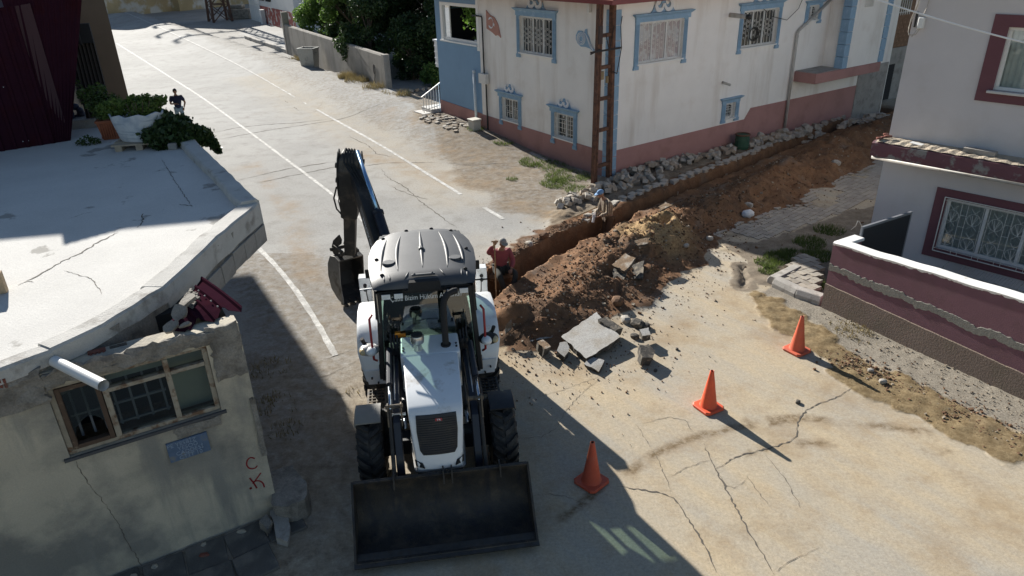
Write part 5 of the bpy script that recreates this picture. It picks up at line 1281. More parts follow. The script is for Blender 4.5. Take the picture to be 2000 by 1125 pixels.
if far.v: far.build('far_pavers', M_paver[0], pavement, kind='stuff', recalc=False)
# yard corner paving
yc = MB(); ycp = [tuple(at(*p)[:2]) for p in [(1512, 556), (1596, 588), (1606, 545), (1600, 515), (1560, 500)]]
yo = empty('corner_paving', (0, 0, 0), 0, 'small patch of interlocking grey pavers behind the kerb stones, grass in the joints', 'paving')
for i in range(-2, 14):
    for j in range(-3, 14):
        p = Vector((5.45, 14.2, 0)) + Vector((math.cos(YROT), math.sin(YROT), 0)) * (0.206 * i - .4) + Vector((-math.sin(YROT), math.cos(YROT), 0)) * 0.152 * j
        if float(poly_sd(np.array([p.x]), np.array([p.y]), ycp)[0]) > 0.06: put('paver', PAVM[rnd.randrange(3)], (p.x, p.y, 0.15 + rnd.uniform(-.012, .012)), (rnd.uniform(-.05, .05), rnd.uniform(-.05, .05), YROT + rnd.uniform(-.05, .05)), yo)
b = MB(); b.prism(ycp, -0.1, 0.10); b.build('paving_bed', mat('paving_bed_earth', (0.20, 0.15, 0.10), 0.95, 0.2, 4, bump=0.5), yo)
# row of set pavers along the far rim of the trench
M_sett = mat('stone_sett', (0.40, 0.37, 0.325), 0.92, 0.2, 5, (0.28, 0.23, 0.175), (4, 0.5, 0.64), bump=0.5, bscale=35, grain=0.12)
M_sett2 = mat('brown_stone_sett', (0.33, 0.275, 0.215), 0.92, 0.2, 5, (0.24, 0.18, 0.125), (4, 0.48, 0.64), bump=0.5, bscale=35, grain=0.12)
SETB = [stone_mesh('sett', 0.235, 0.21, 0.15, rnd, 0.12, M_sett) for k in range(5)]
SET = [stone_mesh('paving_stone', 0.19 + 0.02 * (k % 3), 0.15 + 0.015 * (k % 2), 0.115 + 0.012 * (k % 4), rnd, 0.14, (M_sett, M_sett, M_sett2)[k % 3]) for k in range(9)]
rim = resample(TRENCH[4:], 0.205); 
edge_row = empty('paved_edge', (rim[0].x, rim[0].y, 0), 0, 'jagged row of setts still set in the pavement along the far rim of the trench', 'paving')
for k, p in enumerate(rim[:-1]):
    d = (rim[k + 1] - p).normalized(); nrm = Vector((-d.y, d.x, 0)); off = (0.56 if k * .205 < 4 else 0.45) + (0.10 if k % 2 else 0) + rnd.uniform(-.03, .03)
    q = p + nrm * off; z = gz((p + nrm * .85).x, (p + nrm * .85).y)
    if rnd.random() < 0.94: put('sett', SETB[rnd.randrange(5)], Vector((q.x, q.y, max(z, 0) - 0.01)) - edge_row.location, (rnd.uniform(-.1, .1), rnd.uniform(-.1, .1), math.atan2(d.y, d.x) + rnd.uniform(-.15, .15)), edge_row)
    if k < 40 and rnd.random() < 0.25:
        q = p + nrm * (off - 0.14); put('sett', SET[rnd.randrange(9)], Vector((q.x, q.y, -0.15 - .2 * rnd.random())) - edge_row.location, (rnd.uniform(-.2, .2), rnd.uniform(-.2, .2), math.atan2(d.y, d.x) + rnd.uniform(-.2, .2)), edge_row)
# heaps of loose setts along the house
Hm = Matrix.Translation(HC) @ Matrix.Rotation(H_ROT, 4, 'Z')
heaps = [(-2.7, -1.2, .40, .16, 16), (-2.0, -1.15, .5, .24, 24), (-1.2, -1.1, .5, .28, 26), (0.6, -0.55, 0.55, 0.35, 34), (1.7, -0.6, 0.7, 0.38, 42), (2.9, -0.65, 0.65, 0.32, 30), (4.0, -0.8, 0.7, 0.18, 18), (5.2, -0.6, 0.5, 0.25, 14), (-0.4, -0.9, 0.6, 0.25, 26), (0.6, -1.4, 0.6, 0.14, 16),
         (7.0, -0.75, 0.6, 0.36, 34), (8.0, -0.75, 0.6, 0.40, 34), (9.4, -0.9, 0.6, 0.35, 28), (10.4, -1.0, 0.6, 0.35, 26), (12.0, -1.3, 0.8, 0.30, 24), (13.4, -1.5, 0.8, 0.35, 24)]
stones = []
for hi_, (hx, hy, r, hh, cnt) in enumerate(heaps):
    for k in range(cnt):
        a = rnd.random() * 6.283; rr = r * math.sqrt(rnd.random()); x, y = hx + rr * math.cos(a) * 1.2, hy * (0.8 if hx > 0.3 else 1) + rr * math.sin(a) * (0.55 if hx > 0.3 else 0.75)
        if y > -0.12: y = -0.12 - rnd.random() * .2
        lay = (1 - rr / r) * hh * rnd.random()
        stones.append((x, y, lay, hi_))
placed = 0; spill_ = MB()
def hlab(h, x):
    if h <= 2: return 'loose grey stone sett in the small heap left of the rusty pole', 'loose setts left of the rusty pole'
    if x < 1.2: return 'loose grey stone sett in the heap right behind the rusty pole', 'loose setts behind the rusty pole'
    if x < 5.8: return 'loose grey stone sett heaped between the rusty pole and the green drum', 'loose setts between pole and drum'
    if x < 8.9: return 'loose grey stone sett heaped between the green drum and the drain pipe', 'loose setts between drum and drain pipe'
    return 'loose grey stone sett heaped under the projecting bay of the white house', 'loose setts under the bay'
for (x, y, lay, hi_) in stones:
    w = Hm @ Vector((x, y, 0)); z = gz(w.x, w.y)
    rot = (rnd.uniform(-.7, .7) if lay > 0.03 else rnd.uniform(-.2, .2), rnd.uniform(-.7, .7), rnd.random() * 6.28)
    if placed < 296:
        o = put('paving_stone', SET[rnd.randrange(9)], (w.x, w.y, z + 0.06 + lay), rot); placed += 1
        lb_, gr_p = hlab(hi_, x); tag(o, lb_, 'paving stone', gr_p)
    else:
        spill_.M = Matrix.Translation((w.x, w.y, z + .06 + lay)) @ Matrix.Rotation(rot[2], 4, 'Z') @ Matrix.Rotation(rot[0], 4, 'X'); spill_.box(-.12, .12, -.09, .09, -.07, .07)
if spill_.v: tag(spill_.build('stone_heap', M_sett, None, recalc=False), kind='stuff')
# clods and pebbles all over the spoil
M_clod = [mat('clod_%d' % k, c, 0.95, 0.25, 14, bump=0.5, bscale=60) for k, c in enumerate([(0.165, 0.09, 0.048), (0.12, 0.075, 0.045), (0.30, 0.25, 0.19)])]
b = MB(); pts = []
while len(pts) < 7500:
    i = rnd.randrange(len(RIDGE) - 1); t = rnd.random(); rr = 1.55 * RIDGE_R[i]
    a = Vector(RIDGE[i]).lerp(Vector(RIDGE[i + 1]), t); p = (a.x + rnd.gauss(0, .5) * rr, a.y + rnd.gauss(0, .5) * rr)
    pts.append(p)
for i in range(1500):
    k = rnd.randrange(4); t = rnd.random(); a_, c_ = Vector(TRENCH[k]), Vector(TRENCH[k + 1]); d_ = (c_ - a_).normalized(); p = a_.lerp(c_, t) + Vector((-d_.y, d_.x)) * (.5 + abs(rnd.gauss(0, .16)))
    pts.append((p.x, p.y))
arr = np.array(pts); zc, _, zn = fields(arr[:, 0], arr[:, 1])
for (x, y), z, zo in zip(pts, zc, zn):
    s = min(0.05, 0.006 + abs(rnd.gauss(0, 0.011))); 
    if zo not in (5,): s *= (1.0 if rnd.random() < .2 else .6)
    if zo == 6: continue
    b.cur = 0 if rnd.random() < 0.62 else (1 if rnd.random() < 0.5 else 2)
    q = Vector((rnd.uniform(-1, 1), rnd.uniform(-1, 1), rnd.uniform(-1, 1))).normalized(); M = Matrix.Translation((x, y, z + s * 0.25)) @ q.to_track_quat('Z', 'Y').to_matrix().to_4x4()
    vs = [M @ Vector((sx * s * rnd.uniform(.5, 1.1), sy * s * rnd.uniform(.5, 1.1), sz * s * rnd.uniform(.4, .9))) for sz in (-1, 1) for sx, sy in ((-1, -1), (1, -1), (1, 1), (-1, 1))]
    b.hexa(vs)
tag(b.build('earth_clods', M_clod, None, recalc=False), kind='stuff')
# crumbs scattered on the road near the heap, and gravel along the yard wall
b = MB(); cnt = 0
for i in range(1500):
    if i < 900:
        x, y = rnd.gauss(0.9, 1.0), rnd.gauss(12.2, 1.1); s = abs(rnd.gauss(0, 0.007)) + 0.003; b.cur = rnd.choice((0, 0, 1, 2))
    else:
        t = rnd.random(); x, y = 6.3 + 2.4 * t + rnd.gauss(0, .3), 12.9 - 4.4 * t + rnd.gauss(0, .35); s = abs(rnd.gauss(0, 0.006)) + 0.003; b.cur = rnd.choice((2, 2, 2, 1))
    if y > 17: continue
    z = 0.012
    vs = [(x + sx * s * rnd.uniform(.5, 1.1), y + sy * s * rnd.uniform(.5, 1.1), z + sz * s * rnd.uniform(.4, .9)) for sz in (-1, 1) for sx, sy in ((-1, -1), (1, -1), (1, 1), (-1, 1))]
    b.hexa(vs)
for i in range(900):
    t = rnd.random() ** 1.3; x, y = 5.9 + 2.1 * t + rnd.gauss(0, .22), 11.3 - 3.2 * t + rnd.gauss(0, .2); s = abs(rnd.gauss(0, 0.009)) + 0.003; b.cur = rnd.choice((0, 0, 0, 1, 2)); z = gz(x, y) if False else 0.02
    b.hexa([(x + sx * s * rnd.uniform(.5, 1.1), y + sy * s * rnd.uniform(.5, 1.1), z + sz * s * rnd.uniform(.4, .9)) for sz in (-1, 1) for sx, sy in ((-1, -1), (1, -1), (1, 1), (-1, 1))])
tag(b.build('gravel', M_clod, None, recalc=False), kind='stuff')

# ---------------- slabs of broken road
M_slabtop = mat('slab_asphalt', (0.36, 0.352, 0.335), 0.9, 0.12, 3, (0.26, 0.235, 0.20), (2.6, 0.46, 0.66), bump=0.25, bscale=60, grain=0.30, gscale=42)
M_slabearth = mat('slab_earth', (0.22, 0.145, 0.085), 0.95, 0.2, 5, (0.34, 0.30, 0.25), (4, 0.50, 0.62), bump=1.0, bscale=30, grain=0.3, gscale=40)
M_slabside = mat('slab_edge', (0.08, 0.072, 0.062), 0.95, 0.3, 8, (0.20, 0.17, 0.13), (9, 0.52, 0.62), bump=1, bscale=30)
def slab(poly, th, loc, rot, lab, top=True, name='road_slab', group='broken road slabs beside the spoil'):
    r = random.Random(lab); pts = [Vector((x, y, 0)) for x, y in poly]; ring = subdiv(pts + [pts[0]], 0.075, 0.017, len(lab))[:-1]
    b = MB(); n = len(ring); vs = [(p.x, p.y, th / 2) for p in ring] + [(p.x * r.uniform(.86, 1.02), p.y * r.uniform(.86, 1.02), -th / 2 + r.uniform(-.02, .02)) for p in ring]
    tri = tessellate_polygon([[Vector((p.x, p.y, 0)) for p in ring]])
    b.cur = 0 if top else 1; b.add(vs, [tuple(t) for t in tri]); b.cur = 1
    b.f += [[n + i for i in t] for t in tri]; b.mi += [1] * len(tri)
    for i in range(n): b.f.append([i, (i + 1) % n, n + (i + 1) % n, n + i]); b.mi.append(1)
    o = b.build(name, [M_slabearth if ('earth' in lab or 'brown' in lab or 'sandy' in lab or 'heap' in lab) else M_slabtop, M_slabside], None); o.location = loc; o.rotation_euler = rot
    tag(o, lab, 'broken slab', group); return o
def wpoly(px, z):
    q = [at(x, y, z) for x, y in px]; c = sum(q, Vector()) / len(q); return [(p.x - c.x, p.y - c.y) for p in q], c
p_, c_ = wpoly([(1097, 660), (1165, 617), (1180, 632), (1212, 665), (1180, 684), (1145, 703), (1128, 686)], 0.125)
slab(p_, 0.11, c_, (0.03, -0.05, 0.0), 'largest broken grey road slab, tilted on rubble at the end of the spoil')
p_, c_ = wpoly([(1037, 668), (1041, 645), (1079, 645), (1080, 660)], 0.09); slab(p_, 0.09, c_, (0.12, 0.02, 0), 'flat four sided road slab left of the largest one')
p_, c_ = wpoly([(1087, 690), (1091, 676), (1108, 674), (1112, 690), (1101, 700)], 0.10); slab(p_, 0.13, c_, (0.1, 0.1, 0), 'small blocky slab piece between two larger slabs')
p_, c_ = wpoly([(1140, 712), (1158, 703), (1181, 708), (1170, 727)], 0.06); slab(p_, 0.07, c_, (0.12, -0.05, 0), 'small flat slab piece lying nearest the camera below the largest slab')
p_, c_ = wpoly([(1050, 675), (1064, 670), (1073, 684), (1056, 690)], 0.12); slab(p_, 0.16, c_, (0.0, 0.2, 0.2), 'small rounded sandy chunk below the four sided slab')
p_, c_ = wpoly([(1246, 686), (1262, 682), (1276, 690), (1273, 704), (1250, 706)], 0.13); slab(p_, 0.20, c_, (0.15, 0.2, 0), 'black lump of asphalt lying alone right of the largest slab', top=False)
p_, c_ = wpoly([(1251, 650), (1267, 647), (1269, 659), (1252, 660)], 0.17); slab(p_, 0.13, c_, (0.1, 0, 0.1), 'small white topped asphalt cube beside the black rubble')
p_, c_ = wpoly([(1195, 515), (1222, 503), (1243, 512), (1220, 527)], 0.42); slab(p_, 0.08, c_, (0.15, -0.2, 0), 'earth covered slab lying on the outer slope of the spoil heap')
p_, c_ = wpoly([(1196, 543), (1205, 526), (1226, 540), (1215, 548)], 0.22); slab(p_, 0.07, c_, (0.1, -0.3, 0.2), 'brown slab standing at the foot of the spoil heap', top=False)
p_, c_ = wpoly([(1219, 522), (1260, 520), (1255, 545), (1232, 540)], 0.18); slab(p_, 0.07, c_, (0.1, -0.35, 0), 'dark broken slab leaning under the earth covered one', top=False)
p_, c_ = wpoly([(1238, 472), (1268, 468), (1266, 476), (1246, 479)], 0.55); slab(p_, 0.05, c_, (0.2, 0, 0), 'thin dark slab sticking out of the heap below the sandy crater')
p_, c_ = wpoly([(1286, 405), (1300, 398), (1313, 402), (1292, 410)], 0.62); slab(p_, 0.05, c_, (0.1, 0, 0), 'thin flat slab on the rim of the sandy crater')
p_, c_ = wpoly([(1165, 633), (1185, 628), (1215, 645), (1200, 650)], 0.16); slab(p_, 0.16, c_, (0.1, .1, 0), 'brown slab half hidden behind the largest slab', top=False)
p_, c_ = wpoly([(985, 640), (996, 632), (1000, 640), (990, 648)], 0.30); slab(p_, 0.07, c_, (0.5, .2, 0), 'orange brown stone plate on the heap nearest the machine')
for i, (px, s, lab) in enumerate([((1245, 637), .16, 'black asphalt lump at the end of the rubble pile, upper one'), ((1262, 640), .11, 'black asphalt lump next to the white topped cube'), ((1222, 628), .13, 'grey twisted asphalt strip on the rubble'), ((1240, 660), .10, 'small dark lump between rubble and cube'), ((1205, 600), .16, 'brown rounded rubble block behind the slabs'), ((1558, 787), .055, 'small black stone on the sunny road near the long crack'), ((1280, 725), .045, 'tiny dark stone on the road below the black asphalt lump'), ((1339, 497), .085, 'pale square stone on the road beside the spoil'), ((1385, 474), .10, 'sandy stone at the shadow edge of the side street'), ((1322, 683), .04, 'small dark pebble on the sunny road'), ((1460, 415), .14, 'white rubble stone on the spoil beside the crumpled bag'), ((1446, 412), .12, 'pale brown rubble stone on the spoil beside the crumpled bag'), ((1650, 578), .07, 'white pebble in front of the kerb stones'), ((1723, 750), .07, 'white pebble in the mud gutter'), ((1700, 727), .06, 'flat white pebble at the upper end of the mud gutter'), ((1630, 335), .17, 'light stone at the outer foot of the spoil in the shaded street'), ((1034, 480), .12, 'pale stone on the far rim of the trench beside the sitting worker'), ((1062, 466), .15, 'long sandy clod on the far rim of the trench')]):
    p = at(*px); z = gz(p.x, p.y)
    o = rubble_blob('rubble_stone', (p.x, p.y, max(z, -.1) + s * .35), (s, s * 0.8, s * 0.62), 100 + i, M_slabside if 'black' in lab or 'dark' in lab else (M_clod[0] if 'brown' in lab or 'clod' in lab else M_sett), None, 2); o.rotation_euler = (0, 0, rnd.random() * 6); tag(o, lab, 'stone')
b = MB(); b.ball((0, 0, 0), 0.17, 0.13, 0.12, 14, 10); o = b.build('plastic_bag', mat('white_plastic_bag', (0.68, 0.69, 0.70), 0.4, 0.2, 20, bump=1.0, bscale=14), None, smooth=True)
for v in o.data.vertices: v.co *= 1 + 0.22 * mnoise.noise(v.co * 14)
p = at(1461, 415, 0.2); o.location = (p.x, p.y, gz(p.x, p.y) + 0.08); tag(o, 'crumpled white plastic bag on the outer foot of the spoil', 'bag')

# ---------------- traffic cones
M_cone = mat('orange_cone', (0.78, 0.115, 0.045), 0.55, 0.10, 5, (0.60, 0.10, 0.055), (6, 0.52, 0.68), spec=0.4)
M_cone2 = mat('dusty_cone', (0.52, 0.095, 0.05), 0.7, 0.12, 5, (0.42, 0.11, 0.07), (5, 0.5, 0.66), spec=0.3)
M_cone3 = mat('faded_cone', (0.66, 0.135, 0.07), 0.65, 0.12, 5, (0.50, 0.13, 0.085), (5, 0.48, 0.66), spec=0.3)
def cone(px, rz, label, material, dh=1.0):
    p = at(*px); c = empty('traffic_cone', (p.x, p.y, 0.012), rz, label, 'traffic cone', 'traffic cones closing off the works')
    b = MB(); s = 0.20
    pr = lambda z, k, ch: [(x, y, z) for x, y in ((-k + ch, -k), (k - ch, -k), (k, -k + ch), (k, k - ch), (k - ch, k), (-k + ch, k), (-k, k - ch), (-k, -k + ch))]
    b.loft([pr(0, s, .05), pr(0.028, s, .05), pr(0.04, s - 0.015, .045), pr(0.042, s - 0.05, 0.06)]); b.build('base', material, c)
    b = MB(); n = 20; rings = []
    for z, r in ((0.041, 0.150), (0.055, 0.142), (0.075, 0.134), (0.40, 0.078), (0.42, 0.077), (0.66 * dh, 0.036), (0.70 * dh, 0.034), (0.705 * dh, 0.028), (0.70 * dh, 0.022)):
        rings.append([(r * math.cos(2 * math.pi * k / n), r * math.sin(2 * math.pi * k / n), z) for k in range(n)])
    b.loft(rings, cap=False); b.build('cone_body', material, c, auto=50)
    b = MB(); b.cyl((0, 0, 0.66 * dh), (0, 0, 0.675 * dh), 0.034, n=10); b.build('tip_hole', M_dark, c)
    return c
cone((1155, 942), 0.75, 'dusty orange traffic cone half in shadow, nearest the loader bucket', M_cone2)
cone((1383, 796), 0.5, 'bright orange traffic cone in full sun, middle one of the three', M_cone)
cone((1556, 685), 0.55, 'orange traffic cone farthest away, beside the mud gutter and plum wall', M_cone3, 1.02)
# ================================================================ UP THE ROAD
M_gw = mat('garden_wall_render', (0.27, 0.25, 0.225), 0.95, 0.12, 0.7, (0.19, 0.175, 0.155), (0.9, 0.5, 0.68), bump=0.4, bscale=12, grain=0.1, gscale=30, streak=((0.17, 0.155, 0.135), 1.6, 0.25, 0.5, 0.72))
g0, g1 = at(563, 106), at(757, 190); d = g1 - g0
gw = empty('garden_wall', g0, math.atan2(d.y, d.x), 'long grey rendered garden wall between the road and the dark trees', 'wall'); L = d.length
b = MB(); rings = []
for k in range(41):
    u = L * k / 40; h = 2.0 + 0.015 * mnoise.noise((u, 0, 0))
    rings.append([(u, 0, -0.3), (u, 0, h), (u, 0.06, h + 0.08), (u, 0.20, h + 0.08), (u, 0.26, h), (u, 0.26, -0.3)])
b.loft(rings); b.build('wall_body', M_gw, gw)
b = MB(); b.box(L - 0.3, L + 0.03, -0.03, 0.29, -0.3, 2.09); b.build('end_pier', M_gw, gw)
b = MB(); b.tube([(L - 1.6 + 0.12 * math.cos(R_(a)), -0.01, 1.2 + 0.25 * math.sin(R_(a))) for a in range(-40, 330, 30)], 0.018, 5); b.tube([(L - 1.55, -0.01, 0.95), (L - 1.7, -0.01, 0.6), (L - 1.5, -0.01, 0.5)], 0.018, 5); b.build('graffiti', M_black, gw)
b = MB(); b.box(-0.35, -0.004, -0.05, 0.4, -0.3, 2.9); b.build('gate_post', M_gw, gw)
# dumpster
M_galv = mat('galvanised_steel', (0.36, 0.37, 0.36), 0.5, 0.12, 4, (0.27, 0.265, 0.25), (4, 0.5, 0.65), metal=0.55)
dp = at(608, 142); dm = empty('dumpster', (dp.x, dp.y, 0), R_(-14), 'galvanised four wheeled waste container standing in front of the garden wall', 'waste container')
dm.scale = (1.0, 1.0, 1.22)
b = MB(); w0, w1, d0, d1 = 0.42, 0.52, 0.32, 0.40
b.hexa([(-w0, -d0, 0.2), (w0, -d0, 0.2), (w0, d0, 0.2), (-w0, d0, 0.2), (-w1, -d1, 1.18), (w1, -d1, 1.18), (w1, d1, 1.18), (-w1, d1, 1.18)]); b.f.pop(1); b.mi.pop(1)
o = b.build('body', M_galv, dm); q = o.modifiers.new('thickness', 'SOLIDIFY'); q.thickness = 0.02
b = MB()
for p, q in (((-w1, -d1), (w1, -d1)), ((w1, -d1), (w1, d1)), ((w1, d1), (-w1, d1)), ((-w1, d1), (-w1, -d1))): b.bar((*p, 1.2), (*q, 1.2), 0.07, 0.05)
b.build('rim', M_galv, dm)
for x, y in ((-.3, -.24), (.3, -.24), (-.3, .24), (.3, .24)):
    b = MB(); b.cyl((x - .03, y, 0.09), (x + .03, y, 0.09), 0.09, n=12); b.build('wheel', M_black, dm); 
b = MB(); b.box(-0.36, 0.36, -0.02, 0.02, 0.175, 0.199); b.box(-.33, -.27, -.26, .26, 0.15, 0.20); b.box(.27, .33, -.26, .26, 0.15, 0.20); b.build('undercarriage', M_galv, dm)
b = MB(); b.tube([(0.1 * math.cos(R_(a)), -0.375, 0.72 + 0.1 * math.sin(R_(a))) for a in range(0, 361, 30)], 0.012, 5); b.tube([(-w1 - .05, -0.2, 0.95), (-w1 - 0.05, 0.2, 0.95)], 0.03, 6); b.tube([(w1 + .03, -0.2, 0.95), (w1 + 0.03, 0.2, 0.95)], 0.03, 6); b.build('handles', M_galv, dm)

# ---------------- trees and shrubs
M_bark = mat('bark', (0.10, 0.075, 0.055), 0.95, 0.25, 8, bump=0.6)
LEAF_D = leafmat('dark_leaf', (0.022, 0.045, 0.013), (0.048, 0.088, 0.022), 0.22)
LEAF_M = leafmat('mid_leaf', (0.060, 0.125, 0.026), (0.15, 0.24, 0.055), 0.45)
LEAF_P = leafmat('plant_leaf', (0.035, 0.070, 0.018), (0.085, 0.13, 0.030), 0.35)
GRASS = leafmat('grass_blade', (0.070, 0.115, 0.022), (0.16, 0.20, 0.06), 0.35)
DRY = leafmat('dry_grass', (0.20, 0.155, 0.065), (0.31, 0.25, 0.12), 0.25)
nprs = np.random.RandomState(3)
def leaf_mesh(name, centers, size, material, per=1, droop=0.3, asp=0.55):
    """many small leaf-shaped faces, each a bent pair of triangles"""
    c = np.asarray(centers, float); n = len(c)
    ax = nprs.normal(size=(n, 3)); ax[:, 2] -= droop; ax /= np.linalg.norm(ax, axis=1, keepdims=True)
    t = nprs.normal(size=(n, 3)); t -= (t * ax).sum(1, keepdims=True) * ax; t /= np.linalg.norm(t, axis=1, keepdims=True)
    nn = np.cross(ax, t)
    s = size * nprs.uniform(0.6, 1.35, (n, 1))
    p0, p2 = c - ax * s * 0.5, c + ax * s * 0.5
    p1, p3 = c + t * s * asp * 0.5 + nn * s * 0.08 - ax * s * .08, c - t * s * asp * 0.5 + nn * s * 0.08 - ax * s * .08
    V = np.stack([p0, p1, p2, p3], 1).reshape(-1, 3); me = bpy.data.meshes.new(name)
    me.vertices.add(4 * n); me.vertices.foreach_set('co', V.astype(np.float32).ravel())
    idx = np.arange(4 * n).reshape(n, 4); tri = np.stack([idx[:, [0, 1, 2]], idx[:, [0, 2, 3]]], 1).reshape(-1, 3)
    me.loops.add(len(tri) * 3); me.loops.foreach_set('vertex_index', tri.astype(np.int32).ravel())
    me.polygons.add(len(tri)); me.polygons.foreach_set('loop_start', np.arange(0, len(tri) * 3, 3, dtype=np.int32)); me.update(calc_edges=True)
    me.materials.append(material); return me
def cloud(clumps, n, seed):
    r = np.random.RandomState(seed); out = []
    tot = sum(k[3] ** 2 for k in clumps)
    for (x, y, z, rad) in clumps:
        m = int(n * rad * rad / tot); v = r.normal(size=(m, 3)); v /= np.linalg.norm(v, axis=1, keepdims=True)
        rr = rad * (0.45 + 0.60 * r.rand(m, 1) ** 0.55); q = v * rr * np.array([1, 1, 0.85])
        out.append(q + np.array([x, y, z]) + r.normal(scale=rad * 0.10, size=(m, 3)))
    return np.concatenate(out)
def tree(x, y, h, r, n, leaf, size, label, seed, low=0.25, name='garden_tree', group='trees behind the garden wall', cat='tree'):
    rr = random.Random(seed); t = empty(name, (x, y, 0), 0, label, cat, group)
    b = MB(); b.tube([(0, 0, -0.2), (0.1, 0.05, h * 0.25), (0.02, 0.1, h * 0.55), (0.1, 0, h * .8)], [0.16, 0.13, 0.09, 0.03], 8)
    clumps = []
    for k in range(int(18 + 10 * rr.random())):
        a = rr.random() * 6.283; zz = h * (low + (1 - low) * rr.random() ** 0.8); pr = r * (1 - 0.55 * abs((zz / h - 0.55) / 0.5)) ; pr = max(0.3 * r, pr)
        d_ = pr * math.sqrt(rr.random()); cx, cy = d_ * math.cos(a), d_ * math.sin(a); cr = r * rr.uniform(0.20, 0.42); clumps.append((cx, cy, zz, cr))
        b.tube([(0.05, 0.05, zz * 0.6), (cx * 0.6, cy * .6, zz * 0.85), (cx, cy, zz)], [0.05, 0.03, 0.012], 5)
    b.build('trunk', M_bark, t)
    me = leaf_mesh('crown', cloud(clumps, n, seed), size, leaf); o = bpy.data.objects.new('crown', me); COL.objects.link(o); o.parent = t
    return t
tree(-9.2, 46.5, 6.2, 2.1, 15000, LEAF_M, 0.20, 'bright sunlit tree directly above the middle of the garden wall', 21, 0.20)
tree(-12.4, 53.5, 5.0, 1.9, 11000, LEAF_M, 0.20, 'mid green bush behind the far end of the garden wall by the garage', 22, 0.12)
tree(-6.9, 47.5, 7.5, 2.7, 19000, LEAF_D, 0.20, 'dark tall tree just right of the sunlit one', 23, 0.1)
tree(-4.2, 44.8, 7.0, 2.6, 19000, LEAF_D, 0.19, 'dark dense tree between garden wall end and blue wing', 24, 0.08)
tree(-2.2, 48.5, 7.8, 2.7, 17000, LEAF_D, 0.20, 'very dark tree right beside the blue side wing', 25, 0.06)
tree(-5.6, 53.0, 8.5, 3.0, 15000, LEAF_D, 0.24, 'back row dark tree rising behind the others', 26, 0.1)
tree(-0.2, 45.5, 6.8, 2.2, 12000, LEAF_D, 0.19, 'dark tree partly hidden behind the blue side wing', 27, 0.1)
tree(-10.5, 56.0, 7.5, 2.8, 12000, LEAF_D, 0.24, 'back row dark tree behind the sunlit one', 28, 0.1)
for i_, (tx, ty, th_, tr_) in enumerate([(-7.9, 43.6, 4.2, 1.7), (-5.4, 42.6, 3.6, 1.6), (-3.2, 42.0, 4.4, 1.6), (-10.4, 49.5, 4.2, 1.6), (-1.2, 42.5, 4.8, 1.7), (-4.6, 47.5, 5.5, 2.2), (-8.2, 51.5, 6.0, 2.4), (-2.9, 45.6, 5.0, 2.0)]):
    tree(tx, ty, th_, tr_, 9000, LEAF_D, 0.19, ['dark low tree behind the middle of the garden wall', 'dark low tree behind the near half of the garden wall', 'dark low tree behind the end of the garden wall', 'dark low tree right of the far bush by the garage', 'dark low tree touching the blue wing corner', 'dark mid height tree in the middle of the garden', 'dark mid height tree behind the sunlit one', 'dark mid height tree left of the blue wing'][i_], 60 + i_, 0.02)
tree(-3.9, 39.8, 1.1, 0.85, 3800, LEAF_M, 0.12, 'low leafy bush at the end of the garden wall near the steps', 29, 0.2, 'bush', 'bushes at the garden wall end', 'bush')
tree(-2.7, 41.2, 1.3, 0.9, 3800, LEAF_M, 0.12, 'low leafy bush in the shade left of the entrance steps', 30, 0.2, 'bush', 'bushes at the garden wall end', 'bush')
# stone border behind
b = MB()
brd = empty('stone_border', (-5.6, 38.3, 0), R_(28), 'low border of pale stones at the foot of the bushes by the entrance steps', 'stone border')
for k in range(9): put('stone', SET[k], (0.34 * k + .3, rnd.uniform(-.05, .05), 0.09), (rnd.uniform(-.2, .2), rnd.uniform(-.2, .2), rnd.uniform(-.3, .3)), brd)

# grass: tufts of blades
def grass(name, spots, n, h, material, seed, spread_fn=None, label=None):
    r = np.random.RandomState(seed); tot = sum(s[2] ** 2 for s in spots); P = []
    for (x, y, rad) in spots:
        m = int(n * rad * rad / tot); a = r.rand(m) * 6.283; q = rad * np.sqrt(r.rand(m)); P.append(np.stack([x + q * np.cos(a), y + q * np.sin(a)], 1))
    P = np.concatenate(P); k = (fbm(P[:, 0] * 2.3, P[:, 1] * 2.3, 3) + r.normal(scale=.25, size=len(P))) > -0.12; P = P[k]; m = len(P)
    z = fields(P[:, 0], P[:, 1])[0]
    hh = h * r.uniform(0.4, 1.2, m); a = r.rand(m) * 6.283; lean = r.uniform(0.1, 0.8, m) * hh; w = 0.010
    dx, dy = np.cos(a), np.sin(a); b2 = r.rand(m) * 6.283
    V = np.stack([np.stack([P[:, 0] - np.cos(b2) * w, P[:, 1] - np.sin(b2) * w, z - 0.01], 1), np.stack([P[:, 0] + np.cos(b2) * w, P[:, 1] + np.sin(b2) * w, z - 0.01], 1),
                  np.stack([P[:, 0] + dx * lean, P[:, 1] + dy * lean, z + hh], 1)], 1).reshape(-1, 3)
    me = bpy.data.meshes.new(name); me.vertices.add(3 * m); me.vertices.foreach_set('co', V.astype(np.float32).ravel())
    me.loops.add(3 * m); me.loops.foreach_set('vertex_index', np.arange(3 * m, dtype=np.int32)); me.polygons.add(m); me.polygons.foreach_set('loop_start', np.arange(0, 3 * m, 3, dtype=np.int32)); me.update(calc_edges=True)
    me.materials.append(material); o = bpy.data.objects.new(name, me); COL.objects.link(o); return tag(o, kind='stuff')
S = lambda l: [(*gp(x, y), r) for x, y, r in l]
grass('grass', S([(1110, 345, .8), (1075, 325, .65), (1045, 318, .6), (1090, 358, .6), (985, 287, .45), (930, 270, .35), (1000, 350, .2), (1130, 372, .45)]), 6500, 0.10, GRASS, 1)
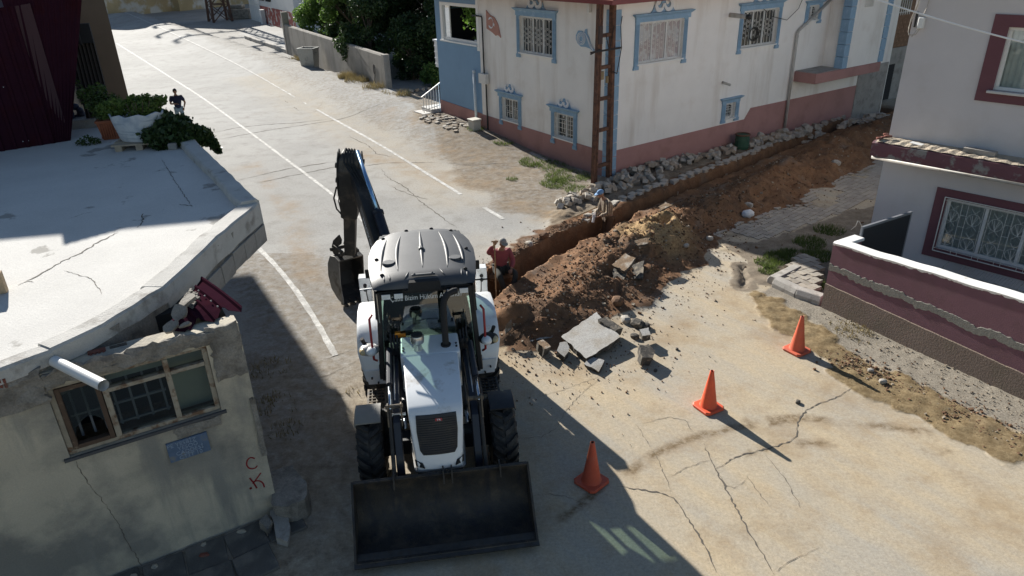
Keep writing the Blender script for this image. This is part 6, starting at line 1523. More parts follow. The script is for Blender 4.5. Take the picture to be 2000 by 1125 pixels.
grass('grass', S([(1500, 515, .32), (1525, 505, .4), (1552, 500, .42), (1580, 475, .4), (1620, 450, .4), (1570, 545, .3), (1595, 560, .25), (1500, 530, .25), (1600, 500, .4)]), 6500, 0.11, GRASS, 2)
grass('grass', S([(1640, 215, .7), (1410, 285, .5), (1440, 268, .5), (1480, 258, .4), (1335, 300, .3)]), 3500, 0.20, GRASS, 3)
grass('dry_grass', S([(700, 175, .7), (680, 168, .5), (590, 112, .5), (730, 190, .6), (580, 118, .4), (790, 205, .4), (690, 165, .8)]), 4200, 0.34, DRY, 4)
grass('weeds', S([(770, 200, .5), (755, 197, .3), (1690, 660, .3), (1670, 650, .35), (1650, 640, .3), (690, 765, .15), (545, 790, .4), (560, 840, .3), (530, 720, .4)]), 1300, 0.09, DRY, 5)
# ---------------- buildings and towers far up the road
M_gar = mat('garage_white', (0.62, 0.62, 0.62), 0.85, 0.06, 0.8, grain=0.05)
ga0, ga1 = at(492, 38), at(575, 62); d = ga1 - ga0
gar = empty('garage_house', ga0, math.atan2(d.y, d.x), 'white house with double white metal garage doors beyond the garden wall', 'house')
b = MB(); b.box(0, d.length + 1, 0, 8, -0.3, 11); b.build('wall', M_gar, gar); 
b = MB(); b.box(2.3 * 2 + 0.2, d.length + 1, -0.03, -0.003, -0.3, 1.7); b.build('red_plinth', mat('flaking_red', (0.26, 0.07, 0.06), 0.9, 0.1, 2, (0.5, 0.48, 0.46), (1.5, 0.52, 0.58)), gar)
for k in range(2):
    b = MB(); b.box(0.15 + 2.25 * k, 2.35 + 2.25 * k, -0.06, -0.01, 0, 3.4); dd_ = b.build('door', M_pvc, gar)
    b = MB()
    for j in range(3): b.box(0.22 + 2.25 * k + .72 * j, 0.86 + 2.25 * k + .72 * j, -0.08, -0.061, 0.3, 1.6); b.box(0.22 + 2.25 * k + .72 * j, 0.86 + 2.25 * k + .72 * j, -0.08, -0.061, 1.8, 3.2)
    b.build('door_panels', mat('door_white', (0.70, 0.71, 0.72), 0.5), dd_)
for k in range(2):
    b = MB(); b.box(5.4 + 2.6 * k, 7.2 + 2.6 * k, -0.03, -0.004, 2.3, 4.4); w = b.build('window', M_pane, gar)
    b = MB()
    for j in range(9): b.bar((5.4 + 2.6 * k + .22 * j, -0.1, 2.25), (5.4 + 2.6 * k + .22 * j, -0.1, 4.4), 0.04)
    b.build('grille', M_black, w)
b = MB(); b.box(6.2, 6.9, -0.5, -0.1, 0, 1.4); b.build('utility_box', M_gar, gar)
M_ochre = mat('ochre_old_render', (0.38, 0.29, 0.16), 0.95, 0.15, 0.5, (0.50, 0.48, 0.44), (0.35, 0.5, 0.58), bump=0.5, bscale=8, grain=0.1, gscale=20)
oc0, oc1 = at(352, 22), at(482, 8); d = oc1 - oc0
och = empty('ochre_house', oc0, math.atan2(d.y, d.x), 'old house wall with flaking ochre and white render at the top of the road', 'house'); b = MB(); b.box(0, d.length + 25, 0, 10, -0.3, 13); b.build('wall', M_ochre, och)
b = MB(); b.box(-7.5, -0.004, 1.5, 10, -0.3, 10); b.build('annex', M_ochre, och)
b = MB(); b.box(-0.3, d.length + 25, -.3, 10.3, 13.01, 13.3); b.build('roof', M_tile, och)
# kerb beyond the garden wall, individual stones
k0, k1 = at(478, 76), at(563, 106); dk = (k1 - k0); nk = 14
kr = empty('kerb', k0, math.atan2(dk.y, dk.x), 'pale concrete kerb running up the road past the far end of the garden wall', 'kerb')
b = MB(); b.box(0, dk.length / nk - 0.04, 0, 0.35, -0.05, 0.28); s0 = b.build('kerb_stone', M_kerb, kr, bevel=0.02)
for k in range(1, nk): inst(s0, (dk.length / nk * k, rnd.uniform(-.04, .04), 0), parent=kr)
M_twr = mat('brown_tower_steel', (0.10, 0.055, 0.04), 0.8, 0.25, 3)
def tower(p, h, w, label, tree_top=False):
    t = empty('lattice_tower', p, R_(35), label, 'lattice tower', 'lattice power towers along the road')
    tw = lambda z: w * (1 - 0.72 * z / h)
    for sx, sy in ((-1, -1), (1, -1), (1, 1), (-1, 1)):
        b = MB(); b.bar((sx * tw(0), sy * tw(0), -0.2), (sx * tw(h), sy * tw(h), h), 0.22); b.build('leg', M_twr, t)
    b = MB(); n = 9
    for k in range(n):
        z0, z1 = h * k / n, h * (k + 1) / n; a, c = tw(z0), tw(z1)
        for s in (-1, 1):
            b.bar((-a, s * a, z0), (c, s * c, z1), 0.09); b.bar((s * a, -a, z0), (s * c, c, z1), 0.09); b.bar((-c, s * c, z1), (c, s * c, z1), 0.09); b.bar((a, s * a, z0), (-c, s * c, z1), 0.08)
    b.build('bracing', M_twr, t)
    b = MB()
    for z, l in ((h * .97, 3.2), (h * .84, 3.8), (h * .70, 3.0)):
        b.bar((-l, 0, z), (l, 0, z), 0.25); b.bar((0, -l * .6, z), (0, l * .6, z), 0.2)
        for s in (-1, 1): b.bar((s * l, 0, z), (s * l, 0, z + .9), 0.35); b.bar((s * l * .55, 0, z), (s * l * .55, 0, z - .7), 0.3)
    b.build('crossarm', M_twr, t); return t
tp = at(278, 19); tower((tp.x, tp.y, 0), 21, 0.95, 'far lattice tower whose long shadow crosses the road', True)
tp = at(431, 42); tower((tp.x, tp.y, 0), 16, 1.0, 'brown lattice tower standing before the ochre house')
b = MB(); p = at(470, 37); b.M = TR(p.x, p.y, 0); b.box(-1.2, 1.2, -0.6, 0.6, 0, 1.1); b.box(-0.9, 0.6, -0.5, 0.5, 1.1, 1.5); tag(b.build('stone_stack', M_rough, None, bevel=0.1), 'dark stack of stones beside the brown lattice tower and garage', 'stone stack')
# rubble and stones at foot of the wall end and the verge
for k in range(7):
    p = at(740 + rnd.uniform(-15, 30), 190 + rnd.uniform(-4, 8)); tag(rubble_blob('rubble_stone', (p.x, p.y, 0.12), (.25, .2, .18), 300 + k, M_slabside if k % 2 else M_sett, None, 1), 'rubble stone at the near end of the garden wall', 'stone', 'stones at the garden wall end')
# flat stones by the entrance steps
fs = empty('flat_stone_patch', at(850, 228), R_(-25), 'patch of flat pale stones laid on the verge beside the blue wing', 'paving')
for k in range(46):
    hl = Vector((-0.25 - 1.0 * rnd.random(), 7.6 + 3.0 * rnd.random(), 0)); p = Hm @ hl
    put('flat_stone', SET[rnd.randrange(9)], fs.matrix_basis.inverted() @ Vector((p.x, p.y, gz(p.x, p.y) - 0.02)), (rnd.uniform(-.1, .1), rnd.uniform(-.1, .1), rnd.random() * 3), fs)
b = MB(); b.bar(at(1000, 285) + Vector((0, .05, 0.03)), at(1062, 318) + Vector((0.1, .1, 0.03)), 0.14, 0.10); tag(b.build('fallen_kerb', M_kerb, None, bevel=0.01), 'long pale kerb strip along the foot of the pink plinth', 'kerb stone')
tag(rubble_blob('rubble_stone', at(960, 272) + Vector((0, 0, .12)), (.22, .16, .13), 320, M_sett, None, 2), 'grey stone in front of the gas cabinet', 'stone')
# green waste drum by the stone heap
p = Hm @ Vector((6.0, -0.5, 0)); dr_ = empty('green_drum', (p.x, p.y, gz(p.x, p.y)), 0, 'dented green metal drum among the stone setts below the small window', 'drum')
b = MB(); b.loft([[(r * math.cos(2 * math.pi * k / 16), r * math.sin(2 * math.pi * k / 16), z) for k in range(16)] for z, r in ((0, .24), (.1, .25), (.12, .265), (.14, .25), (.3, .25), (.32, .265), (.34, .25), (.5, .24))]); b.build('drum_body', mat('green_drum_paint', (0.03, 0.085, 0.05), 0.6, 0.2, 5), dr_)
b = MB(); b.tube([(0.25 * math.cos(R_(a)), 0.25 * math.sin(R_(a)), 0.51) for a in range(0, 361, 24)], 0.03, 6); b.build('drum_rim', M_rust, dr_)
# ================================================================ THE BACKHOE LOADER
LO = empty('backhoe_loader', (-0.895, 6.652, 0.012), R_(7.79), 'white backhoe loader with grey cab roof and black front bucket, standing at the trench', 'backhoe loader')
M_lw = mat('loader_white_paint', (0.80, 0.82, 0.83), 0.32, 0.04, 3, (0.42, 0.37, 0.30), (4.5, 0.58, 0.78), clear=0.3, grain=0.02)
M_lb = mat('loader_black_paint', (0.016, 0.018, 0.022), 0.5, 0.2, 6, (0.045, 0.04, 0.034), (4, 0.55, 0.7), bump=0.1, bscale=80)
M_navy = mat('loader_arm_paint', (0.014, 0.018, 0.030), 0.42, 0.2, 6, (0.05, 0.045, 0.04), (5, 0.56, 0.7))
M_dsteel = mat('dirty_bucket_steel', (0.042, 0.038, 0.034), 0.62, 0.3, 5, (0.085, 0.068, 0.05), (3.2, 0.48, 0.66), bump=0.4, bscale=40, metal=0.25, streak=((0.025, 0.026, 0.032), 9, 0.8, 0.5, 0.7))
M_hoe = mat('dusty_black_arm', (0.030, 0.029, 0.028), 0.62, 0.3, 5, (0.115, 0.095, 0.075), (3.0, 0.50, 0.66), bump=0.2, bscale=50)
M_hoeg = mat('sunlit_dusty_arm', (0.27, 0.26, 0.24), 0.7, 0.2, 4, (0.10, 0.085, 0.07), (4, 0.5, 0.65))  # dusty grey lightened so boom strip and left bucket plate look sunlit
M_chrome = mat('chrome_rod', (0.55, 0.62, 0.70), 0.18, 0.05, 5, metal=1.0)
M_tyre = mat('tyre_rubber', (0.030, 0.030, 0.031), 0.85, 0.2, 8, (0.085, 0.076, 0.066), (5, 0.46, 0.66), bump=0.2, bscale=80)
M_rim = mat('rim_cream', (0.45, 0.42, 0.36), 0.5, 0.15, 8)
M_roofg = mat('cab_roof_plastic', (0.066, 0.069, 0.075), 0.55, 0.08, 2.2, (0.088, 0.09, 0.095), (1.6, 0.48, 0.68), bump=0.06, bscale=200, grain=0.05)
M_silver = mat('silver_metal', (0.55, 0.55, 0.54), 0.3, 0.1, 8, metal=0.9)
M_redp = mat('red_handrail', (0.33, 0.025, 0.03), 0.45, 0.1, 8)
M_lens = mat('lamp_lens', (0.82, 0.84, 0.84), 0.15, 0.12, 30)
M_amber = mat('amber_lens', (0.70, 0.24, 0.03), 0.25)
M_bracket = mat('worn_brown_bracket', (0.16, 0.125, 0.085), 0.7, 0.3, 9, (0.05, 0.045, 0.04), (8, 0.5, 0.62))
M_letter = mat('white_sticker', (0.86, 0.90, 0.92), 0.6)
M_seat = mat('black_seat', (0.02, 0.02, 0.021), 0.8)
LOx = lambda b, name, m, par=LO, **k: b.build(name, m, par, **k)

# --- wheels
def wheel(x, y, R, w, nlug, rim_r, side):
    wh = MB(); n = 40
    pr = [(-w * .36, rim_r), (-w * .48, rim_r + (R - rim_r) * .35), (-w * .50, R * .86), (-w * .44, R * .945), (-w * .2, R * .962), (w * .2, R * .962), (w * .44, R * .945), (w * .50, R * .86), (w * .48, rim_r + (R - rim_r) * .35), (w * .36, rim_r)]
    pr = [(p, r * .945 if r > R * .8 else r) for p, r in pr]
    rings = [[(p, r * math.cos(2 * math.pi * k / n), r * math.sin(2 * math.pi * k / n)) for k in range(n)] for p, r in pr]
    wh.loft(rings, cap=False)
    for s in (-1, 1):
        for k in range(nlug):
            a = 2 * math.pi * (k + (0.5 if s > 0 else 0)) / nlug; pts = []
            for (px, da, rr) in ((0.03, 0.10, R), (0.22, 0.0, R), (0.40, -0.16, R * .985), (0.515, -0.24, R * .91)):
                pts.append((s * px * w, a + da * 6.0 / nlug * 2.4, rr))
            hw = math.pi / nlug * 0.46
            for (p, q) in zip(pts[:-1], pts[1:]):
                c = lambda X, A, r: (X, r * math.cos(A), r * math.sin(A))
                wh.hexa([c(p[0], p[1] - hw, R * .87), c(p[0], p[1] + hw, R * .87), c(q[0], q[1] + hw, R * .82 if q[2] < R * .95 else R * .87), c(q[0], q[1] - hw, R * .82 if q[2] < R * .95 else R * .87),
                         c(p[0], p[1] - hw * .8, p[2]), c(p[0], p[1] + hw * .8, p[2]), c(q[0], q[1] + hw * .8, q[2]), c(q[0], q[1] - hw * .8, q[2])])
    rm = MB(); rings = [[(p, r * math.cos(2 * math.pi * k / 24), r * math.sin(2 * math.pi * k / 24)) for k in range(24)] for p, r in ((-w * .36, rim_r + .005), (-w * .33, rim_r * .9), (-w * .1, rim_r * .8), (w * .1, rim_r * .8), (w * .33, rim_r * .9), (w * .36, rim_r + .005))]
    rm.loft(rings, cap=False); rm.cyl((-0.02, 0, 0), (0.02, 0, 0), rim_r * .82, n=24); rm.cyl((-w * .3, 0, 0), (w * .3, 0, 0), rim_r * .3, n=16)
    o = bpy.data.objects.new('wheel', None); COL.objects.link(o); o.parent = LO; o.location = (x, y, R - 0.02); o.empty_display_size = 0.2
    wh.build('tyre', M_tyre, o); rm.build('rim', M_rim, o)
    return o
for s in (-1, 1):
    wheel(s * 0.93, 1.78, 0.55, 0.36, 19, 0.25, s)
    wheel(s * 0.885, 3.95, 0.72, 0.44, 21, 0.37, s)
# --- chassis
b = MB(); b.box(-0.36, 0.36, 1.25, 5.0, 0.45, 0.92); b.box(-0.80, 0.80, 3.80, 4.10, 0.55, 0.90); b.box(-0.80, 0.80, 1.66, 1.90, 0.42, 0.66); b.box(-0.30, 0.30, 0.98, 1.24, 0.45, 0.7); b.box(-0.46, 0.46, 2.3, 2.78, 0.5, 1.2)
b.box(-1.10, 1.10, 4.98, 5.14, 0.45, 0.80); LOx(b, 'chassis', M_lb)
# --- front bucket
_arc = [(.34, .055), (.46, .062), (.56, .09), (.645, .14), (.715, .225), (.765, .335), (.788, .45), (.788, .57), (.77, .68), (.735, .78)]
prof = [(0, .10)] + _arc + [(y - .03 * min(1, z / .25), z + .028 * max(0, 1 - z / .35)) for y, z in _arc[::-1]] + [(0.012, .118)]
b = MB(); b.prism(prof, -1.13, 1.13, lambda y, z, x: (x, y, z)); fb_ = LOx(b, 'front_bucket', M_dsteel, auto=40)
sp_ = [(-.005, .09), (.34, .045), (.565, .075), (.73, .235), (.795, .50), (.745, .79), (.66, .73), (.40, .47), (.18, .25)]
for s in (-1, 1):
    b = MB(); b.prism(sp_, s * 1.131, s * 1.158, lambda y, z, x: (x, y, z)); b.build('side_plate', M_dsteel, fb_)
b = MB(); b.hexa([(-1.16, -0.05, .085), (1.16, -0.05, .085), (1.16, .16, .075), (-1.16, .16, .075), (-1.16, -0.05, .10), (1.16, -.05, .10), (1.16, .16, .124), (-1.16, .16, .124)]); b.build('cutting_edge', mat('worn_bright_steel', (0.065, 0.062, 0.058), 0.4, 0.3, 9, (0.07, 0.06, 0.05), (8, .5, .62), metal=.6), fb_)
b = MB(); b.box(-1.13, 1.13, 0.690, 0.745, 0.781, 0.80); b.build('top_lip', M_dsteel, fb_)
for x in (-0.62, 0.02, 0.13, 0.76):
    b = MB(); b.hexa([(x, .60, .70), (x + .02, .60, .70), (x + .02, .80, .70), (x, .80, .70), (x, .66, .86), (x + .02, .66, .86), (x + .02, .80, .84), (x, .80, .84)]); b.build('hook_plate', M_dsteel, fb_)
b = MB()
for x in (-.9, -.5, -.1, .3, .7, 1.0): b.cyl((x, 0.02, .118), (x, .02, .13), .014, n=6)
b.build('bolts', M_dsteel, fb_)
# --- loader arms, cylinders, links
def plate(b, pts, hs, x0, x1):
    """flat arm of varying height following (y,z) points"""
    up, dn = [], []
    for i, (y, z) in enumerate(pts):
        a = pts[max(0, i - 1)]; c = pts[min(len(pts) - 1, i + 1)]; dy, dz = c[0] - a[0], c[1] - a[1]; l = math.hypot(dy, dz); ny, nz = -dz / l, dy / l
        up.append((y + ny * hs[i], z + nz * hs[i])); dn.append((y - ny * hs[i], z - nz * hs[i]))
    b.prism(up + dn[::-1], x0, x1, lambda y, z, x: (x, y, z))
for s in (-1, 1):
    b = MB(); xo, xi = s * 0.575, s * 0.475
    plate(b, [(2.70, 1.42), (2.3, 1.44), (1.70, 1.34), (1.36, 1.16), (1.12, 0.78), (0.93, 0.30)], [.07, .10, .12, .14, .11, .08], min(xo, xi), max(xo, xi))
    arm = LOx(b, 'loader_arm', M_navy, bevel=0.008)
    b = MB(); b.box(min(s * .45, s * .60), max(s * .45, s * .60), 2.62, 2.82, 0.9, 1.62); LOx(b, 'arm_tower', M_lb, bevel=0.01)
    b = MB(); b.tube([(s * .43, 2.55, 1.05), (s * .43, 1.75, 1.06)], 0.055, 12); LOx(b, 'lift_cylinder', M_lb, smooth=False)
    b = MB(); b.tube([(s * .43, 1.75, 1.06), (s * .43, 1.38, 1.07)], 0.03, 10); LOx(b, 'lift_rod', M_chrome, smooth=True)
    b = MB(); b.tube([(s * .60, 2.60, 1.62), (s * .60, 1.78, 1.54)], 0.042, 10); LOx(b, 'tilt_cylinder', M_navy)
    b = MB(); b.tube([(s * .60, 1.78, 1.54), (s * .60, 1.36, 1.42)], 0.022, 8); LOx(b, 'tilt_rod', M_chrome, smooth=True)
    b = MB(); plate(b, [(1.40, 1.48), (1.30, 1.20)], [.06, .07], min(s * .62, s * .64), max(s * .62, s * .64)); plate(b, [(1.40, 1.48), (1.30, 1.20)], [.06, .07], min(s * .445, s * .46), max(s * .445, s * .46)); b.cyl((s * .43, 1.39, 1.44), (s * .66, 1.39, 1.44), .03, n=8); LOx(b, 'link_bracket', M_bracket)
    b = MB(); b.tube([(s * .61, 1.38, 1.40), (s * .61, 0.88, 0.62)], 0.028, 8); LOx(b, 'link_rod', M_hoe)
    b = MB()
    for k in range(3):
        yy = 2.72 - 0.02 * k; b.tube([(s * (.47 + .045 * k), 2.60, 1.64), (s * (.47 + .045 * k), 2.72, 1.78 + .02 * k), (s * (.46 + .045 * k), 2.86, 1.62), (s * .48, 2.86, 1.3)], 0.014, 6)
    for k in range(2): b.cyl((s * (.49 + .06 * k), 2.56, 1.60), (s * (.49 + .06 * k), 2.56, 1.72), .018, n=6)
    LOx(b, 'hoses', M_lb)
    b = MB(); b.tube([(s * .535, 2.50, 1.57), (s * .535, 1.75, 1.49), (s * .535, 1.42, 1.32), (s * .54, 1.1, .85)], .012, 6); LOx(b, 'steel_pipe', M_silver, smooth=True)
b = MB(); b.tube([(-.62, 1.395, 1.30), (-.40, 1.395, 1.30)], .026, 8); LOx(b, 'cross_pin', M_silver)
# --- hood and grille
hw = lambda y: float(np.interp(y, [.78, .9, 1.02, 1.5, 2.3], [.285, .325, .355, .375, .395]))
hp = [(2.22, 0.95), (2.22, 1.705), (1.9, 1.69), (1.5, 1.645), (1.16, 1.585), (1.06, 1.545), (1.00, 1.46), (0.93, 1.22), (0.86, 0.98), (0.81, 0.88), (0.80, 0.80), (0.86, 0.70), (1.0, 0.64), (1.25, 0.66), (1.4, 0.95)]
b = MB(); n = 9
rg = []
for k in range(n):
    w = -1 + 2 * k / (n - 1); rg.append([(w * hw(y), y + 0.05 * (w * w) * (y < 1.2) * max(0, 1.2 - y) * 2.0, z - 0.012 * w * w * (z > 1.4)) for y, z in hp])
m_ = len(hp); vs = [p for r in rg for p in r]; fs = []
for k in range(n - 1):
    for i in range(m_): fs.append((k * m_ + i, k * m_ + (i + 1) % m_, (k + 1) * m_ + (i + 1) % m_, (k + 1) * m_ + i))
for k in (0, n - 1):
    fs += [tuple(k * m_ + i for i in t) for t in tessellate_polygon([[Vector((y, z, 0)) for y, z in hp]])]
b.add(vs, fs); hood = b.build('hood', M_lw, LO, auto=35); q = hood.modifiers.new('bevel', 'BEVEL'); q.width = 0.05; q.segments = 4; q.limit_method = 'ANGLE'; q.angle_limit = R_(60)
def front(y, z, o=0.0):
    d = Vector((0, -0.96, 0.27)); return (y + d.y * o, z + d.z * o)
gp_ = [(-.262, 1.50), (.262, 1.50), (.270, 1.30), (.245, 1.05), (.215, .985), (-.215, .985), (-.245, 1.05), (-.270, 1.30)]
yz = lambda z: float(np.interp(z, [.9, .98, 1.22, 1.46, 1.54], [.83, .862, .932, 1.002, 1.04]))
hy_ = lambda x, z: yz(z) + 0.05 * (x / hw(yz(z))) ** 2 * max(0, 1.2 - yz(z)) * 2.0
gw_ = lambda z: float(np.interp(z, [.985, 1.05, 1.3, 1.5], [.205, .245, .268, .262]))
b = MB(); rings = []
for j in range(17):
    z = .985 + (1.5 - .985) * j / 16; row = []
    for i in range(11):
        x = gw_(z) * (-1 + 2 * i / 10); y, zz = front(hy_(x, z), z, 0.012); row.append((x, y, zz))
    rings.append(row)
b.loft(rings, closed=False)
edge_ = [rings[0][i] for i in range(11)] + [rings[j][10] for j in range(1, 17)] + [rings[16][i] for i in range(9, -1, -1)] + [rings[j][0] for j in range(15, 0, -1)]
nb0 = len(edge_); b.add(edge_ + [(x, y + .04, z) for x, y, z in edge_], [(i, (i + 1) % nb0, nb0 + (i + 1) % nb0, nb0 + i) for i in range(nb0)])
gr_ = b.build('grille', M_lb, hood)
b = MB()
for k in range(16):
    z = 1.01 + 0.03 * k; w = gw_(z) - .012; pts_ = [(w * (-1 + 2 * i / 8), *front(hy_(w * (-1 + 2 * i / 8), z), z, 0.014)) for i in range(9)]
    for p_, q_ in zip(pts_[:-1], pts_[1:]): b.bar(p_, q_, .006, .005)
b.build('grille_bars', MATS['loader_arm_paint'], gr_)
upv = Vector((0, .27, .96)).normalized(); nv = Vector((0, -.96, .27)).normalized()
def TM(x, y, z): return Matrix(((1, 0, 0, x), (0, upv.y, nv.y, y), (0, upv.z, nv.z, z), (0, 0, 0, 1)))
y, zz = front(hy_(0.03, 1.44), 1.44, 0.020); b = MB(); bx_ = TM(0.03, y, zz); b.M = bx_; b.box(-.045, .045, -.014, .022, -.002, .004); bdg = b.build('badge', mat('badge_red', (0.35, 0.02, 0.03), 0.4), gr_)
text('badge_lettering', 'TR', 0.036, TM(0.03, y, zz) @ TR(0, -.009, .0065), M_letter, gr_, 0.001, sx=1.25)
for s in (-1, 1):
    b = MB(); b.hexa([(s * .20, .83, .82), (s * .30, .885, .82), (s * .30, .90, .90), (s * .22, .84, .89), (s * .20, .80, .82), (s * .315, .86, .83), (s * .325, .885, .93), (s * .24, .822, .90)]); b.build('nose_lamp', M_lb, hood)
b = MB(); b.hexa([(-.43, 2.225, .95), (.43, 2.225, .95), (.43, 2.74, .95), (-.43, 2.74, .95), (-.43, 2.225, 1.70), (.43, 2.225, 1.70), (.43, 2.74, 1.735), (-.43, 2.74, 1.735)]); LOx(b, 'cowl', M_lw, bevel=0.03, seg=3)
for s in (-1, 1):
    for yy in (2.36, 2.44): b = MB(); b.cyl((s * .385, yy, 1.70), (s * .385, yy, 1.728), .016, n=8); LOx(b, 'cowl_bolt', M_lb)
# --- air pre-cleaner, exhaust
n = 18; cr_ = lambda r, z, cx=-.17, cy=2.38: [(cx + r * math.cos(2 * math.pi * k / n), cy + r * math.sin(2 * math.pi * k / n), z) for k in range(n)]
b = MB(); b.loft([cr_(.07, 1.70), cr_(.055, 1.78), cr_(.06, 1.80), cr_(.095, 1.83), cr_(.10, 1.87), cr_(.098, 1.93), cr_(.092, 1.945), cr_(.075, 1.95)]); pc = LOx(b, 'pre_cleaner', M_silver, auto=40)
b = MB(); b.loft([cr_(.082, 1.951), cr_(.080, 1.965), cr_(.04, 1.972)]); b.build('cap', M_seat, pc, smooth=True)
b = MB(); b.tube([(.235, 2.42, 1.69), (.235, 2.44, 2.0), (.238, 2.46, 2.30), (.26, 2.47, 2.42), (.32, 2.50, 2.50), (.40, 2.53, 2.52), (.45, 2.55, 2.515)], .048, 12, cap=False); b.tube([(.235, 2.42, 1.69), (.235, 2.42, 1.735)], .075, 12); LOx(b, 'exhaust_pipe', M_seat, auto=40)
# --- cab
C_ = {'fb': (.755, 2.80, 1.02), 'ft': (.665, 2.90, 2.56), 'mb': (.80, 3.65, 1.25), 'mt': (.74, 3.70, 2.58), 'rb': (.70, 4.62, 1.30), 'rt': (.62, 4.66, 2.58)}
P = lambda k, s: Vector((s * C_[k][0], C_[k][1], C_[k][2]))
b = MB()
for s in (-1, 1):
    b.bar(P('fb', s), P('ft', s), .09, .075); b.bar(P('mb', s), P('mt', s), .07); b.bar(P('rb', s), P('rt', s), .08); b.bar(P('ft', s), P('mt', s), .09); b.bar(P('mt', s), P('rt', s), .09); b.bar(P('fb', s), P('mb', s), .08); b.bar(P('mb', s), P('rb', s), .08)
for k in ('ft', 'rt', 'rb'): b.bar(P(k, -1), P(k, 1), .09)
b.bar(P('fb', -1), P('fb', -1) + Vector((.30, 0, 0)), .07); b.bar(P('fb', 1), P('fb', 1) + Vector((-.30, 0, 0)), .07)
LOx(b, 'cab_frame', M_lb, bevel=0.01)
b = MB(); b.box(-.74, .74, 2.84, 4.6, .95, 1.05); b.box(-.66, .66, 4.52, 4.60, 1.05, 1.75); b.box(-.70, .70, 2.84, 2.90, 1.05, 1.25); LOx(b, 'cab_floor', M_lb)
b = MB(); b.hexa([(-.42, 2.80, 1.10), (.42, 2.80, 1.10), (.40, 3.05, 1.10), (-.40, 3.05, 1.10), (-.42, 2.84, 1.66), (.42, 2.84, 1.66), (.36, 3.06, 1.58), (-.36, 3.06, 1.58)]); LOx(b, 'dashboard', M_seat, bevel=0.03)
b = MB(); b.box(-.25, .25, 3.55, 4.02, 1.35, 1.52); b.hexa([(-.25, 3.95, 1.5), (.25, 3.95, 1.5), (.25, 4.08, 1.5), (-.25, 4.08, 1.5), (-.2, 4.05, 2.15), (.2, 4.05, 2.15), (.2, 4.16, 2.15), (-.2, 4.16, 2.15)]); b.box(-.1, .1, 3.7, 3.9, 1.05, 1.35); LOx(b, 'seat', M_seat, bevel=0.04)
b = MB(); b.tube([(0.19 * math.cos(R_(a)), 3.25 + 0.16 * math.sin(R_(a)), 1.72 + 0.09 * math.sin(R_(a))) for a in range(0, 361, 20)], .016, 6); b.tube([(0, 3.08, 1.45), (0, 3.25, 1.72)], .03, 8); b.bar((-.19, 3.25, 1.72), (.19, 3.25, 1.72), .02); LOx(b, 'steering_wheel', M_seat)
b = MB(); b.tube([(.45, 3.3, 1.1), (.46, 3.25, 1.75)], .015, 6); b.tube([(.55, 3.4, 1.1), (.56, 3.35, 1.75)], .015, 6); b.ball((.46, 3.25, 1.77), .03, nu=8, nv=6); b.ball((.56, 3.35, 1.77), .03, nu=8, nv=6); LOx(b, 'levers', M_seat)
M_ws = glass('cab_glass', (0.52, 0.64, 0.58), 0.13, 0.015, 0.85)
def gq(pts, name): b = MB(); b.add(pts, [(0, 1, 2, 3)]); return LOx(b, name, M_ws, recalc=False)
ws = gq([P('fb', -1), P('fb', 1), P('ft', 1), P('ft', -1)], 'windscreen')
for s in (-1, 1): gq([P('fb', s), P('mb', s), P('mt', s), P('ft', s)], 'side_window'); gq([P('mb', s), P('rb', s), P('rt', s), P('mt', s)], 'side_window')
gq([P('rb', -1) + Vector((0, 0, .45)), P('rb', 1) + Vector((0, 0, .45)), P('rt', 1), P('rt', -1)], 'rear_window')
wn_ = (P('fb', 1) - P('fb', -1)).cross(P('ft', -1) - P('fb', -1)).normalized(); wu = (P('ft', -1) + P('ft', 1) - P('fb', -1) - P('fb', 1)).normalized()
def WS(x, t, o=0.004):
    c = (P('fb', -1) + P('fb', 1)) / 2; q = c + wu * t + Vector((x, 0, 0)) + wn_ * o
    return Matrix(((1, wu.x, wn_.x, q.x), (0, wu.y, wn_.y, q.y), (0, wu.z, wn_.z, q.z), (0, 0, 0, 1)))
text('windscreen_lettering', 'Çaba Bizim Hüküm Allahındır', 0.112, WS(0.02, 1.25) , M_letter, ws, 0.0008, sx=0.80)
text('maker_lettering', 'HİDROMEK', 0.10, WS(0.0, 1.375), mat('grey_sticker', (0.30, 0.34, 0.35), 0.5), ws, 0.0008, sx=1.0)
b = MB(); b.bar(WS(-.25, .06, .02).translation, WS(-.62, .78, .02).translation, .014, .010); b.bar(WS(-.62, .10, .02).translation, WS(.1, .13, .02).translation, .012, .01); LOx(b, 'wiper', M_seat)
b = MB(); b.box(-.50, -.34, 2.79, 2.82, 1.70, 1.76); LOx(b, 'indicator', M_amber)
# --- cab roof
RO = [(2.68, .70, -.06), (2.74, .735, 0.0), (3.0, .775, .03), (3.4, .815, .05), (3.8, .825, .055), (4.2, .785, .05), (4.5, .715, .035), (4.72, .64, 0.0), (4.78, .60, -.06)]
b = MB(); rings = []; ns = 17
for (y, w, dz) in RO:
    top_ = []; 
    for k in range(ns):
        t = -1 + 2 * k / (ns - 1); z = 2.665 + dz - 0.075 * abs(t) ** 4 - 0.02 * t * t
        top_.append((t * w, y, z))
    bot = [((1 - 2 * k / (ns - 1)) * (w + .004), y, 2.555) for k in range(ns)]
    rings.append(top_ + bot)
b.loft(rings); rf = LOx(b, 'roof', M_roofg, auto=45)
def rz(x, y):
    w = float(np.interp(y, [r[0] for r in RO], [r[1] for r in RO])); dz = float(np.interp(y, [r[0] for r in RO], [r[2] for r in RO])); t = min(1, abs(x) / w); return 2.665 + dz - .075 * t ** 4 - .02 * t * t
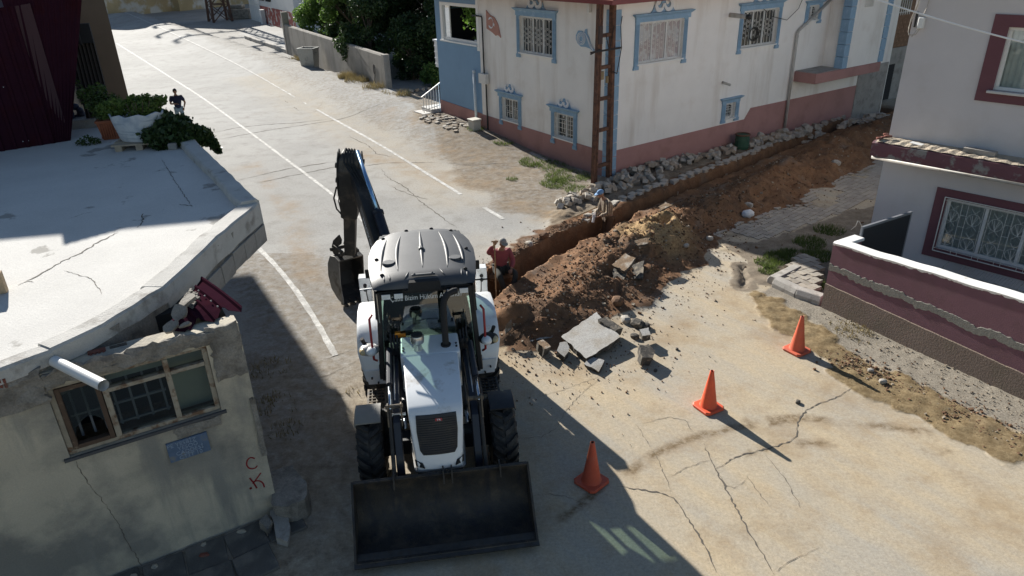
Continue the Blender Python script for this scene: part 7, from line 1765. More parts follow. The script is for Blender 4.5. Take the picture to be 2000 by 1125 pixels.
for (xa, y0, y1, bow) in ((0.0, 3.02, 4.62, 0), (-.36, 2.98, 4.45, -.045), (.36, 2.98, 4.52, .045), (-.62, 3.10, 4.35, -.03), (.62, 3.1, 4.35, .03)):
    b = MB(); pts, rs = [], []
    for k in range(13):
        t = k / 12; y = y0 + (y1 - y0) * t; x = xa * (1 - .10 * (y - 3.0)) + bow * math.sin(math.pi * t); r = 0.004 + 0.026 * math.sin(math.pi * t); pts.append((x, y, rz(x, y) - .004)); rs.append(r)
    b.tube(pts, rs, 8); b.build('roof_rib', M_roofg, rf, smooth=True)
b = MB(); b.tube([(0, 3.68, rz(0, 3.68) + .005), (0, 3.76, rz(0, 3.7) + .005)], .042, 10); b.build('rib_collar', M_roofg, rf)
for s in (-1, 1):
    b = MB(); c = (s * .50, 3.32, rz(.5, 3.32) + 0.008); b.loft([[(c[0] + .095 * k_ * math.cos(2 * math.pi * k / 20), c[1] + .085 * k_ * math.sin(2 * math.pi * k / 20), c[2] + dz) for k in range(20)] for k_, dz in ((1, -.03), (1, .008), (.92, .016))]); b.build('roof_disc', M_roofg, rf, auto=40)
for (x, y) in ((-.60, 4.42), (-.22, 4.68), (.20, 4.70), (.52, 4.58), (-.69, 3.55), (.70, 3.72), (-.60, 2.98), (.62, 2.98)):
    b = MB(); b.ball((x, y, rz(x, y) + .008), .034, .026, .022, 8, 5); b.build('roof_bolt', M_seat, rf, smooth=True)
for (x, dx) in ((-.58, .02), (-.50, .02), (-.2, -.08), (.24, .08), (.56, -.01), (.64, -.01)):
    b = MB(); b.tube([(x, 2.99, rz(x, 2.99) - .004), (x + dx * .5, 2.86, rz(x, 2.86) + .004), (x + dx, 2.745, rz(x, 2.745) - .002)], [.004, .013, .004], 6); b.build('roof_rib', M_roofg, rf, smooth=True)
b = MB(); b.bar((-.17, 2.80, 2.70), (.17, 2.80, 2.70), .045, .03); b.ball((-.13, 2.80, 2.715), .02, nu=6, nv=4); b.ball((.13, 2.80, 2.715), .02, nu=6, nv=4); b.build('roof_handle', M_roofg, rf, bevel=0.01)
b = MB(); b.hexa([(-.24, 2.655, 2.52), (.24, 2.655, 2.52), (.24, 2.85, 2.52), (-.24, 2.85, 2.52), (-.22, 2.665, 2.645), (.22, 2.665, 2.645), (.20, 2.80, 2.672), (-.20, 2.80, 2.672)]); b.build('roof_notch', M_seat, rf)
b = MB(); b.box(-.66, .66, 2.70, 2.86, 2.46, 2.553); LOx(b, 'light_bar', M_seat, bevel=0.01)
for x in (-.56, -.38, .38, .56):
    b = MB(); b.box(x - .075, x + .075, 2.66, 2.72, 2.405, 2.50); wl = LOx(b, 'work_light', M_seat, bevel=0.015)
    b = MB(); b.hexa([(x - .062, 2.655, 2.415), (x + .062, 2.655, 2.415), (x + .062, 2.665, 2.415), (x - .062, 2.665, 2.415), (x - .062, 2.655, 2.49), (x + .062, 2.655, 2.49), (x + .062, 2.665, 2.49), (x - .062, 2.665, 2.49)]); b.build('lens', M_lens, wl)
for s in (-1, 1):
    b = MB(); b.tube([(s * .70, 2.78, 2.50), (s * .70, 2.76, 2.0)], .010, 6); b.ball((s * .70, 2.76, 2.53), .035, .03, .02, 10, 6); b.tube([(s * .74, 3.0, 2.45), (s * .95, 3.05, 2.42)], .012, 6); LOx(b, 'antenna_rod', M_silver if s < 0 else M_seat)
    b = MB(); b.hexa([(s * .78, 3.95, 2.18), (s * .92, 3.97, 2.18), (s * .92, 4.0, 2.18), (s * .78, 4.0, 2.18), (s * .78, 3.93, 2.34), (s * .92, 3.95, 2.34), (s * .92, 3.99, 2.34), (s * .78, 3.99, 2.34)]); LOx(b, 'mirror', M_seat, bevel=0.01)
    b = MB(); b.tube([(s * .80, 2.80, 2.12), (s * .84, 2.74, 2.08), (s * .845, 2.72, 1.75), (s * .84, 2.70, 1.42), (s * .80, 2.76, 1.36)], .018, 8); LOx(b, 'handrail', M_redp, smooth=True)
# --- rear fenders with lamps
arc = [(2.98, .86), (3.02, 1.08), (3.12, 1.32), (3.30, 1.50), (3.55, 1.60), (3.95, 1.635), (4.35, 1.58), (4.62, 1.42), (4.72, 1.2)]
for s in (-1, 1):
    b = MB(); rings = []
    for i, (y, z) in enumerate(arc):
        nx_ = (z - .72, y - 3.95); cy, cz = (y - 3.95), (z - .72); l = math.hypot(cy, cz); uy, uz = cy / l, cz / l
        xo, xi = s * 1.115, s * .70
        if i < 2: xo = s * (1.02 + .05 * i)
        rings.append([(xi, y, z), (s * (abs(xo) - .05), y, z), (xo, y - uy * .025, z - uz * .025), (xo, y - uy * .13, z - uz * .13), (s * (abs(xo) - .03), y - uy * .13, z - uz * .13), (s * (abs(xo) - .06), y - uy * .05, z - uz * .05), (xi, y - uy * .04, z - uz * .04)])
    b.loft(rings); fd = LOx(b, 'rear_fender', M_lw, auto=40)
    b = MB(); b.hexa([(s * .70, 2.98, .80), (s * .99, 2.965, .82), (s * .99, 3.0, .82), (s * .70, 3.02, .80), (s * .70, 2.97, 1.05), (s * 1.03, 2.99, 1.05), (s * 1.03, 3.03, 1.05), (s * .70, 3.03, 1.05)]); b.build('fender_front', M_lw, fd)
    b = MB()
    for x, z in ((.78, .92), (.93, .93), (.84, .84)): b.cyl((s * x, 2.985, z), (s * x, 2.945, z), .014, n=8)
    b.build('bolts', M_lb, fd)
    b = MB(); b.tube([(s * .82, 3.10, 1.34), (s * .88, 2.95, 1.50), (s * .98, 2.92, 1.60), (s * 1.0, 2.9, 1.68)], .03, 8); LOx(b, 'lamp_bracket', M_seat)
    b = MB(); L0 = Vector((s * .90, 2.78, 1.55)); b.ball(L0, .155, .13, .085, 16, 10); hl_ = LOx(b, 'headlamp', mat('lamp_housing', (0.33, 0.33, 0.32), 0.4) if s < 0 else M_seat, smooth=True)
    b = MB(); b.ball(L0 + Vector((-s * .035, -.075, .012)), .085, .10, .068, 14, 9); b.build('lens', M_lens, hl_, smooth=True)
    b = MB(); b.ball(L0 + Vector((s * .09, -.055, .010)), .055, .085, .05, 12, 8); b.build('turn_signal', mat('pale_amber_lens', (0.55, 0.44, 0.25), 0.25), hl_, smooth=True)
    # front fenders and steps
    b = MB(); fa = [(1.56, 1.10), (1.64, 1.135), (1.74, 1.15), (1.86, 1.15), (1.97, 1.13)]
    b.loft([[(s * .76, y, z), (s * 1.11, y, z), (s * 1.125, y, z - .05), (s * 1.11, y, z - .06), (s * 1.10, y, z - .02), (s * .76, y, z - .02)] for y, z in fa]); 
    ff = LOx(b, 'front_fender', mat('dusty_plastic', (0.26, 0.25, 0.225), 0.6, 0.1, 5) if s < 0 else M_lb, auto=50)
    b = MB(); b.bar((s * .72, 1.82, .62), (s * .72, 1.82, 1.10), .05); b.bar((s * .72, 1.82, 1.10), (s * .95, 1.82, 1.12), .04); LOx(b, 'fender_stay', M_lb)
    st = MB(); st.bar((s * .74, 2.48, .75), (s * .74, 2.92, .75), .03); st.bar((s * 1.0, 2.48, .75), (s * 1.0, 2.92, .75), .03)
    for k in range(6): st.bar((s * .74, 2.5 + .08 * k, .755), (s * 1.0, 2.5 + .08 * k, .755), .018)
    for k in range(3): st.bar((s * (.80 + .07 * k), 2.48, .752), (s * (.80 + .07 * k), 2.92, .752), .015)
    LOx(st, 'step', M_bracket if s < 0 else M_lb)
    st = MB(); st.bar((s * .78, 2.22, .40), (s * .78, 2.62, .40), .03); st.bar((s * 1.04, 2.22, .40), (s * 1.04, 2.62, .40), .03)
    for k in range(6): st.bar((s * .78, 2.24 + .07 * k, .405), (s * 1.04, 2.24 + .07 * k, .405), .018)
    st.bar((s * 1.04, 2.22, .40), (s * 1.02, 2.5, .75), .02); LOx(st, 'step', mat('rusty_red_step', (0.17, 0.06, 0.045), 0.7, 0.2, 8))
    b = MB(); b.box(min(s * .47, s * .74), max(s * .47, s * .74), 2.1, 2.85, .42, .86); LOx(b, 'side_tank', M_bracket if s < 0 else M_lb, bevel=0.03)
# --- stabilisers
for s in (-1, 1):
    b = MB(); b.box(min(s * .93, s * 1.13), max(s * .93, s * 1.13), 4.93, 5.13, .35, 1.76); sb = LOx(b, 'stabiliser', M_lw, bevel=0.006)
    b = MB()
    for z in (1.62, 1.54): b.cyl((s * 1.03, 4.935, z), (s * 1.03, 4.905, z), .032, n=12)
    b.build('marker_light', M_seat, sb); b = MB(); b.box(min(s * .96, s * 1.10), max(s * .96, s * 1.10), 4.96, 5.10, .06, .35); b.box(min(s * .88, s * 1.18), max(s * .88, s * 1.18), 4.86, 5.2, .0, .06); b.build('leg', M_lb, sb)
    b = MB(); b.tube([(s * 1.02, 4.905, 1.53), (s * 1.01, 4.90, 1.35), (s * .95, 4.91, 1.1), (s * .93, 4.9, 1.0)], .008, 5); b.build('cable', M_seat, sb)
# --- backhoe: kingpost, boom, dipper, bucket
FT, AP = Vector((-.50, 5.35, 0.95)), Vector((-1.18, 7.55, 3.14))
b = MB(); b.box(-.72, -.28, 5.14, 5.42, .55, 1.25); LOx(b, 'kingpost', M_hoe, bevel=0.02)
bd = (AP - FT).normalized(); bx = bd.cross(Vector((0, 0, 1))).normalized(); bu = bx.cross(bd).normalized()
BP = lambda t, w, h: FT + bd * ((AP - FT).length * t) + bx * w + bu * h
b = MB(); rings = []
for t, w, h, o in ((-.02, .16, .12, 0), (.12, .17, .20, .03), (.35, .16, .24, .08), (.6, .155, .22, .08), (.85, .145, .17, .03), (1.0, .14, .13, 0), (1.05, .13, .08, -.01)):
    rings.append([BP(t, -w, o - h), BP(t, w, o - h), BP(t, w, o + h), BP(t, -w, o + h)])
b.loft(rings); boom = LOx(b, 'boom', M_hoe, bevel=0.008)
b = MB()
for sg in (-1, 1): b.add([BP(t, sg * .172 * (1 - .13 * t), h) for t, h in ((.22, -.05), (.66, -.02), (.66, .19), (.22, .21))], [(0, 1, 2, 3)])
b.build('name_strip', M_hoeg, boom, recalc=False)
side = -bx
Mt = Matrix(((bd.x, bu.x, -bx.x, 0), (bd.y, bu.y, -bx.y, 0), (bd.z, bu.z, -bx.z, 0), (0, 0, 0, 1))); Mt.translation = BP(.44, -.172, .03)
Mt2 = Mt.copy()
for r_ in range(3): Mt2[r_][0], Mt2[r_][1] = -Mt[r_][0], -Mt[r_][1]
text('boom_lettering', 'HİDROMEK', .16, Mt2 @ TR(0, -.12, 0.003), M_letter, boom, 0.001, sx=1.1)
b = MB(); c0, c1, c2 = BP(.18, .05, .42), BP(.56, .05, .42), BP(1.0, .05, .36); b.tube([c0, c1], .10, 12); b.tube([c1 - bd * .06, c1], .115, 12); dc = LOx(b, 'dipper_cylinder', M_navy)
b = MB(); b.tube([c1, c2], .042, 12); b.build('rod', mat('blue_chrome', (0.32, 0.50, 0.72), 0.2, metal=0.9), dc, smooth=True)
DH, DE = Vector((-1.22, 7.50, 3.26)), Vector((-1.50, 7.78, 1.08))
dd_ = (DE - DH).normalized(); dxv = Vector((1, -.12, 0)).normalized(); dxv = (dxv - dd_ * dxv.dot(dd_)).normalized(); dyv = dd_.cross(dxv).normalized()
if dyv.y > 0: dyv = -dyv
Ld = (DE - DH).length
DP = lambda t, w, h: DH + dd_ * (Ld * t) + dxv * w + dyv * h
b = MB(); rings = []
for t, w, h0, h1 in ((-.05, .14, -.06, .12), (.0, .19, -.16, .22), (.10, .20, -.22, .28), (.30, .19, -.22, .24), (.58, .165, -.19, .18), (.60, .12, -.14, .14), (.85, .115, -.12, .12), (1.0, .11, -.10, .10)):
    rings.append([DP(t, -w, h0), DP(t, w, h0), DP(t, w, h1), DP(t, -w, h1)])
b.loft(rings); dip = LOx(b, 'dipper', M_hoe, bevel=0.01)
b = MB()
for w in (-.22, .22): b.prism([(-.06, -.02), (.02, -.16), (.14, -.22), (.34, -.20), (.38, .10), (.2, .27), (.04, .25), (-.05, .12)], w - .012, w + .012, lambda t, h, x: DP(t, x, h))
for t, h in ((.07, .14), (.22, .1), (.05, -.05)): b.cyl(DP(t, -.27, h), DP(t, .27, h), .055, n=10)
b.build('head_plates', M_hoe, dip)
b = MB()
for k in range(4): b.tube([BP(.70, .10 - .05 * k, .22), DP(.02, .10 - .06 * k, .24), DP(-.045, .09 - .06 * k, .14), DP(-.07, .08 - .055 * k, .0), DP(-.03, .06 - .05 * k, -.17), DP(.15, .05 - .05 * k, -.26)], .02, 6)
b.tube([DP(.30, -.18, -.05), DP(.34, -.30, -.12), DP(.46, -.36, -.15), DP(.56, -.30, -.12), DP(.60, -.20, -.08)], .018, 6); b.tube([DP(.31, -.18, -.1), DP(.35, -.25, -.18), DP(.50, -.27, -.2), DP(.58, -.2, -.1)], .014, 6); b.build('hoses', M_seat, dip)
b = MB(); b.tube([DP(.34, -.12, -.32), DP(.62, -.13, -.30)], .065, 10); bc = LOx(b, 'bucket_cylinder', M_hoe)
b = MB(); b.tube([DP(.62, -.13, -.30), DP(.86, -.14, -.29)], .028, 10); b.build('rod', M_chrome, bc, smooth=True)
Mk = Matrix.Translation(DE + Vector((-.03, 0, 0.03))) @ Matrix.Rotation(R_(34), 4, 'Z') @ Matrix.Rotation(R_(4), 4, 'Y') @ Matrix.Diagonal((1.18, 1.05, 1.05, 1))
b = MB(Mk)
for x in (-.13, .11): b.prism([(.02, .30), (.10, .38), (.34, .20), (.42, .05), (.36, .0), (.05, .20)], x, x + .025, lambda y, z, w: (w, y, z))
b.prism([(-.06, .08), (.10, .10), (.30, .12), (.40, .02), (.30, -.08), (.0, -.10)], -.16, -.13, lambda y, z, w: (w, y, z)); b.prism([(-.06, .08), (.10, .10), (.30, .12), (.40, .02), (.30, -.08), (.0, -.10)], .13, .16, lambda y, z, w: (w, y, z)); b.cyl((-.2, 0, 0), (.2, 0, 0), .04, n=10); b.cyl((-.2, .33, .02), (.2, .33, .02), .04, n=10); LOx(b, 'bucket_linkage', M_hoe)
bp_ = [(-.08, -.10), (.08, -.05), (.26, -.08), (.38, -.28), (.40, -.55), (.30, -.82), (.06, -.98), (-.16, -1.03)]
def off(pl, d):
    c = Vector((.12, -.55)); return [((p[0] - c.x) * (1 - d) + c.x, (p[1] - c.y) * (1 - d) + c.y) for p in pl]
b = MB(Mk); inn = off(bp_, .07); b.prism(bp_ + [(-.155, -1.01)] + inn[::-1][1:], -.235, .235, lambda y, z, w: (w, y, z)); rb = LOx(b, 'rear_bucket', M_hoe)
for x in (-.255, .235):
    b = MB(Mk); b.prism(bp_ + [(-.07, -.60)], x, x + .02, lambda y, z, w: (w, y, z)); b.build('side_plate', M_hoeg if x < 0 else M_hoe, rb)
for k in range(4):
    b = MB(Mk); x = -.22 + .147 * k - .03; b.hexa([(x, -.05, -1.06), (x + .06, -.05, -1.06), (x + .06, -.05, -.97), (x, -.05, -.97), (x + .01, -.27, -1.045), (x + .05, -.27, -1.045), (x + .05, -.27, -1.015), (x + .01, -.27, -1.015)]); b.build('tooth', M_dsteel, rb)
# ================================================================ PEOPLE
def skin_geo(V, E, R, root=0, lev=1):
    me = bpy.data.meshes.new('skin_tmp'); me.from_pydata([tuple(v) for v in V], E, []); me.update()
    o = bpy.data.objects.new('skin_tmp', me); COL.objects.link(o)
    sk = o.modifiers.new('skin', 'SKIN'); sk.use_smooth_shade = True
    if not me.skin_vertices: 
        bpy.context.view_layer.objects.active = o; bpy.ops.object.skin_root_mark
    for i, d in enumerate(me.skin_vertices[0].data):
        d.radius = (R[i], R[i]) if not isinstance(R[i], tuple) else R[i]; d.use_root = (i == root)
    ss = o.modifiers.new('sub', 'SUBSURF'); ss.levels = lev; ss.render_levels = lev
    bpy.context.view_layer.update()
    m2 = bpy.data.meshes.new_from_object(o.evaluated_get(bpy.context.evaluated_depsgraph_get()))
    vs = [v.co.copy() for v in m2.vertices]; fs = [tuple(p.vertices) for p in m2.polygons]
    bpy.data.objects.remove(o); bpy.data.meshes.remove(me); bpy.data.meshes.remove(m2)
    return vs, fs
def hand(b, wr, el, grip=None, curl=0.5, side=1):
    d = (wr - el).normalized()
    n = Vector((0, 0, 1)) if abs(d.z) < .8 else Vector((0, -1, 0)); s = d.cross(n).normalized() * side; n = s.cross(d).normalized() * side
    pc = wr + d * .045
    b.ball(pc, .040, .018, .048, 8, 6, Matrix((s, n, d)).transposed())
    for k, (w, l) in enumerate(((-.030, .070), (-.010, .080), (.011, .074), (.031, .058))):
        p0 = pc + s * w + d * .032; p1 = p0 + d * l * .5 - n * l * .35 * curl; p2 = p1 + d * l * .4 * (1 - curl) - n * l * .5 * curl
        b.tube([p0, p1, p2], [.0095, .009, .007], 5)
    p0 = pc - s * .03 - d * .012; b.tube([p0, p0 - s * .025 + d * .028 - n * .01, p0 - s * .02 + d * .058 - n * .03 * curl], [.011, .010, .008], 5)
def person(name, label, J, skin, shirt, trousers, shoes, sleeve='short', face=Vector((0, -1, 0)), tilt=0.0, hair=None, cap=None, curl=(0.4, 0.4), group=None):
    J = {k: Vector(v) for k, v in J.items()}
    chain = ['pelvis', 'waist', 'chest', 'neck', 'headb', 'shL', 'elL', 'wrL', 'shR', 'elR', 'wrR', 'hipL', 'knL', 'anL', 'toL', 'hipR', 'knR', 'anR', 'toR']
    ix = {k: i for i, k in enumerate(chain)}
    lk = [('pelvis', 'waist'), ('waist', 'chest'), ('chest', 'neck'), ('neck', 'headb'), ('chest', 'shL'), ('shL', 'elL'), ('elL', 'wrL'), ('chest', 'shR'), ('shR', 'elR'), ('elR', 'wrR'),
          ('pelvis', 'hipL'), ('hipL', 'knL'), ('knL', 'anL'), ('anL', 'toL'), ('pelvis', 'hipR'), ('hipR', 'knR'), ('knR', 'anR'), ('anR', 'toR')]
    rad = dict(pelvis=.125, waist=.115, chest=.135, neck=.055, headb=.05, shL=.068, elL=.043, wrL=.029, shR=.068, elR=.043, wrR=.029, hipL=.088, knL=.058, anL=.038, toL=.035, hipR=.088, knR=.058, anR=.038, toR=.035)
    b = MB(); vs, fs = skin_geo([J[k] for k in chain], [(ix[a], ix[c]) for a, c in lk], [rad[k] for k in chain], lev=2); b.add(vs, fs)
    f = face.normalized(); up = Vector((0, 0, 1)); sx = f.cross(up).normalized(); upf = (up + f * tilt).normalized(); f = (f - upf * f.dot(upf)).normalized(); HM = Matrix((sx, f, upf)).transposed()
    hc = J['headb'] + upf * .10 + f * .015
    b.ball(hc, .074, .094, .112, 14, 11, HM); b.ball(hc + f * .035 - upf * .065, .048, .055, .045, 10, 7, HM)
    b.tube([hc + f * .085 + upf * .02, hc + f * .112 - upf * .02, hc + f * .088 - upf * .028], [.008, .015, .012], 6)
    for s in (-1, 1):
        b.ball(hc + sx * s * .075 - upf * .01, .010, .022, .032, 7, 5, HM); b.ball(hc + sx * s * .030 + f * .080 + upf * .012, .014, .010, .009, 7, 5, HM)
    b.ball(hc + f * .086 - upf * .058, .024, .010, .007, 8, 5, HM)
    hand(b, J['wrL'], J['elL'], curl=curl[0], side=-1); hand(b, J['wrR'], J['elR'], curl=curl[1], side=1)
    body = b.build(name, skin, None, smooth=True); tag(body, label, 'person', group)
    def cloth(nm, keys, links, grow, material, extra=None):
        k2 = {k: i for i, k in enumerate(keys)}; V = [J[k] if isinstance(k, str) else k[0] for k in keys]
        R = [rad.get(k, .05) + grow if isinstance(k, str) else k[1] for k in keys]
        vs, fs = skin_geo(V, [(k2[a], k2[c]) for a, c in links], R, lev=2); q = MB(); q.add(vs, fs); return q.build(nm, material, body, smooth=True)
    mid = lambda a, c, t: (J[a].lerp(J[c], t))
    J['upL'], J['upR'] = mid('shL', 'elL', .75), mid('shR', 'elR', .75); rad['upL'] = rad['upR'] = .052
    J['cuL'], J['cuR'] = mid('elL', 'wrL', .88), mid('elR', 'wrR', .88); rad['cuL'] = rad['cuR'] = .036
    J['coll'] = mid('chest', 'neck', .7); rad['coll'] = .07; J['hem'] = mid('pelvis', 'waist', -.25); rad['hem'] = .125
    J['shoL'], J['shoR'] = mid('knL', 'anL', .97), mid('knR', 'anR', .97); rad['shoL'] = rad['shoR'] = .045
    if sleeve == 'short': cloth('shirt', ['waist', 'hem', 'chest', 'coll', 'shL', 'upL', 'shR', 'upR'], [('waist', 'hem'), ('waist', 'chest'), ('chest', 'coll'), ('chest', 'shL'), ('shL', 'upL'), ('chest', 'shR'), ('shR', 'upR')], .022, shirt)
    else: cloth('shirt', ['waist', 'hem', 'chest', 'coll', 'shL', 'elL', 'cuL', 'shR', 'elR', 'cuR'], [('waist', 'hem'), ('waist', 'chest'), ('chest', 'coll'), ('chest', 'shL'), ('shL', 'elL'), ('elL', 'cuL'), ('chest', 'shR'), ('shR', 'elR'), ('elR', 'cuR')], .020, shirt)
    cloth('trousers', ['pelvis', 'hipL', 'knL', 'shoL', 'hipR', 'knR', 'shoR'], [('pelvis', 'hipL'), ('hipL', 'knL'), ('knL', 'shoL'), ('pelvis', 'hipR'), ('hipR', 'knR'), ('knR', 'shoR')], .016, trousers)
    for s in 'LR':
        q = MB(); a, t = J['an' + s], J['to' + s]; d = (t - a); q.ball(a.lerp(t, .55) - Vector((0, 0, .01)), .045, .135, .045, 10, 7, Matrix((d.normalized().cross(Vector((0, 0, 1))).normalized(), d.normalized(), Vector((0, 0, 1)))).transposed()); q.build('shoe', shoes, body, smooth=True)
    if hair: q = MB(); q.ball(hc + upf * .028 - f * .012, .082, .098, .098, 12, 9, HM); q.build('hair', hair, body, smooth=True)
    if cap:
        q = MB(); q.ball(hc + upf * .045 - f * .008, .084, .102, .080, 14, 9, HM); n = 9
        rim = [hc + upf * .045 + sx * (.078 * math.cos(R_(180 - 22.5 * k))) + f * (.085 + .085 * math.sin(R_(22.5 * k))) - upf * .012 * math.sin(R_(22.5 * k)) for k in range(n)]
        inn_ = [hc + upf * .05 + sx * (.08 * math.cos(R_(180 - 22.5 * k))) + f * .045 * (1 + math.sin(R_(22.5 * k))) for k in range(n)]
        q.loft([inn_, rim, [p - upf * .008 for p in rim], [p - upf * .008 for p in inn_]], closed=False); q.build('cap', cap, body, smooth=True)
    return body, J
SK = mat('skin_tan', (0.30, 0.165, 0.105), 0.6, 0.06, 20)
M_nav = mat('navy_cotton', (0.012, 0.016, 0.045), 0.9, 0.15, 14); M_jean = mat('pale_jeans', (0.22, 0.30, 0.36), 0.9, 0.15, 12)
M_rsh = mat('faded_red_shirt', (0.27, 0.065, 0.075), 0.9, 0.14, 10); M_ktr = mat('dark_olive_trousers', (0.035, 0.036, 0.032), 0.9, 0.2, 8)
M_shoe = mat('dark_shoe', (0.025, 0.022, 0.02), 0.7); M_hair = mat('black_hair', (0.012, 0.010, 0.009), 0.7)
M_gcap = mat('grey_cap', (0.30, 0.29, 0.27), 0.9, 0.1, 10); M_bcap = mat('blue_cap', (0.16, 0.30, 0.52), 0.85, 0.1, 10)
# plaid shirt: woven stripes across the cloth
M_plaid = bpy.data.materials.new('plaid_cotton'); M_plaid.use_nodes = True
N, L = M_plaid.node_tree.nodes, M_plaid.node_tree.links
tc = N.new('ShaderNodeTexCoord'); w1 = N.new('ShaderNodeTexWave'); w1.inputs['Scale'].default_value = 5.0; w1.bands_direction = 'X'; w2 = N.new('ShaderNodeTexWave'); w2.inputs['Scale'].default_value = 3.5; w2.bands_direction = 'Z'
L.new(tc.outputs['Object'], w1.inputs[0]); L.new(tc.outputs['Object'], w2.inputs[0])
mx = N.new('ShaderNodeMix'); mx.data_type = 'RGBA'; mx.inputs[6].default_value = (0.11, 0.075, 0.055, 1); mx.inputs[7].default_value = (0.48, 0.40, 0.29, 1); L.new(w1.outputs['Fac'], mx.inputs[0])
my = N.new('ShaderNodeMix'); my.data_type = 'RGBA'; my.inputs[7].default_value = (0.17, 0.12, 0.09, 1); L.new(w2.outputs['Fac'], my.inputs[0]); L.new(mx.outputs[2], my.inputs[6])
mr = N.new('ShaderNodeMath'); mr.operation = 'MULTIPLY'; mr.inputs[1].default_value = 0.45; L.new(w2.outputs['Fac'], mr.inputs[0]); L.new(mr.outputs[0], my.inputs[0])
L.new(my.outputs[2], N['Principled BSDF'].inputs['Base Color']); N['Principled BSDF'].inputs['Roughness'].default_value = 0.9

# man with phone on the road, seen over the plants
mp_ = Vector((-14.15, 31.35, 0.0)); fa = Vector((0.42, -0.9, 0)).normalized(); sd = Vector((fa.y, -fa.x, 0))   # sd: to his left... screen left is +sd
def loc_(o, f, s): return lambda a, c, z: o + s * a + f * c + Vector((0, 0, z))
q = loc_(mp_, fa, Vector((-fa.y, fa.x, 0)))       # a>0 = screen right
b_, J_ = person('person', 'man in navy t-shirt and jeans looking at a phone on the sunny road',
    dict(pelvis=q(0, 0, .95), waist=q(0, .01, 1.10), chest=q(0, .0, 1.32), neck=q(0, 0, 1.50), headb=q(0, .03, 1.56), shL=q(.20, 0, 1.41), elL=q(.31, -.06, 1.14), wrL=q(.22, .08, .95),
         shR=q(-.20, 0, 1.41), elR=q(-.27, .02, 1.14), wrR=q(-.06, .24, 1.17), hipL=q(.10, 0, .90), knL=q(.11, .03, .50), anL=q(.12, 0, .09), toL=q(.13, .15, .04), hipR=q(-.10, 0, .90), knR=q(-.11, .02, .50), anR=q(-.12, -.02, .09), toR=q(-.13, .14, .04)),
    SK, M_nav, M_jean, M_shoe, face=fa + Vector((0, 0, -.0)), tilt=0.25, hair=M_hair, curl=(.6, .7))
b = MB(); ph = q(0.03, .30, 1.20); b.box(-.036, .036, -.07, .07, -.005, .005); o = b.build('mobile_phone', mat('phone_black', (0.01, 0.01, 0.012), 0.2), None, bevel=0.003); o.location = ph; o.rotation_euler = (0.5, 0.1, math.atan2(fa.y, fa.x) + 1.57); tag(o, 'black mobile phone in the hand of the man in navy', 'phone')

# worker in red sitting on the rim of the trench with a shovel
ro = Vector((-0.25, 15.42, 0.0)); f2 = Vector((0.22, -0.97, 0)).normalized(); q = loc_(ro, f2, Vector((-f2.y, f2.x, 0)))
person('person', 'worker in faded red jumper and grey cap sitting on the trench rim',
    dict(pelvis=q(0, 0, .10), waist=q(0, .03, .25), chest=q(0, .07, .46), neck=q(0.01, .12, .64), headb=q(0.02, .16, .70), shL=q(.19, .07, .55), elL=q(.27, .16, .30), wrL=q(.17, .36, .20),
         shR=q(-.19, .07, .55), elR=q(-.33, .20, .60), wrR=q(-.20, .26, .80), hipL=q(.11, .06, .08), knL=q(.27, .42, .10), anL=q(.10, .60, -.33), toL=q(.10, .75, -.38), hipR=q(-.11, .06, .08), knR=q(-.12, .45, .06), anR=q(.0, .56, -.38), toR=q(.02, .71, -.44)),
    SK, M_rsh, M_ktr, M_shoe, sleeve='long', face=f2 + Vector((.25, 0, 0)), tilt=0.22, cap=M_gcap, curl=(.6, 1.0))
b = MB(); sh0, sh1 = q(-.19, .30, .90), q(-.26, .62, -.62); b.tube([sh0, sh1], .017, 8); b.tube([sh0 - Vector((.07, 0, 0)), sh0 + Vector((.09, 0, 0.01))], .018, 8)
M_hnd = mat('wood_handle', (0.36, 0.22, 0.11), 0.7, 0.2, 14)
sv = empty('shovel', sh1, 0, 'shovel with long wooden handle held upright by the worker in red', 'shovel'); b.v = [v - sh1 for v in b.v]; b.build('handle', M_hnd, sv)
b = MB(); b.hexa([(-.10, -.01, -.28), (.10, -.01, -.28), (.10, .01, -.28), (-.10, .01, -.28), (-.11, -.03, 0), (.11, -.03, 0), (.11, -.01, 0), (-.11, -.01, 0)]); b.build('blade', M_rust, sv)
sb_ = rubble_blob('earth_step', q(0, -.02, -.12), (.34, .26, .13), 77, M_clod[0], None, 3, .3); tag(sb_, 'lump of earth the red worker sits on', 'earth lump')
# worker in the trench, blue cap
wo = Vector((2.72, 18.62, -0.80)); f3 = Vector((-0.93, -0.30, 0)).normalized(); q = loc_(wo, f3, Vector((-f3.y, f3.x, 0)))      # a>0: to his left
person('person', 'worker in plaid shirt and light blue cap standing in the trench, seen from the side',
    dict(pelvis=q(0, 0, .92), waist=q(0, .03, 1.07), chest=q(0, .09, 1.29), neck=q(0, .17, 1.47), headb=q(0, .22, 1.52), shL=q(.20, .09, 1.38), elL=q(.24, .14, 1.10), wrL=q(.14, .36, 1.02),
         shR=q(-.20, .09, 1.38), elR=q(-.24, .16, 1.10), wrR=q(-.10, .38, 1.00), hipL=q(.10, 0, .87), knL=q(.12, .06, .47), anL=q(.12, -.02, .09), toL=q(.12, .13, .04), hipR=q(-.10, 0, .87), knR=q(-.12, .06, .47), anR=q(-.12, -.02, .09), toR=q(-.12, .13, .04)),
    SK, M_plaid, mat('brown_work_trousers', (0.11, 0.07, 0.045), 0.9, 0.2, 8), M_shoe, sleeve='long', face=f3, tilt=0.35, cap=M_bcap, curl=(.9, .9))
gl = empty('work_glove', q(.04, .46, 1.0), 0, 'white work glove held by the worker in the plaid shirt', 'glove'); b = MB(); b.ball((0, 0, 0), .05, .035, .06, 8, 6); b.tube([(0, 0, -.03), (-.03, -.02, -.16)], [.045, .035], 8)
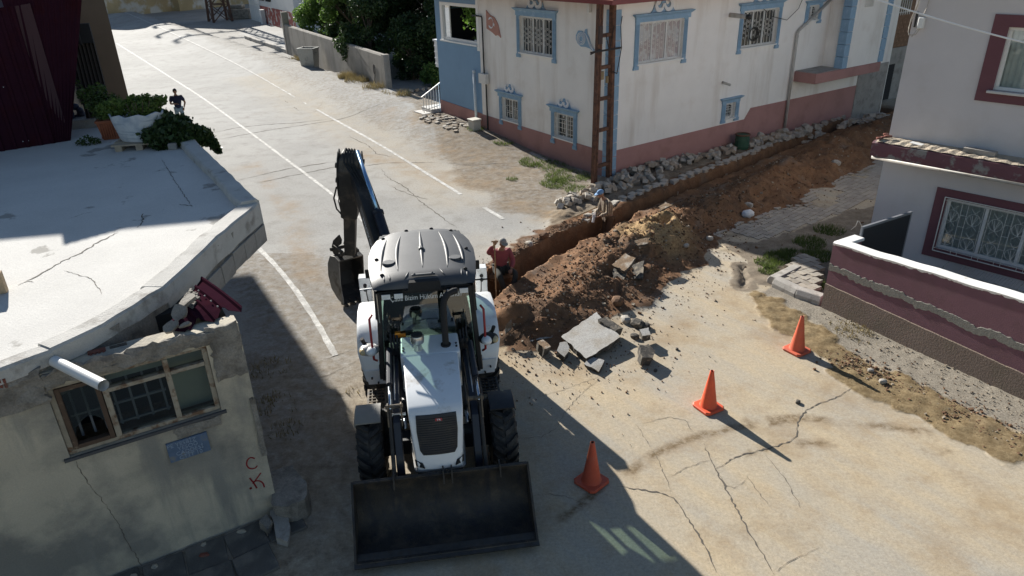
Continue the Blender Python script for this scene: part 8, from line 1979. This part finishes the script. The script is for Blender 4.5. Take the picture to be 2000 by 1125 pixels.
for k in range(3): b.tube([(-.03 + .03 * k, 0, .04), (-.04 + .04 * k, .01, .11)], .012, 5)
b.build('glove_body', M_scroll, gl)
# pick lying on the far rim
k0, k1 = at(1122, 424, .12), at(1172, 402, .22); pk = empty('pickaxe', k0, 0, 'pickaxe with pale wooden handle lying against the stone setts at the trench', 'pickaxe')
b = MB(); b.tube([Vector((0, 0, 0)), k1 - k0], .022, 8); b.build('handle', mat('pale_handle', (0.45, 0.34, 0.20), 0.7, 0.15, 14), pk)
b = MB(); b.tube([(k1 - k0) + Vector((-.1, -.22, -.03)), (k1 - k0) + Vector((0, 0, .02)), (k1 - k0) + Vector((.06, .22, -.03))], [.012, .03, .012], 6); b.build('head', M_rust, pk)

# ================================================================ PLANTS ON THE ROOF
pt = empty('planter_tub', at(283, 284, ZR), 0.2, 'white plastic tub planter with leafy plants standing on a pallet on the roof', 'planter')
b = MB(); n = 24
def rg_(z, r, sq=.12): return [((r + .012 * math.sin(k * 5)) * math.cos(2 * math.pi * k / n) * 1.15, (r + .012 * math.sin(k * 5)) * math.sin(2 * math.pi * k / n), z + (.03 * math.sin(k * 2.1) if z > .5 else 0)) for k in range(n)]
b.loft([rg_(.16, .36), rg_(.22, .385), rg_(.40, .42), rg_(.56, .455), rg_(.74, .48), rg_(.745, .45), rg_(.64, .43)]); b.build('tub', mat('white_planter_plastic', (0.58, 0.61, 0.64), 0.55, 0.1, 4, (0.36, 0.42, 0.50), (3, 0.5, 0.68), streak=((0.40, 0.45, 0.50), 1.0, 14, .55, .6)), pt, auto=40)
b = MB()
for k in range(4): b.box(-.55, .62, -.48 + .27 * k, -.30 + .27 * k, .12, .155)
for x in (-.42, 0, .42): b.box(x - .07, x + .07, -.46, .5, .0, .119)
b.build('pallet', mat('pallet_wood', (0.36, 0.30, 0.23), 0.85, 0.2, 9), pt)
b = MB(); b.loft([rg_(.60, .42), rg_(.62, .40)]); b.build('soil', mat('potting_soil', (0.06, 0.045, 0.03), 0.95), pt)
def plantpart(name, cl, nleaf, size, par, seed, leaf=LEAF_P, asp=.6):
    me = leaf_mesh(name, cloud(cl, nleaf, seed), size, leaf, asp=asp); o = bpy.data.objects.new(name, me); COL.objects.link(o); o.parent = par; return o
plantpart('foliage', [(-.35, 0, .86, .22), (0, .1, .88, .22), (.30, .1, .86, .22), (-.62, .1, .82, .2), (.1, -.1, .78, .22), (.48, .15, .92, .15), (-.1, .3, .92, .16), (.2, .2, .98, .12)], 2600, .085, pt, 51, leafmat('planter_leaf', (0.085, 0.15, 0.03), (0.17, 0.24, 0.055), .45))
b = MB()
for k in range(14): a = rnd.random() * 6.28; b.tube([(.25 * math.cos(a), .2 * math.sin(a), .6), (.4 * math.cos(a), .3 * math.sin(a), .9), (.45 * math.cos(a), .35 * math.sin(a), 1.0)], .008, 5)
b.build('stems', M_bark, pt)
vb = empty('trailing_plant', at(340, 283, ZR), 0.2, 'dark trailing vine spilling over the roof edge right of the white tub', 'plant')
cl = [(-.1, .1, .42, .30), (.2, .1, .38, .28), (.0, -.15, .25, .26), (.40, .0, .22, .24), (.62, .05, .15, .22), (.3, -.2, .14, .20), (-.35, -.2, .28, .24), (.72, .02, .06, .16), (-.15, .3, .55, .2), (-.2, -.35, .1, .16)]
plantpart('foliage', cl, 4200, .105, vb, 52, LEAF_D, .85)
plantpart('foliage', [(.80, .0, .0, .12), (.86, -.05, -.08, .11), (.92, -.08, -.18, .09)], 320, .10, vb, 53, LEAF_D, .85)
b = MB(); b.tube([(0, 0, .1), (.4, .0, .3), (.65, .0, .12), (.82, -.03, .02), (.93, -.08, -.2)], .012, 5); b.tube([(0, 0, .1), (-.2, -.1, .3), (-.1, .2, .55)], .012, 5); b.build('stems', M_bark, vb)
b = MB(); b.box(-.02, .16, -.50, -.38, .0, .14); b.build('stone_support', M_conc, vb, bevel=.02)
pp = empty('terracotta_pot', at(220, 270, ZR), 0.3, 'square terracotta plant pot left of the white tub on the roof', 'plant pot')
b = MB(); b.hexa([(-.16, -.15, 0), (.16, -.15, 0), (.16, .15, 0), (-.16, .15, 0), (-.22, -.2, .40), (.22, -.2, .40), (.22, .2, .40), (-.22, .2, .40)]); b.box(-.24, .24, -.22, .22, .401, .45)
for k in range(7): b.box(-.17 + .05 * k, -.15 + .05 * k, -.215, -.16, .05, .38)
b.build('pot', mat('terracotta', (0.33, 0.11, 0.055), 0.85, 0.15, 6), pp)
plantpart('foliage', [(0, 0, .62, .26), (-.2, .1, .78, .2), (.15, .1, .8, .22), (-.35, .15, 1.0, .16), (-.1, .2, 1.05, .2)], 1300, .085, pp, 54, LEAF_P)
b = MB(); b.ball((-.02, -.18, .62), .04, nu=7, nv=5); b.build('blossom', M_scroll, pp)
tf = empty('weed_tuft', at(173, 283, ZR), 0, 'low dark weed tuft growing at the foot of the maroon shed', 'weed'); plantpart('leaves', [(0, 0, .06, .17), (.14, .05, .05, .13), (-.15, 0, .04, .12)], 380, .06, tf, 55, LEAF_P)
# thin vine climbing from shed to planter
vn = empty('climbing_vine', (0, 0, 0), 0, 'thin sparse vine with yellowing leaves hanging across the maroon shed', 'vine')
vp = [at(52, 0, 5.9) + Vector((0, -.15, 0)), at(75, 75, 5.2) + Vector((0, -.1, 0)), at(115, 125, 4.6) + Vector((0, -.1, 0)), at(150, 160, 4.25), at(172, 190, 3.9), at(200, 205, 3.75), at(215, 235, 3.5)]
vp = [S1 + (p - S1) for p in vp]; b = MB(); b.tube(smooth_pl([(p.x, p.y) for p in vp], 0) and vp, .010, 5); b.build('stem', M_bark, vn)
ce = []
for p, r in zip(vp[:-1], vp[1:]):
    for k in range(22): c = p.lerp(r, rnd.random()); ce.append((c.x + rnd.gauss(0, .05), c.y + rnd.gauss(0, .05), c.z + rnd.gauss(0, .06)))
o = bpy.data.objects.new('leaves', leaf_mesh('leaves', ce, .085, LEAF_P, asp=.9)); COL.objects.link(o); o.parent = vn
# vine in the loggia
lv = empty('loggia_vine', (Matrix.Translation(HC) @ Matrix.Rotation(H_ROT, 4, 'Z')) @ Vector((0.5, 8.45, 4.9)), 0, 'bright green vine leaves hanging inside the loggia of the blue wing', 'vine')
r_ = np.random.RandomState(9); u = r_.uniform(-.55, .65, 900); z = -r_.rand(900) ** 1.3 * 1.0 * (0.6 + .5 * np.sin(u * 7 + 1) ** 2)
Pn = np.stack([-np.sin(H_ROT) * u + r_.normal(scale=.12, size=900), np.cos(H_ROT) * u + r_.normal(scale=.12, size=900), z + .1], 1)
o = bpy.data.objects.new('leaves', leaf_mesh('leaves', Pn, .10, leafmat('vine_leaf', (0.10, 0.22, 0.03), (0.20, 0.34, 0.06), .45), asp=.9)); COL.objects.link(o); o.parent = lv
b = MB(); b.tube([(0, 0, .25), (.03, 0, -.2), (0, .05, -.7)], .012, 5); b.build('stem', M_bark, lv)
lp = empty('potted_plant', (Matrix.Translation(HC) @ Matrix.Rotation(H_ROT, 4, 'Z')) @ Vector((0.16, 7.85, 3.485)), 0, 'small spiky plant in a white pot on the loggia sill', 'plant')
b = MB(); b.cyl((0, 0, 0), (0, 0, .16), .08, .10, 12); b.build('pot', M_scroll, lp)
b = MB()
for k in range(26): a = k * 2.4; e_ = .5 + .4 * rnd.random(); b.add([(0.01, 0, .15), (-.01, 0.01, .15), (.30 * e_ * math.cos(a), .30 * e_ * math.sin(a), .15 + .32 * (1.2 - e_))], [(0, 1, 2)])
b.build('leaves', LEAF_M, lp, recalc=False)
# rubble block and broken paving at the foot of the flat-roofed building
p_, c_ = wpoly([(528, 922), (572, 910), (602, 948), (598, 975), (560, 990), (534, 985)], 0.34); o = slab(p_, 0.42, c_ - Vector((0, 0, .2)), (0.04, -0.05, 0), 'large rough concrete block at the foot of the grey building corner', False, 'concrete_block', None); o.data.materials[1] = M_rough; o['category'] = 'concrete block'
p_, c_ = wpoly([(528, 1000), (552, 985), (568, 1030), (560, 1060), (540, 1050)], 0.10); o = slab(p_, 0.16, c_ - Vector((0, 0, .06)), (0.03, 0.02, 0), 'long low kerb piece below the rough concrete block', False, 'concrete_block', None); o.data.materials[1] = M_kerb; o['category'] = 'concrete block'
p_, c_ = wpoly([(508, 1020), (522, 1008), (534, 1020), (520, 1036)], 0.14); o = slab(p_, 0.16, c_ - Vector((0, 0, .06)), (0.1, 0.1, 0), 'small plaster lump against the grey building wall', False, 'plaster_lump', None); o.data.materials[1] = M_rough; o['category'] = 'rubble'
fl_ = empty('concrete_flags', at(470, 1070), LROT, 'dark broken concrete paving slabs along the foot of the grey building', 'paving')
for i in range(5):
    for j in range(2):
        if (i, j) in ((0, 1), (4, 1)): continue
        b = MB(); b.box(-.24, .24, -.24, .24, -.05, .035); o = b.build('flag', mat('dark_flagstone', (0.115, 0.11, 0.10), 0.92, 0.25, 4, (0.17, 0.155, 0.135), (3, .5, .62), bump=.5, grain=.12), fl_, bevel=.012); o.location = (-.6 + .5 * i, -.1 + .5 * j, rnd.uniform(-.03, .008)); o.rotation_euler = (rnd.uniform(-.05, .05), rnd.uniform(-.05, .05), rnd.uniform(-.09, .09))
for i in range(9):
    p = LMAT @ Vector((rnd.uniform(0, 2.2), rnd.uniform(.06, .3), .02)); tag(rubble_blob('plaster_scrap', p, (.05 * rnd.uniform(.6, 1.6), .045, .035), 430 + i, M_old if i % 3 else M_redbrick, None, 1), 'small plaster scrap fallen along the foot of the grey building wall', 'rubble', 'plaster scraps along the grey wall')
